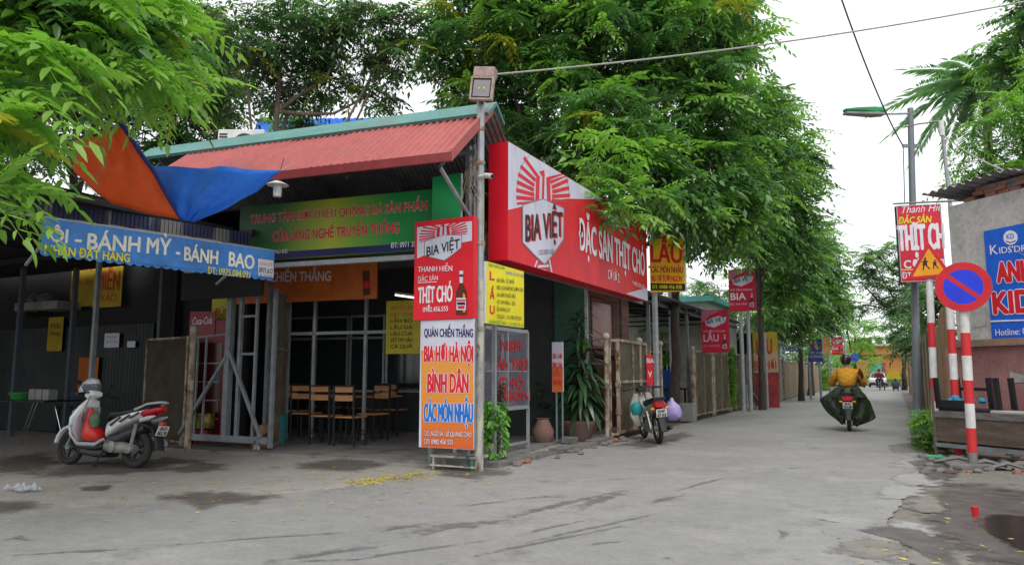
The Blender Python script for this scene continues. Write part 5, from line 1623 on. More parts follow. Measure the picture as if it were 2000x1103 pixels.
B1 = beer_small('red beer lightbox reading BIA hanging under the leaves above the fence', 26.5, (1422, 527), (1478, 606), 'BIA', 'HẢI SẢN NGON', 'ĐC: PHÚ ĐÔ')
B2 = beer_small('dim red beer lightbox reading LẨU above the mossy mesh gates', 22.2, (1369, 606), (1425, 688), 'LẨU', 'HẢI SẢN NGON', 'ĐC: PHÚ ĐÔ', txt=mat('rose_letter', s2l((225, 190, 205)), rough=.5))
for i, (px, py0, y) in enumerate(((1452, 607, 27), (1466, 560, 27.2), (1314, 500, 22.5), (1498, 650, 30), (1524, 640, 38))):
    q = ony(px, 760, y); z1 = ony(px, py0, y).z
    m = MB(); m.tube([(q.x, y, 0), (q.x, y, z1)], .07 if i != 3 else .05, 8)
    tag(m.build('steel_pipe', M_galv, smooth=True), ['left galvanised pipe under the BIA lightbox', 'right galvanised pipe beside the BIA lightbox', 'tall pipe just right of the street tree under the shed roof', 'grey pipe standing in the fence opening', 'dark pipe rising over the brown plank fence'][i], 'pipe')
# far group
B = Board('menu_sign', 'blue roadside board with red LẨU letters far down the fence', 'sign', (0, 42, 0), XP, (1579, 662), (1607, 706), .08, M_blue, mat('deep_blue_print', s2l((30, 90, 190)), rough=.5))
B.text('LẨU', (1582, 682), (1603, 682), 670, M_redtxt, .06); B.text('CÁC LOẠI', (1582, 691), (1605, 691), 686.5, M_ytxt, .04); B.text('GỌI TÔI NGON', (1582, 698), (1605, 698), 694, M_wtxt, .03)
B.polys([[(1585, 701), (1600, 701), (1600, 703), (1585, 703)]], M_redtxt)
B = Board('menu_sign', 'orange poster board between the blue board and the far red beer lightbox', 'sign', (0, 44, 0), XP, (1607, 658), (1622, 692), .06, M_amber, mat('peach_print', s2l((240, 165, 110)), s2l((235, 120, 70)), rough=.5, scale=1, ramp=(.45, .55)))
B = beer_small('farthest red beer lightbox reading BIA above the rider', 46, (1623, 658), (1647, 692), 'BIA', 'HẢI SẢN', 'NGON', m_=M_red)
for i, (px, py0, y) in enumerate(((1583, 706, 42.1), (1603, 706, 42.1), (1621, 660, 44.2), (1655, 655, 47))):
    q = ony(px, 760, y); z1 = ony(px, py0, y).z
    m = MB(); m.tube([(q.x, y, 0), (q.x, y, z1)], .06, 8)
    tag(m.build('steel_pipe', M_galv, smooth=True), ['left leg pipe of the far blue board', 'right leg pipe of the far blue board', 'pipe between the orange board and the far beer lightbox', 'white pole with the round blue sign'][i], 'pipe')
q = ony(1669, 698, 46.8)
t = thing('round_sign', 'small round blue and red sign far along the fence', 'sign', q)
m = MB(); m.lathe([(.26, -.02), (.26, .02)], q, 24, 'y'); m.build('sign_disc', M_blue, t)
m = MB(); m.bar(q + Vector((-.16, -.04, .08)), q + Vector((.16, -.04, -.08)), .06, .01, up=(0, 1, 0)); m.build('sign_bar', M_redtxt, t)

# ================================================================== right side of the road
lp = G(1793, 838)
zt = zat(lp, 1778, 212)
t = thing('street_lamp', 'tall grey street lamp post with a green lamp head over the lane', 'street lamp', lp)
tip = onf(1778, 212, lp.dot(FW)); 
m = MB(); m.tube([lp, lp.lerp(tip, .5), tip], [.1, .085, .07], 14); m.build('post_shaft', mat('lamp_grey', (.2, .225, .25), (.17, .19, .21), rough=.5, metal=.2, scale=3), t, smooth=True)
m = MB(); m.tube([lp, lp + Z_ * .06], .17, 14); m.build('base_plate', M_steel, t)
FL = lp.dot(FW)
a = onf(1776, 222, FL); c = onf(1724, 223, FL - .1); e = onf(1650, 221, FL - .3)
m = MB(); m.tube([a, c], .028, 8); m.build('arm', M_galv, t, smooth=True)
d = (e - c).normalized(); sd = d.cross(Z_).normalized()
m = MB(); m.loft([(c, sd * .1, Z_ * .04), (c + d * .05, sd * .14, Z_ * .075), (c + d * .3, sd * .16, Z_ * .085), (c + d * .8, sd * .15, Z_ * .05), (e, sd * .08, Z_ * .03)], 14, 4)
m.v = [v + Z_ * .07 for v in m.v]; m.build('lamp_head', mat('lamp_green', (.02, .28, .09), rough=.4), t, smooth=True)
m = MB(); m.loft([(c + d * .0, sd * .11, Z_ * .04), (c + d * .25, sd * .15, Z_ * .06), (e, sd * .09, Z_ * .035)], 12, 4); m.v = [v - Z_ * .01 for v in m.v]; m.build('lamp_glass', mat('lamp_tray', (.3, .31, .29), rough=.4), t, smooth=True)
a = onf(1763, 285, FL); c = onf(1796, 285, FL)
m = MB(); m.bar(a, c, .06, .08); m.build('cross_bracket', M_steel, t)
# red sign on the lamp post
B = Board('menu_sign', 'red THỊT CHÓ sign with white letters fixed to the street lamp post', 'sign', (lp.x, 19.8, 0), (XP * 1 + YP * .25), (1750, 402), (1848, 549), .16, mat('dark_brown_side', s2l((80, 40, 40)), rough=.6), mat('coral_print', s2l((216, 40, 62)), rough=.5), frame=.02, frame_mat=M_alu)
B.text('Thanh Hiề', (1762, 417), (1845, 411), 403, M_wtxt, .01, shear=.4)
B.text('ĐẶC SẢN', (1755, 437), (1820, 434), 425, M_ytxt, .05, shear=.25)
B.text('THỊT CH', (1756, 489), (1845, 484), 442, M_wtxt, .06)
B.text('CƠ SỞ 2', (1766, 524), (1846, 521), 509, M_wtxt, .06)
B.polys([[(1758, 526), (1848, 524), (1848, 525.5), (1758, 528)]], M_ytxt)
B.text('ĐT: 0982 456', (1762, 544), (1840, 543), 532, M_wtxt, .04)
m = MB(); m.tube([onf(1745, 398, FL - .4), onf(1898, 391, FL - 4.6)], .02, 8); tag(m.build('support_rod', M_galv, smooth=True), 'thin grey rod bracing the red sign back to the grey wall', 'rod')

# red and white poles and road signs
def ringpole(px, py, tilt_px, top_py, bands, lab, r=.05, F=None, group='red and white sign poles'):
    g = G(px, py) if F is None else Vector((*(onf(px, py, F).xy), 0))
    FF = g.dot(FW)
    tip = onf(tilt_px, top_py, FF)
    t = thing('sign_pole', lab, 'pole', g, group)
    z0 = g.z
    M_pw = mat('pole_white', (.68, .68, .66), (.55, .55, .53), rough=.6, scale=8, dirt=(.35, .33, .3), dramp=(.6, .75)); M_pr = mat('pole_red', (.6, .025, .03), (.5, .03, .03), rough=.55, scale=8, dirt=(.4, .2, .18), dramp=(.62, .8))
    for (f0, f1, c_) in bands:
        m = MB(); m.tube([g.lerp(tip, f0), g.lerp(tip, f1)], r, 16); m.build('band', {'w': M_pw, 'r': M_pr, 'c': M_stone}[c_], t, smooth=True)
    return t, g, tip
def bnd(g_py, top_py, cuts):
    out = []
    tot = g_py - top_py
    for a, b_, c_ in cuts:
        out.append(((g_py - a) / tot, (g_py - b_) / tot, c_))
    return out
tA, gA, tipA = ringpole(1901, 913, 1880, 560, bnd(913, 560, [(913, 884, 'c'), (884, 837, 'r'), (837, 790, 'w'), (790, 745, 'r'), (745, 697, 'w'), (697, 652, 'r'), (652, 560, 'w')]), 'straight red and white banded pole carrying the round no parking sign', .062)
F1 = 12.6
tB, gB, tipB = ringpole(1824, 800, 1813, 500, bnd(800, 500, [(800, 770, 'w'), (770, 725, 'w'), (725, 690, 'r'), (690, 643, 'w'), (643, 605, 'r'), (605, 500, 'w')]), 'scuffed red and white pole carrying the triangular children sign', .058, F=12.9)
tC, gC, tipC = ringpole(1866, 800, 1854, 585, bnd(800, 585, [(800, 765, 'r'), (765, 732, 'w'), (732, 697, 'r'), (697, 661, 'w'), (661, 627, 'r'), (627, 585, 'w')]), 'middle red and white pole standing between the two sign poles', .06, F=12.3)
# plinth
m = MB(); m.obox(gA + Vector((-.3, -.2, -.02)), Vector((.55, .1, 0)), Vector((-.05, .35, 0)), Z_ * .08); tag(m.build('plinth', M_stone, bevel=.02), 'rough concrete footing under the no parking pole', 'footing')
# round sign
c = onf(1881, 560, gA.dot(FW) - .08)
fc = (CO - c); fc.z = 0; fc.normalize()
fc = (Matrix.Rotation(R(-4), 3, 'Z') @ fc)
sx_ = Z_.cross(fc).normalized()
t = thing('no_parking_sign', 'round blue no parking sign with a red rim and red diagonal bar', 'road sign', c)
rr = .355
def disc(m, c, r0, r1, h0, h1, n=48):
    if r0 == 0:
        vs = [c + fc * h1] + [c + (sx_ * math.cos(2 * math.pi * k / n) + Z_ * math.sin(2 * math.pi * k / n)) * r1 + fc * h1 for k in range(n)]
        m.add(vs, [(0, 1 + k, 1 + (k + 1) % n) for k in range(n)])
    else:
        vs = []
        for k in range(n):
            d_ = sx_ * math.cos(2 * math.pi * k / n) + Z_ * math.sin(2 * math.pi * k / n)
            vs += [c + d_ * r0 + fc * h1, c + d_ * r1 + fc * h1]
        m.add(vs, [(2 * k, 2 * k + 1, (2 * k + 3) % (2 * n), (2 * k + 2) % (2 * n)) for k in range(n)])
mm = MB()
o_ = len(mm.v)
for h in (-.012, .012):
    for k in range(48):
        mm.v.append(c + (sx_ * math.cos(2 * math.pi * k / 48) + Z_ * math.sin(2 * math.pi * k / 48)) * rr + fc * h)
mm.f += [(k, (k + 1) % 48, 48 + (k + 1) % 48, 48 + k) for k in range(48)] + [tuple(range(48))[::-1], tuple(range(48, 96))]; mm.m += [0] * 50
mm.build('sign_plate', M_steel, t)
M_sred = mat('sign_red', s2l((205, 22, 40)), rough=.35, fine=.02); M_sblue = mat('sign_blue', s2l((22, 56, 220)), rough=.35, fine=.02)
m = MB(); disc(m, c, rr * .7, rr * .995, 0, .015); m.build('red_rim', M_sred, t)
m = MB(); disc(m, c, 0, rr * .705, 0, .014); m.build('blue_disc', M_sblue, t)
m = MB(); d1_ = (-sx_ * .72 * -1 + Z_ * -.62).normalized(); d2_ = d1_.cross(fc)
d1_ = (sx_ * .74 - Z_ * .66).normalized(); d2_ = d1_.cross(fc).normalized()
m.add([c - d1_ * rr * .73 - d2_ * .03 + fc * .016, c + d1_ * rr * .73 - d2_ * .03 + fc * .016, c + d1_ * rr * .73 + d2_ * .03 + fc * .016, c - d1_ * rr * .73 + d2_ * .03 + fc * .016], [(0, 1, 2, 3)])
m.build('diagonal_bar', M_sred, t)
# triangle sign
FT = gB.dot(FW) - .1
B = Board('children_sign', 'triangular yellow sign with red rim and two running children', 'road sign', onf(1818, 520, FT), sx_, (1772, 475), (1862, 547), .001, M_sred, M_sred)
for n in list(CH[B.root.name]):
    bpy.data.objects.remove(bpy.data.objects[n])
CH[B.root.name] = []
tri = [B.pt(*B.uv(1813, 473)), B.pt(*B.uv(1862, 540)), B.pt(*B.uv(1771, 547))]
m = MB(); m.prism([p - B.N * .02 for p in tri][::-1], B.N * .02); m.build('sign_plate', M_sred, B.root, bevel=.01)
cn = sum(tri, Vector()) / 3
B.lift = .007
m = MB(); m.add([cn + (p - cn) * .74 + B.N * .004 for p in tri], [(0, 1, 2)]); m.build('yellow_face', mat('sign_yellow', s2l((240, 160, 10)), rough=.4, fine=.02), B.root)
def kid(ox, oy, s, f=1):
    q = lambda pts: [(ox + x * s * f, oy + y * s) for x, y in pts]
    h = [(ox + 1.5 * s * math.cos(k * .785), oy - 9 * s + 1.7 * s * math.sin(k * .785)) for k in range(8)]
    L = [h, q([(-1.2, -7), (1.4, -7), (3, 0), (-3.6, 0)]), q([(-1.2, -7), (-.4, -5.6), (-4.6, -3.4), (-5.2, -4.2)]), q([(1, -7), (4.4, -4.6), (3.8, -3.8), (.6, -5.6)]),
         q([(-2.6, 0), (-.8, 0), (-2, 6.5), (-3.6, 6.2)]), q([(.4, 0), (2.4, 0), (7, 4.6), (6, 5.8)])]
    return L
a1 = [B.uv(*p) for p in [(0, 0)]]
B.u0, B.u1, B.v0, B.v1 = -5, 5, -5, 5
base = [on(1806, 520, B.P, B.N), on(1825, 522, B.P, B.N)]
B.polys(kid(1807, 518, 1.45), M_btxt, 'child_silhouette'); B.polys(kid(1826, 518, 1.05), M_btxt, 'child_silhouette')
B.root.location = B.root.location

# thin pole with diagonal arm and cables
pA = onf(1856, 400, 16.0); pT = onf(1838, 236, 16.0)
gz = Vector((pA.x, pA.y, 0))
t = thing('thin_pole', 'thin grey pole with a bent arm rising behind the grey wall', 'pole', gz)
m = MB(); m.tube([gz, pA, pT], [.05, .045, .035], 10); m.build('post_shaft', M_galv, t, smooth=True)
m = MB(); m.tube([pT, onf(1790, 243, 16.5), onf(1765, 249, 17)], .018, 8); m.build('arm', M_galv, t, smooth=True)
m = MB(); m.tube([pT + Z_ * .0, pT - Z_ * .35], .055, 8); m.build('sleeve', M_white, t, smooth=True)
def cable(name, lab, p, q, sag, r, m_, n=24):
    b_ = MB(); pts = []
    for i in range(n + 1):
        t_ = i / n; c_ = p.lerp(q, t_); c_.z -= sag * 4 * t_ * (1 - t_); pts.append(c_)
    b_.tube(pts, r, 6); return tag(b_.build(name, m_, smooth=True), lab, 'cable')
cable('overhead_cable', 'pale overhead cable running from the corner pole across the lane to the upper right', onf(963, 146, 10.1), onf(2300, -62, 12.5), .22, .013, mat('pale_cable', (.4, .42, .36), rough=.6))
cable('overhead_cable', 'dark overhead cable dropping from the top edge down to the lamp post bracket', onf(1600, -130, 12), onf(1763, 284, FL), .35, .016, mat('green_black_cable', (.06, .1, .09), rough=.6))
cable('overhead_cable', 'thin black cable hanging from the lamp post bracket to the red sign', onf(1764, 284, FL), onf(1767, 398, FL), .0, .012, M_black, 6)
cable('overhead_cable', 'pale cord slanting from the thin pole over the grey wall', onf(1840, 262, 16), onf(1982, 340, 13.5), .1, .014, mat('pale_cable', (.4, .42, .36)))
cable('overhead_cable', 'thin pale wire crossing the kindergarten banner', onf(1852, 415, 14), onf(2010, 503, 11.9), .02, .005, M_galv)
cable('overhead_cable', 'thin wire stretched between the trees on the left of the lane', onf(1480, 362, 17), onf(1565, 345, 22), .02, .012, mat('pale_cable', (.4, .42, .36)))

# ------------------------------------------------------------------ grey wall building with kindergarten banner
wc = onf(1860, 500, 13.4); wc.z = 0
uw = Vector((.7, -.714, 0)).normalized(); nw = Vector((-uw.y, uw.x, 0))  # nw points away from the camera (right/back)
def pw_(s, h=0, z=0): return wc + uw * s - nw * h + Z_ * z
def zw(px, py): return on(px, py, wc, nw).z
def sw(px, py): return (on(px, py, wc, nw) - wc).dot(uw)
zlo = zw(1930, 676); ztop = zw(1900, 392)
bd = thing('grey_building', 'grey plastered wall building with exposed bricks under a rusty corrugated roof at the right', 'building', wc)
m = MB(); m.obox(pw_(-.02, 0, zlo + .12), uw * 4.2, nw * 3.0, Z_ * (ztop - zlo - .12)); m.build('plaster_wall', M_greyplast, bd)
m = MB(); m.obox(pw_(-.1, .1, zlo), uw * 4.4, nw * 3.1, Z_ * .118); m.build('ledge', mat('ochre_ledge', (.34, .2, .12), (.2, .15, .11), rough=.85, scale=3, bump=.4), bd)
m = MB(); m.obox(pw_(-.35, -.05, 0), uw * 4.6, nw * 3.0, Z_ * (zlo - .002)); m.build('pink_wall', M_pink, bd)
r_ = random.Random(8)
for row in range(3):
    s = .1 + row * .2 + r_.uniform(0, .1)
    while s < 3.9:
        L_ = .21
        if r_.random() < .82:
            b_ = MB(); dz = ztop + .002 + row * .075
            b_.obox(pw_(s, r_.uniform(-.03, .02), dz), uw * L_ * .95, nw * .11, Z_ * .068 + uw * r_.uniform(-.01, .01)); b_.build('brick', M_brick if r_.random() < .7 else M_stone, bd)
        s += L_
for k in range(5):
    b_ = MB(); b_.corr(pw_(-.3 + k * .9, .3, ztop + .27 + .03 * math.sin(k * 2.1)), uw, nw + Z_ * -.05, .95, 3.2, .03, .19, 6); b_.build('roof_sheet', M_greyroof, bd)
BP = Board('kindergarten_banner', 'blue banner for a children\'s English centre with big red letters on the grey wall', 'banner', pw_(0, .03), uw, (1921, 452), (2090, 671), .02, mat('royal_print', s2l((26, 100, 215)), rough=.5), mat('royal_print', (0, 0, 0)))
pts = [(1974 + 14 * math.cos(k * math.pi / 12), 464 + 14 * math.sin(k * math.pi / 12)) for k in range(24)]
BP.poly(pts, M_wtxt, 'print')
BP.text('KD', (1967, 467), (1981, 466), 457, M_blue, .05)
BP.polys([[(1965, 470), (1974, 473), (1974, 475), (1965, 472)], [(1974, 473), (1984, 469), (1984, 471), (1974, 475)]], M_navy)
BP.text("K", (1935, 497), (1950, 496), 479, M_wtxt, .02)
BP.text("IDS'DREAM", (1953, 495), (2042, 487), 483, M_wtxt, .03)
BP.text('ANH NGỮ', (1950, 551), (2110, 540), 514, M_redtxt, .1, outline=M_wtxt, ow=.07)
BP.text('KIDS', (1943, 612), (2045, 606), 572, M_redtxt, .1, outline=M_wtxt, ow=.07)
BP.polys([[(1931, 626), (2090, 620), (2090, 622.5), (1931, 629)]], M_wtxt)
BP.text('Hotline: 0972 555', (1946, 655), (2060, 650), 643, M_wtxt, .02)
m = MB(); u_ = lambda px, py: on(px, py, pw_(0, .012), nw)
m.add([u_(1900, 605), u_(1926, 598), u_(1926, 636), u_(1902, 640)], [(0, 1, 2, 3)]); tag(m.build('torn_paper', mat('torn_paper', (.45, .45, .45), (.33, .32, .3), rough=.9, scale=9)), 'torn paper notices left of the blue banner', 'paper')
wp2 = lambda px, py: on(px, py, pw_(0, .0625 - .05 + .012 - .05), nw)
m = MB(); m.add([on(px, py, pw_(0, -.04), nw) for (px, py) in ((1972, 723), (1981, 728), (2000, 732), (2000, 746), (1973, 747))], [(4, 3, 2, 1, 0)]); tag(m.build('torn_paper', mat('torn_paper', (0, 0, 0))), 'torn white paper stuck on the pink wall', 'paper')

# pale panels and posts along the right side beyond the wall
r_ = random.Random(12)
rf = thing('panel_fence', 'cream and ochre upright panels along the right side of the lane', 'fence', (.9, 22, 0))
y = 16.2
while y < 60:
    w = r_.uniform(.5, .9)
    m = MB(); m.box(.95 + r_.uniform(-.03, .03), y, 0, 1.0, y + w * .95, 2.6 + r_.uniform(-.3, .35)); m.build('panel', [M_plank2, mat('ochre_panel', (.4, .26, .12), (.28, .18, .1), rough=.8, scale=2), M_oldwood, M_plank][r_.randrange(4)], rf)
    y += w
# ------------------------------------------------------------------ old wooden cart/counter by the signs
ca = G(1822, 888) + Vector((.05, .05, 0)); cd = Vector((.75, -.66, 0)).normalized(); cn_ = Vector((-cd.y, cd.x, 0))
ct = thing('wooden_counter', 'old dark wooden counter on a metal frame at the foot of the sign poles', 'counter', ca)
zA = zat(ca, 1822, 802); zB = zat(ca, 1822, 755)
def cp(s, d_=0, z=0): return ca + cd * s + cn_ * d_ + Z_ * z
m = MB(); m.bar(cp(0, 0, 0), cp(0, 0, zB), .045); m.build('leg', M_oldwood, ct)
for (s, d_) in ((2.2, 0), (0, .65), (2.2, .65)):
    m = MB(); m.bar(cp(s, d_, 0), cp(s, d_, zA), .05); m.build('leg', M_oldwood, ct)
m = MB(); m.obox(cp(.03, -.02, zA - .09), cd * 2.2, cn_ * .06, Z_ * .09); m.build('top_rail', mat('grey_worn_wood', (.2, .195, .185), (.11, .1, .095), rough=.8, scale=4, stretch=(1, 1, 6), bump=.3), ct)
m = MB(); m.obox(cp(.03, 0, zA - .47), cd * 2.2, cn_ * .04, Z_ * .375); m.build('front_board', M_oldwood, ct)
for k in range(4):
    m = MB(); m.obox(cp(.03, .07 + k * .15, zA - .03 + r_.uniform(0, .012)), cd * 2.2, cn_ * .14, Z_ * .03); m.build('top_board', M_oldwood, ct)
m = MB(); m.bar(cp(0.02, 0, .17), cp(2.2, 0, .17), .05, .06); m.bar(cp(0.02, .65, .17), cp(2.2, .65, .17), .05, .06); m.build('bottom_rail', M_steel, ct)
m = MB(); m.obox(cp(.1, .4, .2), cd * 2.0, cn_ * .03, Z_ * (zA - .5)); m.build('back_board', mat('blackish_wood', (.03, .027, .025), rough=.9), ct)  # plain near-black board behind the counter's open lower half
for k, (s, w, h) in enumerate(((.15, .5, .22), (.8, .4, .3), (1.3, .5, .2))):
    m = MB(); c = cp(s + w / 2, .2, .2)
    m.loft([(c, cd * w * .5, cn_ * .13), (c + Z_ * h * .6, cd * w * .45, cn_ * .12), (c + Z_ * h, cd * w * .2, cn_ * .05)], 10, 2.5)
    tag(m.build('junk_sack', mat('sack_%d' % k, [(.09, .06, .05), (.12, .07, .055), (.06, .05, .05)][k], rough=.9, bump=.5), smooth=True), ['grimy sack stuffed low in the counter at its left end', 'reddish grimy sack in the middle under the counter', 'dark sack under the counter right of the no parking pole'][k], 'sack')
m = MB(); m.obox(cp(.95, .02, zA + .0), cd * .75, cn_ * .3, Z_ * .05); tag(m.build('folded_tarp', mat('pale_plastic', (.4, .4, .38), rough=.6), bevel=.015), 'flat pale folded plastic sheet on the counter', 'sheet')
m = MB(); m.tube([cp(1.5, .1, zA + .05), cp(2.2, .15, zA + .05)], .04, 8); tag(m.build('black_tube', M_black, smooth=True), 'black tube lying on the counter right of the no parking pole', 'tube')
# upturned black stool with blue plastic
so = cp(.12, .1, zA + .01)
t = thing('upturned_stool', 'upturned black low table with its legs in the air on the counter', 'table', so)
m = MB(); m.obox(so - cd * .1, cd * 1.0, cn_ * .5, Z_ * .04); m.build('tabletop', M_black, t, bevel=.006)
for (s, d_) in ((-.09, 0), (.44, 0), (.86, .1), (-.05, .44), (.5, .44), (.86, .44)):
    m = MB(); a = so + cd * s + cn_ * d_ + Z_ * .03; m.bar(a, a + Z_ * .5 - cd * .03, .075, .05, up=cn_); m.build('leg', M_black, t)
m = MB(); m.obox(so - cd * .07 - cn_ * .02 + Z_ * .04, cd * .5, cn_ * .02, Z_ * .13); m.obox(so - cd * .07 + cn_ * .44 + Z_ * .32, cd * .5, cn_ * .02, Z_ * .05); m.build('side_panel', M_black, t)
m = MB(); r_ = random.Random(4)
for k in range(9):
    c = so + cd * (.08 + .05 * k + r_.uniform(-.02, .02)) + cn_ * r_.uniform(.05, .25) + Z_ * (.16 + r_.uniform(-.02, .04))
    rr_ = r_.uniform(.05, .09)
    m.lathe([(rr_ * .4, -rr_ * .8), (rr_, -.01), (rr_ * .8, rr_ * .4), (rr_ * .2, rr_ * .7)], c, 7)
tag(m.build('plastic_bags', mat('cyan_plastic', (.02, .3, .45), (.01, .2, .33), rough=.35, scale=12), smooth=True), 'crumpled bright blue plastic bags in the upturned black table', 'bags')

# rubble and litter on the right verge
t = thing('rubble', 'broken stones and slabs scattered under the wooden counter', 'rubble', (.9, 12.6, 0))
for k in range(46):
    px, py = r_.uniform(1790, 2010), r_.uniform(884, 925)
    g = G(px, py); s = r_.uniform(.02, .075); c = g + Z_ * (s * .3)
    m = MB(); m.loft([(c - Z_ * s * .5, XP * s * .9, YP * s * r_.uniform(.6, 1.2)), (c, XP * s * r_.uniform(.9, 1.3), YP * s), (c + Z_ * s * .45, XP * s * .5, YP * s * .6)], 6, 3); m.build('stone', [M_stone, M_stone, M_brick, M_oldwood, M_stone, M_stone][k % 6], t)
for k, (px, py, w, lab) in enumerate(((1925, 912, .25, 'curved broken tile at the right of the no parking pole'), (1968, 917, .2, 'grey brick lying right of the no parking pole'), (1870, 905, .3, 'curved dark tile left of the no parking pole'))):
    g = G(px, py); m = MB(); m.loft([(g + Vector((-w, 0, .02)), YP * .1, Z_ * .02), (g + Vector((0, .02, .09)), YP * .1, Z_ * .03), (g + Vector((w, 0, .03)), YP * .09, Z_ * .02)], 8, 3)
    tag(m.build('broken_tile', M_stone), lab, 'tile')
g = G(1812, 896); m = MB(); m.tube([g + Z_ * .035, g + Vector((.2, -.05, .035))], [.035, .035], 10); m.tube([g + Vector((.2, -.05, .035)), g + Vector((.27, -.07, .035))], [.02, .015], 8)
tag(m.build('litter_bottle', mat('green_bottle', (.03, .35, .12), rough=.3), smooth=True), 'green and yellow drink bottle lying on the verge', 'bottle')
g = G(1905, 1008); m = MB(); m.lathe([(.025, 0), (.035, .09), (.03, .09)], g, 10); tag(m.build('litter_cup', mat('red_plastic2', (.6, .02, .03), rough=.4)), 'small red cup at the edge of the puddle', 'cup')
# clear plastic on forecourt
g = G(45, 958); m = MB(); r_ = random.Random(9)
n = 9
vs = [g + Vector((-.22 + .05 * i, -.1 + .025 * j, .01 + abs(r_.gauss(0, .03)))) for j in range(n) for i in range(n)]
m.add(vs, [(j * n + i, j * n + i + 1, (j + 1) * n + i + 1, (j + 1) * n + i) for j in range(n - 1) for i in range(n - 1)])
tag(m.build('plastic_bag', mat('clear_plastic', (.55, .6, .65), rough=.25, alpha=.6, fine=0)), 'crumpled clear plastic bag on the ground at the far left', 'bag')

# ------------------------------------------------------------------ far end of the lane
M_org = mat('orange_wall', (.5, .22, .07), (.42, .18, .06), rough=.8, scale=.4)
t = thing('orange_building', 'orange building with a turquoise gate closing the far end of the lane', 'building', (-1, 106, 0))
a = ony(1690, 676, 105); c = ony(1775, 676, 105)
m = MB(); m.box(a.x - 3, 105, 0, c.x + 8, 112, a.z); m.build('wall', M_org, t)
q0 = ony(1699, 708, 104.9); q1 = ony(1722, 724, 104.9)
m = MB(); m.box(q0.x, 104.85, 0, q1.x, 104.95, q0.z); m.build('gate', mat('turquoise', (.12, .42, .4), rough=.5), t)
q2 = ony(1729, 708, 104.9)
m = MB(); m.box(q1.x + .05, 104.8, 0, q2.x, 104.95, q0.z); m.build('door', mat('rust_door', (.3, .08, .04), rough=.6), t)
m = MB(); m.box(a.x - 3.3, 104.5, q0.z + 1.0, c.x + 8.3, 105, q0.z + 1.2); m.build('ledge', mat('ochre2', (.4, .2, .08), rough=.8), t)
for k in range(8):
    m = MB(); xx = a.x + 1.2 * k; m.box(xx, 104.93, q0.z + 2.2, xx + .8, 104.98, q0.z + 3.2); w = m.build('window', M_glass, t)
m = MB(); m.box(a.x - 3.4, 104.6, a.z, c.x + 8.4, 112.2, a.z + .3); m.build('parapet', M_cream, t)
# ================================================================== two-wheelers
def wheel(t, c, Rr, name='wheel', spokes=5, tw=.05, rimm=None, wire=False):
    c = Vector(c)
    m = MB(); m.torus(c, Rr - tw * .95, tw, 'y', 36, 10); w = m.build('wheel', M_rubber, t, smooth=True)
    m = MB(); m.torus(c, Rr - tw * 2.0, .016, 'y', 32, 8); m.build('rim', rimm or M_chrome, w, smooth=True)
    m = MB()
    n = 24 if wire else spokes
    for k in range(n):
        a = 2 * math.pi * k / n
        d = Vector((math.cos(a), 0, math.sin(a)))
        if wire: m.tube([c + d * .04 + YP * (.02 * (-1) ** k), c + d * (Rr - tw * 2)], .002, 4)
        else: m.bar(c + d * .03, c + d * (Rr - tw * 2), .035, .03, up=(0, 1, 0))
    m.build('spoke', rimm or M_chrome, w)
    m = MB(); m.tube([c - YP * .07, c + YP * .07], .045, 14); m.build('hub', M_steel, w, smooth=True)
    return w
def L3(m, pts, n=14, p=2.6):
    """pts: (x,z,half width,half height, tilt deg of section)"""
    secs = []
    for (x, z, hw, hh, a) in pts:
        secs.append(((x, 0, z), (0, hw, 0), (-hh * math.sin(R(a)), 0, hh * math.cos(R(a)))))
    return m.loft(secs, n, p)
def L3y(m, pts, y0, n=10, p=2.4):
    return m.loft([((x, y0, z), (0, hw, 0), (-hh * math.sin(R(a)), 0, hh * math.cos(R(a)))) for (x, z, hw, hh, a) in pts], n, p)
M_spw = mat('scooter_white', (.85, .87, .87), (.8, .82, .82), rough=.22, coat=.5, fine=.02)
M_silv = mat('scooter_silver', (.55, .57, .6), rough=.3, metal=.3, fine=.02)
M_tail = mat('tail_light_red', (.45, .01, .02), rough=.2, fine=0)
M_plate = mat('plate_white', (.62, .62, .58), (.5, .5, .46), rough=.5, scale=9)
M_eng = mat('engine_alloy', (.3, .29, .27), (.18, .17, .16), rough=.6, metal=.4, scale=9)

def plate(t, c, hw, hh, tilt, l1, l2, facing=-1):
    """number plate at the rear; c centre, faces -x, local frame"""
    c = Vector(c); up = Vector((-math.sin(R(tilt)) * -1 * 0 + math.sin(R(tilt)), 0, math.cos(R(tilt)))); right = Vector((0, -1, 0)); n = right.cross(up)
    m = MB(); m.obox(c - right * hw - up * hh - n * .006, right * 2 * hw, n * .006, up * 2 * hh); p = m.build('number_plate', M_plate, t)
    for k, (tx, z0, z1) in enumerate(((l1, .12, .8), (l2, -.8, -.12))):
        V, Fs = glyphs(tx, .045, 0)
        x0 = min(v[0] for v in V); x1 = max(v[0] for v in V)
        w = hw * (1.35 if k == 0 else 1.7)
        m = MB(); m.add([c + right * (-w / 2 + w * (x - x0) / (x1 - x0)) + up * (hh * (z0 + (z1 - z0) * y / .7)) + n * .003 for x, y in V], Fs)
        m.build('lettering', M_btxt, p)
    return p

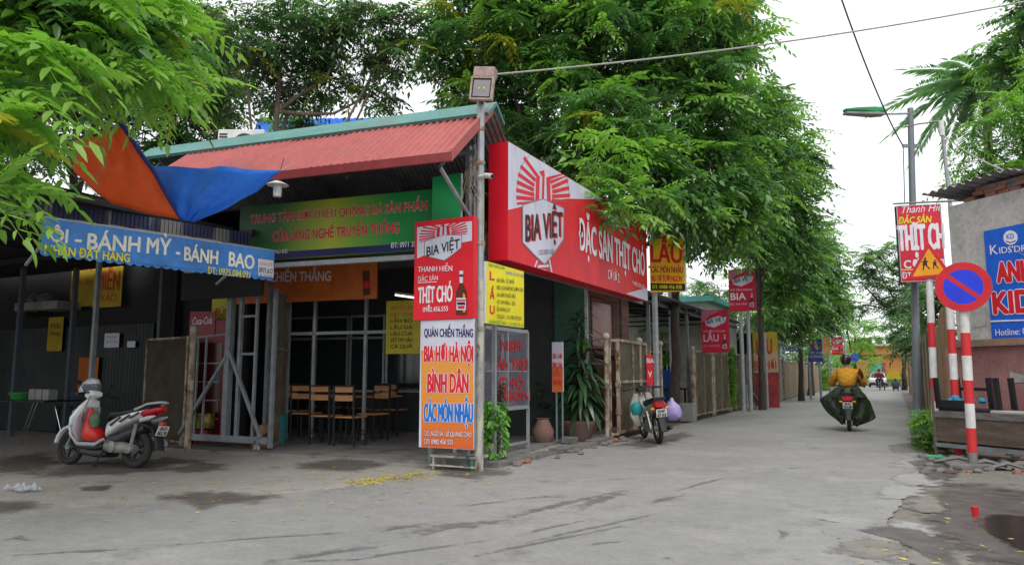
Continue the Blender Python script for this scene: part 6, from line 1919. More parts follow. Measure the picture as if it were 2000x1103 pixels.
def make_scooter():
    t = thing('parked_scooter', 'white and silver motor scooter with black seat parked before the food stall', 'scooter', (0, 0, 0))
    wheel(t, (0, 0, .26), .26, tw=.055, rimm=M_darkmetal); wheel(t, (1.28, 0, .255), .255, tw=.047, rimm=M_darkmetal)
    # front fender
    m = MB(); secs = []
    for k in range(9):
        a = R(10 + k * 17); c = Vector((1.28 + .29 * math.cos(a), 0, .255 + .29 * math.sin(a)))
        d = Vector((math.cos(a), 0, math.sin(a))); w = .06 + .02 * math.sin(math.pi * k / 8)
        secs.append((c, Vector((0, w, 0)), d * .028))
    m.loft(secs, 12, 2.6); m.build('front_fender', M_spw, t, smooth=True)
    for s in (-1, 1):
        m = MB(); m.tube([(1.28, s * .075, .255), (1.17, s * .07, .6)], .02, 8); m.build('fork', M_steel, t, smooth=True)
    # leg shield (front apron): broad plate raked back, wide at mid height
    m = MB(); L3(m, [(1.12, .36, .11, .03, -60), (1.17, .5, .19, .045, -62), (1.14, .66, .22, .05, -66), (1.06, .82, .17, .05, -66), (1.0, .93, .1, .04, -66)], 16, 2.8); m.build('leg_shield', M_spw, t, smooth=True)
    m = MB(); L3(m, [(1.06, .33, .12, .03, -60), (1.09, .5, .2, .03, -62), (1.06, .66, .21, .03, -66), (1.0, .84, .14, .03, -66)], 16, 2.8); m.build('inner_shield', M_silv, t, smooth=True)
    for s in (-1, 1):
        m = MB(); m.tube([(1.22, s * .05, .78), (1.17, s * .17, .6), (1.08, s * .21, .42), (1.02, s * .14, .3)], [.016, .022, .02, .012], 8); m.build('chrome_trim', M_silv, t, smooth=True)
        m = MB(); L3y(m, [(1.2, .7, .03, .02, -60), (1.17, .75, .045, .025, -60), (1.11, .81, .02, .015, -60)], s * .12); m.build('turn_signal', mat('clear_lens', (.5, .5, .5), rough=.1), t, smooth=True)
    # floorboard and underbody
    m = MB(); L3(m, [(1.08, .31, .12, .04, 0), (.9, .27, .17, .045, 0), (.62, .27, .18, .05, 0), (.5, .3, .16, .06, 0)], 14, 4); m.build('floorboard', M_black, t, smooth=True)
    m = MB(); L3(m, [(1.0, .2, .08, .05, 0), (.7, .18, .12, .06, 0), (.45, .2, .12, .07, 0)], 12, 3); m.build('underbody', M_black, t, smooth=True)
    for s in (-1, 1):
        m = MB(); m.tube([(1.06, s * .16, .36), (.95, s * .18, .3), (.6, s * .185, .3), (.45, s * .19, .38)], [.02, .028, .028, .02], 8); m.build('side_trim', M_silv, t, smooth=True)
    # body under the seat
    m = MB(); L3(m, [(.56, .45, .08, .05, 0), (.5, .53, .14, .11, 0), (.3, .63, .165, .085, 0), (.05, .71, .155, .07, 0), (-.18, .775, .11, .05, 0), (-.34, .82, .05, .025, 0)], 18, 3); m.build('rear_body', M_spw, t, smooth=True)
    for s in (-1, 1):
        for k in range(3):
            m = MB(); a = .42 - k * .17
            m.add([(a, s * .168, .58 + k * .05), (a - .04, s * .17, .555 + k * .055), (a - .22, s * .17, .68 + k * .035), (a - .18, s * .17, .7 + k * .035)], [(0, 1, 2, 3)] if s < 0 else [(3, 2, 1, 0)]); m.build('stripe_decal', M_btxt, t)
    m = MB(); L3(m, [(.5, .36, .1, .1, 0), (.3, .38, .14, .1, 0), (.08, .48, .13, .1, 0), (-.15, .56, .1, .06, 0)], 14, 3); m.build('lower_body', M_black, t, smooth=True)
    m = MB(); L3(m, [(.58, .67, .08, .05, 15), (.48, .73, .135, .05, 5), (.25, .745, .15, .05, -5), (.0, .8, .14, .05, -12), (-.22, .855, .1, .035, -15)], 18, 2.8); m.build('seat', M_black, t, smooth=True)
    m = MB(); m.tube([(.0, -.15, .8), (-.2, -.14, .88), (-.36, -.07, .91), (-.38, 0, .915), (-.36, .07, .91), (-.2, .14, .88), (.0, .15, .8)], .017, 8); m.build('grab_rail', M_silv, t, smooth=True)
    m = MB(); L3(m, [(-.12, .75, .15, .05, 0), (-.28, .79, .12, .055, 0), (-.39, .83, .05, .03, 0)], 14, 2.6); m.build('tail_light', M_tail, t, smooth=True)
    for s in (-1, 1):
        m = MB(); L3y(m, [(-.1, .66, .03, .035, 0), (-.25, .69, .035, .035, 0), (-.35, .72, .01, .01, 0)], s * .11); m.build('turn_signal', mat('clear_lens', (0, 0, 0)), t, smooth=True)
    m = MB(); L3(m, [(-.1, .6, .09, .05, -20), (-.27, .56, .09, .04, -50), (-.37, .42, .08, .02, -70), (-.43, .26, .075, .012, -75)], 12, 3); m.build('rear_fender', M_black, t, smooth=True)
    plate(t, (-.415, 0, .52), .095, .07, -18, '29-F1', '062.70')
    m = MB(); m.box(-.44, -.03, .6, -.36, .03, .64); m.build('reflector', M_tail, t)
    # engine and exhaust
    m = MB(); L3y(m, [(.52, .3, .05, .07, 0), (.35, .28, .08, .09, 0), (.1, .27, .07, .08, 0), (-.06, .26, .05, .06, 0)], .09); m.build('engine_case', M_eng, t, smooth=True)
    m = MB(); L3y(m, [(.45, .3, .05, .06, 0), (.1, .28, .05, .07, 0)], -.07); m.build('engine_block', M_eng, t, smooth=True)
    m = MB(); m.lathe([(.075, .0), (.08, .03), (.04, .05)], (.32, .14, .28), 14, 'y'); m.lathe([(.06, .0), (.065, .03), (.03, .045)], (.02, .12, .26), 14, 'y'); m.build('case_cover', M_eng, t, smooth=True)
    m = MB(); m.tube([(.35, -.1, .22), (.1, -.17, .23), (-.02, -.19, .27), (-.3, -.19, .36)], [.02, .03, .055, .05], 12); m.build('exhaust', M_steel, t, smooth=True)
    for s in (-1, 1):
        m = MB(); m.tube([(0, s * .12, .28), (-.05, s * .13, .6)], .025, 8); m.build('shock_absorber', M_steel, t, smooth=True)
    # handlebar, headlight, mirrors
    m = MB(); L3(m, [(1.12, .98, .05, .03, -30), (1.06, 1.0, .11, .065, -20), (.98, 1.02, .12, .06, 0), (.92, 1.02, .07, .035, 0)], 16, 2.6); m.build('handlebar_cover', M_spw, t, smooth=True)
    m = MB(); L3(m, [(1.15, .975, .03, .02, -30), (1.115, .99, .07, .04, -25), (1.08, 1.0, .085, .045, -20)], 14, 2.4); m.build('headlight', mat('headlight_glass', (.4, .42, .45), rough=.08), t, smooth=True)
    m = MB(); m.tube([(.94, .33, 1.0), (.98, .12, 1.03), (.98, -.12, 1.03), (.94, -.33, 1.0)], .013, 8); m.build('handlebar', M_darkmetal, t, smooth=True)
    for s in (-1, 1):
        m = MB(); m.tube([(.945, s * .22, 1.005), (.93, s * .35, .99)], .02, 10); m.build('grip', M_black, t, smooth=True)
        m = MB(); m.tube([(.96, s * .2, 1.03), (1.0, s * .27, 1.16)], .006, 6); mr = m.build('mirror_stem', M_black, t)
        m = MB(); m.loft([((1.0, s * .29, 1.16), (0, .055, 0), (0, 0, .035)), ((1.03, s * .29, 1.165), (0, .03, 0), (0, 0, .02))], 12, 2.3); m.build('mirror', M_black, mr, smooth=True)
        m = MB(); m.tube([(.97, s * .2, 1.01), (1.02, s * .33, 1.0)], .006, 6); m.build('brake_lever', M_chrome, t)
    m = MB(); m.tube([(.5, .12, .22), (.42, .3, .02)], .012, 8); m.box(.38, .28, 0, .46, .36, .015); m.build('side_stand', M_darkmetal, t)
    m = MB(); m.tube([(.95, .1, .98), (1.0, .12, .8), (1.03, .1, .6)], .006, 5); m.build('brake_cable', M_black, t)
    return t
sc_t = make_scooter()
gw = G(262, 914)
sc_t.location = gw; 
hd = R(186)
sc_t.rotation_euler = (R(0), R(0), hd); sc_t.rotation_euler.x = R(7)
def sl_(p):  # scooter local -> world
    return gw + Matrix.Rotation(hd, 3, 'Z') @ (Matrix.Rotation(R(7), 3, 'X') @ Vector(p))
# helmet hanging on the handlebar, bags
c = sl_((1.1, .0, 1.13))
t = thing('helmet', 'grey and white open helmet with a smoked visor resting on the scooter handlebar', 'helmet', c)
fwd = (sl_((1, 0, 0)) - sl_((0, 0, 0))).normalized(); sdw = Z_.cross(fwd)
m = MB(); m.loft([(c - Z_ * .1 + fwd * .08, fwd * .13, sdw * .09), (c - Z_ * .04 + fwd * .04, fwd * .15, sdw * .115), (c + Z_ * .04, fwd * .135, sdw * .115), (c + Z_ * .1 - fwd * .03, fwd * .085, sdw * .08), (c + Z_ * .13 - fwd * .04, fwd * .02, sdw * .02)], 18, 2.1); m.build('shell', mat('helmet_grey', (.66, .68, .7), rough=.25, coat=.5), t, smooth=True)
m = MB(); m.loft([(c - Z_ * .1 - fwd * .03, fwd * -.12, sdw * .1), (c - Z_ * .03 - fwd * .02, fwd * -.145, sdw * .122), (c + Z_ * .04 - fwd * .015, fwd * -.14, sdw * .12)], 18, 2.1); m.build('visor', mat('smoked_visor', (.12, .14, .17), rough=.08), t, smooth=True)
c = sl_((.92, .05, .62))
t = thing('plastic_bag', 'bright red plastic bag hanging at the scooter leg shield', 'bag', c)
m = MB(); m.loft([(c + Z_ * .2, fwd * .01, sdw * .02), (c + Z_ * .15, fwd * .035, sdw * .04), (c + Z_ * .08, fwd * .05, sdw * .06), (c - Z_ * .02, fwd * .06, sdw * .08)], 10, 2.2); m.build('handles', mat('red_film', (.7, .03, .02), (.55, .02, .02), rough=.3, bump=.6, bscale=9), t, smooth=True)
m = MB(); m.loft([(c - Z_ * .0, fwd * .06, sdw * .08), (c - Z_ * .07 - fwd * .03, fwd * .13, sdw * .1), (c - Z_ * .17 - fwd * .08, fwd * .2, sdw * .12), (c - Z_ * .25 - fwd * .08, fwd * .18, sdw * .1)], 12, 2.3); m.build('bag_body', mat('red_film', (0, 0, 0)), t, smooth=True)
c = sl_((.78, .1, .66)); m = MB(); m.loft([(c + Z_ * .1, fwd * .02, sdw * .02), (c + Z_ * .06, fwd * .06, sdw * .05), (c - Z_ * .04, fwd * .08, sdw * .07), (c - Z_ * .12, fwd * .05, sdw * .05)], 12, 2.2)
tag(m.build('green_fruit', mat('dark_green_film', (.04, .12, .06), (.1, .2, .1), rough=.35, scale=14), smooth=True), 'dark green fruit in thin plastic beside the red bag on the scooter', 'fruit')

def make_bike(paint, lab, l1, l2, name='motorbike', seatm=None, small=False):
    t = thing(name, lab, 'motorbike', (0, 0, 0))
    Rw = .29
    wheel(t, (0, 0, Rw), Rw, tw=.045, wire=True); wheel(t, (1.22, 0, Rw), Rw, tw=.04, wire=True)
    m = MB(); secs = []
    for k in range(8):
        a = R(25 + k * 18); c = Vector((1.22 + .33 * math.cos(a), 0, Rw + .33 * math.sin(a))); d = Vector((math.cos(a), 0, math.sin(a)))
        secs.append((c, Vector((0, .055, 0)), d * .02))
    m.loft(secs, 10, 2.6); m.build('front_fender', paint, t, smooth=True)
    for s in (-1, 1):
        m = MB(); m.tube([(1.22, s * .08, Rw), (1.05, s * .08, .78)], .022, 8); m.build('fork', M_steel, t, smooth=True)
        m = MB(); m.tube([(0, s * .12, Rw), (.08, s * .14, .62)], .03, 8); m.build('shock_absorber', M_chrome, t, smooth=True)
        # leg shields
        m = MB(); m.loft([((1.0, s * .12, .92), (0, .05, 0), (.03, 0, .01)), ((1.02, s * .17, .72), (0, .09, 0), (.03, 0, .01)), ((.98, s * .2, .5), (0, .09, 0), (.025, 0, .01)), ((.9, s * .17, .3), (0, .05, 0), (.02, 0, .01))], 10, 3); m.build('leg_shield', paint, t, smooth=True)
    m = MB(); L3(m, [(1.05, .82, .07, .1, -30), (.85, .62, .06, .1, -30), (.6, .55, .07, .12, -10), (.35, .6, .1, .14, 0), (.05, .68, .1, .1, 0), (-.3, .76, .06, .05, 0)], 16, 2.8); m.build('body', paint, t, smooth=True)
    m = MB(); L3(m, [(.62, .7, .07, .03, 10), (.48, .76, .12, .045, 5), (.2, .79, .13, .05, 0), (-.1, .82, .125, .05, 0), (-.3, .84, .09, .035, 0)], 16, 2.8); m.build('seat', M_black, t, smooth=True)
    m = MB(); m.tube([(0, -.14, .8), (-.3, -.13, .86), (-.42, -.08, .88), (-.43, 0, .88), (-.42, .08, .88), (-.3, .13, .86), (0, .14, .8)], .018, 8); m.build('grab_rail', M_black, t, smooth=True)
    m = MB(); L3(m, [(-.28, .76, .11, .05, 0), (-.38, .75, .125, .06, 0), (-.44, .745, .09, .045, 0)], 14, 3); m.build('tail_light', M_tail, t, smooth=True)
    m = MB(); L3(m, [(-.25, .68, .08, .05, -30), (-.4, .6, .075, .025, -60), (-.45, .42, .06, .015, -75), (-.5, .28, .055, .01, -75)], 12, 3); m.build('rear_fender', M_black, t, smooth=True)
    plate(t, (-.47, 0, .6), .1, .075, -12, l1, l2)
    m = MB(); L3y(m, [(.75, .36, .07, .09, 0), (.5, .3, .11, .1, 0), (.3, .3, .09, .08, 0)], 0); m.build('engine_block', M_eng, t, smooth=True)
    m = MB(); m.tube([(.7, -.08, .3), (.4, -.13, .2), (.05, -.16, .24), (-.33, -.17, .32), (-.36, -.17, .325)], [.018, .02, .042, .045, .03], 12); m.build('exhaust', M_darkmetal, t, smooth=True)
    m = MB(); m.obox((-.05, .1, .2), (.6, 0, .02), (0, .03, 0), (0, 0, .14)); m.build('chain_case', M_steel, t, bevel=.02)
    m = MB(); L3(m, [(1.1, 1.0, .06, .05, -20), (1.02, 1.01, .11, .07, -10), (.93, 1.02, .08, .04, 0)], 14, 2.6); m.build('handlebar_cover', M_black, t, smooth=True)
    m = MB(); L3(m, [(1.14, .98, .04, .03, -20), (1.1, .99, .07, .05, -20)], 12, 2.2); m.build('headlight', mat('headlight_glass', (0, 0, 0)), t, smooth=True)
    m = MB(); m.tube([(.9, .36, 1.02), (.98, .15, 1.04), (.98, -.15, 1.04), (.9, -.36, 1.02)], .013, 8); m.build('handlebar', M_darkmetal, t, smooth=True)
    for s in (-1, 1):
        m = MB(); m.tube([(.94, s * .25, 1.03), (.88, s * .38, 1.015)], .021, 10); m.build('grip', M_black, t, smooth=True)
        m = MB(); m.tube([(.5, s * .12, .24), (.5, s * .27, .24)], .014, 8); m.build('footrest', M_black, t, smooth=True)
        m = MB(); m.tube([(-.36, s * .1, .68), (-.38, s * .17, .68)], .022, 8); m.build('turn_signal', M_amber, t, smooth=True)
    return t
M_beige = mat('bike_beige', (.42, .41, .36), rough=.3, coat=.4)
bk = make_bike(M_beige, 'parked beige motorbike seen from behind beside the first mesh gate, bags on its sides', '29-M7', '67.62')
gk = G(1288, 866); bh = R(120)
bk.location = gk; bk.rotation_euler = (R(-6), 0, bh)
m = MB(); m.tube([gk + Vector((-.35, .35, .0)), gk + Vector((-.2, .42, .28))], .012, 8)
def bl_(p): return gk + Matrix.Rotation(bh, 3, 'Z') @ Vector(p)
so_ = bk
t_ = MB(); t_.tube([(.5, .1, .22), (.42, .28, .02)], .012, 8)
o = t_.build('side_stand', M_darkmetal, bk)
c = bl_((.55, .3, .62)); m = MB(); m.loft([(c - Z_ * .12, XP * .08, YP * .08), (c, XP * .13, YP * .12), (c + Z_ * .1, XP * .1, YP * .1), (c + Z_ * .14, XP * .03, YP * .03)], 14, 2.1)
tag(m.build('helmet', mat('teal_shell', (.02, .3, .3), rough=.3, coat=.4), smooth=True), 'teal helmet hanging at the left side of the parked beige motorbike', 'helmet')
c = bl_((.35, -.35, .58)); m = MB(); m.loft([(c + Z_ * .27, XP * .02, YP * .02), (c + Z_ * .2, XP * .05, YP * .05), (c + Z_ * .12 + XP * .02, XP * .13, YP * .1), (c + XP * .03, XP * .17, YP * .13), (c - Z_ * .1 + XP * .02, XP * .16, YP * .12), (c - Z_ * .17, XP * .08, YP * .06)], 14, 2.2)
tag(m.build('plastic_bag', mat('lilac_film', (.38, .3, .6), (.3, .24, .5), rough=.35, bump=.6, bscale=9), smooth=True), 'lilac plastic bag hanging at the right side of the parked beige motorbike', 'bag')

# ------------------------------------------------------------------ people
def skin_mesh(name, J, E, m_, parent, sub=2, root=None):
    """one continuous body grown over joints. J: name -> ((x,y,z), radius or (rx,ry))"""
    names = list(J)
    me = bpy.data.meshes.new(name)
    me.from_pydata([J[n][0] for n in names], [(names.index(a), names.index(b_)) for a, b_ in E], [])
    o = bpy.data.objects.new(name + '_tmp', me); COL.objects.link(o)
    sk = o.modifiers.new('skin', 'SKIN')
    sk.use_smooth_shade = True
    if not me.skin_vertices:
        bpy.context.view_layer.objects.active = o
    for i, n in enumerate(names):
        r = J[n][1]
        me.skin_vertices[0].data[i].radius = r if isinstance(r, tuple) else (r, r)
        me.skin_vertices[0].data[i].use_root = (n == (root or names[0]))
    sb = o.modifiers.new('sub', 'SUBSURF'); sb.levels = sub; sb.render_levels = sub
    bpy.context.view_layer.update()
    dg = bpy.context.evaluated_depsgraph_get()
    nm = bpy.data.meshes.new_from_object(o.evaluated_get(dg), depsgraph=dg)
    bpy.data.objects.remove(o)
    org = ORG[parent.name]
    nm.transform(Matrix.Translation(-org))
    nm.materials.clear(); nm.materials.append(m_)
    nm.polygons.foreach_set('use_smooth', [True] * len(nm.polygons))
    nm.name = name
    ob = bpy.data.objects.new(name, nm); COL.objects.link(ob); ob.parent = parent
    ORG[ob.name] = org; CH.setdefault(parent.name, []).append(ob.name)
    return ob
M_skin = mat('skin', (.42, .25, .17), rough=.55, fine=.04)
M_hair = mat('hair', (.012, .01, .009), rough=.5)

def rider(lab, loc, heading, jacket, trousers, helmet_m, scale=1.0, seat=(.15, .84), hand=(.9, .36, 1.05), foot=(.5, .22, .3)):
    """seated rider in bike-local coordinates (x forward)"""
    t = thing('person', lab, 'person', (0, 0, 0))
    sx0, sz = seat
    J = {'pelvis': ((sx0, 0, sz + .1), (.15, .13)), 'belly': ((sx0 + .03, 0, sz + .26), (.11, .08)), 'chest': ((sx0 + .09, 0, sz + .41), (.11, .08)), 'neckb': ((sx0 + .12, 0, sz + .55), (.07, .06)), 'neck': ((sx0 + .14, 0, sz + .63), .055),
         'headl': ((sx0 + .17, 0, sz + .7), .08), 'head': ((sx0 + .17, 0, sz + .78), .095), 'crown': ((sx0 + .16, 0, sz + .85), .07)}
    E = [('pelvis', 'belly'), ('belly', 'chest'), ('chest', 'neckb'), ('neckb', 'neck'), ('neck', 'headl'), ('headl', 'head'), ('head', 'crown')]
    JJ = {'pelvis': ((sx0 - .01, 0, sz + .1), (.185, .17)), 'belly': ((sx0 - .01, 0, sz + .27), (.24, .2)), 'chest': ((sx0 + .05, 0, sz + .43), (.24, .18)), 'neckb': ((sx0 + .11, 0, sz + .55), (.14, .11)), 'neck': ((sx0 + .13, 0, sz + .61), .075)}
    JE = E[:4]
    JT = {'pelvis': ((sx0, 0, sz + .08), (.17, .15))}; JTE = []
    for s, k in ((1, 'l'), (-1, 'r')):
        sh = (sx0 + .08, s * .2, sz + .5); el = (sx0 + .24, s * .345, sz + .25); wr = (hand[0] - .09, s * (hand[1] - .01), hand[2])
        J['sh' + k] = (sh, .045); J['el' + k] = (el, .03); J['wr' + k] = (wr, .032); J['pm' + k] = ((hand[0] - .03, s * hand[1], hand[2] + .025), (.045, .025))
        E += [('chest', 'sh' + k), ('sh' + k, 'el' + k), ('el' + k, 'wr' + k), ('wr' + k, 'pm' + k)]
        JJ['sh' + k] = (sh, .12); JJ['el' + k] = (el, .1); JJ['wr' + k] = (wr, .06)
        JE = JE + [('chest', 'sh' + k), ('sh' + k, 'el' + k), ('el' + k, 'wr' + k)]
        hp = (sx0 + .03, s * .1, sz + .08); kn = (sx0 + .42, s * .24, sz + .0); an = (foot[0] - .05, s * foot[1], foot[2]); to = (foot[0] + .13, s * foot[1], foot[2] - .05)
        J['hp' + k] = (hp, .1); J['kn' + k] = (kn, .065); J['an' + k] = (an, .042); J['to' + k] = (to, .035)
        E += [('pelvis', 'hp' + k), ('hp' + k, 'kn' + k), ('kn' + k, 'an' + k), ('an' + k, 'to' + k)]
        JT['hp' + k] = (hp, .12); JT['kn' + k] = (kn, .09); JT['an' + k] = (an, .065)
        JTE += [('pelvis', 'hp' + k), ('hp' + k, 'kn' + k), ('kn' + k, 'an' + k)]
    body = skin_mesh('body', J, E, M_skin, t, 2)
    skin_mesh('jacket', JJ, JE, jacket, t, 2)
    skin_mesh('trousers', JT, JTE, trousers, t, 2)
    # fingers around the grips
    for s in (1, -1):
        for f in range(4):
            y = s * (hand[1] - .03 + f * .02); L_ = [.075, .085, .08, .065][f]
            m = MB(); m.tube([(hand[0] - .02, y, hand[2] + .03), (hand[0] + .02, y, hand[2] + .03), (hand[0] + .035, y, hand[2] + .0), (hand[0] + .02, y, hand[2] - .03), (hand[0] - .0, y, hand[2] - .035 + (.085 - L_) * .3)], [.01, .01, .0095, .009, .007], 7); m.build('finger', M_skin, t, smooth=True)
        m = MB(); m.tube([(hand[0] - .05, s * (hand[1] - .045), hand[2] + .01), (hand[0] - .02, s * (hand[1] - .055), hand[2] - .01), (hand[0] + .0, s * (hand[1] - .045), hand[2] - .03)], [.012, .011, .009], 7); m.build('thumb', M_skin, t, smooth=True)
        m = MB(); c = Vector((foot[0] + .04, s * foot[1], foot[2] - .05)); m.loft([(c - XP * .13, YP * .035, Z_ * .04), (c, YP * .045, Z_ * .045), (c + XP * .1, YP * .045, Z_ * .035), (c + XP * .15, YP * .03, Z_ * .02)], 10, 2.6); m.build('shoe', M_black, t, smooth=True)
    hc = Vector((sx0 + .17, 0, sz + .79))
    # face
    m = MB(); m.loft([(hc + Vector((.085, 0, .0)), YP * .018, Z_ * .03), (hc + Vector((.12, 0, -.015)), YP * .014, Z_ * .016)], 8, 2); m.build('nose', M_skin, t, smooth=True)
    for s in (1, -1):
        m = MB(); m.lathe([(.012, 0), (.012, .008)], hc + Vector((.092, s * .035, .018)), 8, 'x'); m.build('eye', M_btxt, t)
        m = MB(); m.loft([(hc + Vector((-.01, s * .09, -.01)), XP * .02, Z_ * .03), (hc + Vector((-.015, s * .11, -.005)), XP * .022, Z_ * .032)], 8, 2); m.build('ear', M_skin, t, smooth=True)
    m = MB(); m.obox(hc + Vector((.085, -.025, -.055)), (0, .05, 0), (.01, 0, 0), (0, 0, .01)); m.build('mouth', mat('lips', (.3, .12, .1)), t)
    m = MB(); m.loft([(hc - Z_ * .09 - XP * .03, XP * .09, YP * .09), (hc - Z_ * .0 - XP * .015, XP * .125, YP * .115), (hc + Z_ * .07 - XP * .005, XP * .13, YP * .12), (hc + Z_ * .12, XP * .1, YP * .095), (hc + Z_ * .15, XP * .03, YP * .03)], 20, 2.1)
    m.build('helmet', helmet_m, t, smooth=True)
    m = MB(); m.loft([(hc + Vector((.09, 0, .05)), YP * .1, Z_ * .012), (hc + Vector((.17, 0, .035)), YP * .07, Z_ * .006)], 10, 2.6); m.build('helmet_peak', helmet_m, t, smooth=True)
    t.location = loc; t.rotation_euler.z = heading; t.scale = (scale,) * 3
    return t
rg = G(1659, 841); rh = R(92)
M_dpaint = mat('dark_bike_paint', (.05, .05, .06), rough=.3)
rb = make_bike(M_dpaint, 'dark motorbike ridden away down the lane by the person in yellow', '29-K1', '356.88')
rb.location = rg; rb.rotation_euler.z = rh
M_jack = mat('mustard_jacket', (.55, .27, .012), (.43, .19, .01), rough=.75, scale=7, bump=1.0, bscale=5, stretch=(1, 1, 3))
pr = rider('rider in a mustard yellow jacket and black helmet seen from behind on the dark motorbike', rg, rh, M_jack, mat('dark_jeans', (.03, .035, .05), rough=.85), mat('black_shell', (.015, .016, .018), rough=.25, coat=.3))
# poncho: green skirt of cloth round the bike rear, blown out to both sides
def rl(p): return rg + Matrix.Rotation(rh, 3, 'Z') @ Vector(p)
t = thing('rain_poncho', 'dark green rain poncho spread over the back of the ridden motorbike', 'poncho', rg + Z_ * .5)
M_pon = mat('poncho_green', (.022, .04, .02), (.015, .028, .014), rough=.5, bump=.4, bscale=8)
for s, prof in ((1, [(.99, .22), (.88, .42), (.78, .54), (.68, .62), (.56, .56), (.42, .46), (.28, .33), (.15, .2)]), (-1, [(.99, .22), (.85, .38), (.7, .45), (.56, .5), (.44, .54), (.33, .57), (.22, .46), (.12, .22)])):
    m = MB(); vv = []; nn_ = 13; K = 25
    for j in range(K):
        y_ = j / (K - 1) * (len(prof) - 1); k = min(int(y_), len(prof) - 2); f = y_ - k
        z = prof[k][0] * (1 - f) + prof[k + 1][0] * f; w = prof[k][1] * (1 - f) + prof[k + 1][1] * f
        for i in range(nn_):
            u = i / (nn_ - 1)
            y = .07 + (w - .07) * u
            x = -.3 + .42 * u ** 1.3 + .05 * math.sin(u * 11 + j * .35) + .02 * math.sin(u * 23 - j * .6) + .1 * (1 - z)
            vv.append(rl((x, s * y, z + .02 * math.sin(u * 9 + j * .5))))
    m.add(vv, [(j * nn_ + i, j * nn_ + i + 1, (j + 1) * nn_ + i + 1, (j + 1) * nn_ + i) for j in range(K - 1) for i in range(nn_ - 1)])
    o = m.build('cloth_side', M_pon, t, smooth=True, smooth_angle=80); md = o.modifiers.new('thickness', 'SOLIDIFY'); md.thickness = .006
m = MB(); vv = []
for j in range(9):
    for i in range(11):
        a = math.pi * (i / 10 - .5); r_q = .26 + .06 * j / 8
        vv.append(rl((.12 - (.28 + j * .012) * math.cos(a), r_q * math.sin(a) * (1 + .25 * j / 8), 1.0 - .03 * j + .012 * math.sin(i * 2 + j))))
m.add(vv, [(j * 11 + i, j * 11 + i + 1, (j + 1) * 11 + i + 1, (j + 1) * 11 + i) for j in range(8) for i in range(10)])
o = m.build('cloth_back', M_pon, t, smooth=True, smooth_angle=80); md = o.modifiers.new('thickness', 'SOLIDIFY'); md.thickness = .006

# far rider in red
g = G(1719, 761)
fb_ = copy_tree(rb); fb_.location = g; fb_.rotation_euler.z = R(270); fb_['label'] = 'small dark motorbike far down the lane under the person in red'
rider('distant rider in a dark red shirt coming up the lane', g, R(270), mat('dark_red_cloth', (.25, .02, .03), rough=.8), mat('dark_jeans', (0, 0, 0)), mat('black_shell', (0, 0, 0)))
# squatting person by the cart
g = G(1750, 764)
t = thing('person', 'person in dark blue clothes squatting beside the yellow hooded cart', 'person', g)
J = {'pelvis': ((0, 0, .28), .15), 'belly': ((.1, 0, .45), .16), 'chest': ((.22, 0, .62), .16), 'neck': ((.32, 0, .76), .06), 'head': ((.38, 0, .86), .095), 'crown': ((.39, 0, .93), .07)}
E = [('pelvis', 'belly'), ('belly', 'chest'), ('chest', 'neck'), ('neck', 'head'), ('head', 'crown')]
for s, k in ((1, 'l'), (-1, 'r')):
    J.update({'sh' + k: ((.25, s * .19, .66), .065), 'el' + k: ((.45, s * .25, .5), .045), 'wr' + k: ((.62, s * .15, .42), .03), 'ha' + k: ((.7, s * .13, .4), .035), 'hp' + k: ((.05, s * .11, .26), .1), 'kn' + k: ((.42, s * .2, .48), .07), 'an' + k: ((.18, s * .15, .09), .045), 'to' + k: ((.36, s * .17, .04), .04)})
    E += [('chest', 'sh' + k), ('sh' + k, 'el' + k), ('el' + k, 'wr' + k), ('wr' + k, 'ha' + k), ('pelvis', 'hp' + k), ('hp' + k, 'kn' + k), ('kn' + k, 'an' + k), ('an' + k, 'to' + k)]
J = {k: ((g.x + v[0][1], g.y + v[0][0], v[0][2]), v[1]) for k, v in J.items()}
skin_mesh('body', J, E, mat('dark_blue_cloth', (.03, .04, .08), rough=.85), t, 2)
hc = Vector(J['head'][0]); m = MB(); m.loft([(hc - Z_ * .02, XP * .1, YP * .11), (hc + Z_ * .06, XP * .1, YP * .11), (hc + Z_ * .12, XP * .04, YP * .04)], 14, 2.1); m.build('hair', M_hair, t, smooth=True)
# cart with yellow hood
g = G(1747, 762); g = g + YP * 1.2
t = thing('handcart', 'three wheeled cart with a rounded yellow hood at the end of the lane', 'cart', g)
Fg = g.dot(FW); k_ = Fg / 1444.4
m = MB(); pts = [(math.cos(math.pi * i / 14) * 12.5 * k_, math.sin(math.pi * i / 14) * 19 * k_) for i in range(15)]
zb_ = 21 * k_
m.prism([g + Vector((x, 0, zb_ + z)) for x, z in pts][::-1], YP * .9); m.build('hood', mat('hood_yellow', (.75, .5, .02), rough=.5), t)
m = MB(); m.box(g.x - 13 * k_, g.y - .02, zb_ - .25, g.x + 13 * k_, g.y + .95, zb_ - .002); m.build('cargo_box', mat('cart_green', (.05, .3, .12), rough=.6), t)
for sx_1 in (-17, 14):
    m = MB(); m.torus((g.x + sx_1 * k_, g.y + .2, .3), .26, .045, 'x', 20, 8); w = m.build('wheel', M_rubber, t, smooth=True)
    m = MB(); m.tube([(g.x + sx_1 * k_ - .05, g.y + .2, .3), (g.x + sx_1 * k_ + .05, g.y + .2, .3)], .06, 8); m.build('hub', M_steel, w)
m = MB(); m.bar((g.x - 17 * k_, g.y + .2, .3), (g.x + 22 * k_, g.y + .2, .3), .06); m.bar((g.x + 10 * k_, g.y + .2, .3), (g.x + 10 * k_, g.y + .2, zb_), .05); m.bar((g.x - 10 * k_, g.y + .2, .3), (g.x - 10 * k_, g.y + .2, zb_), .05); m.build('frame', M_steel, t)
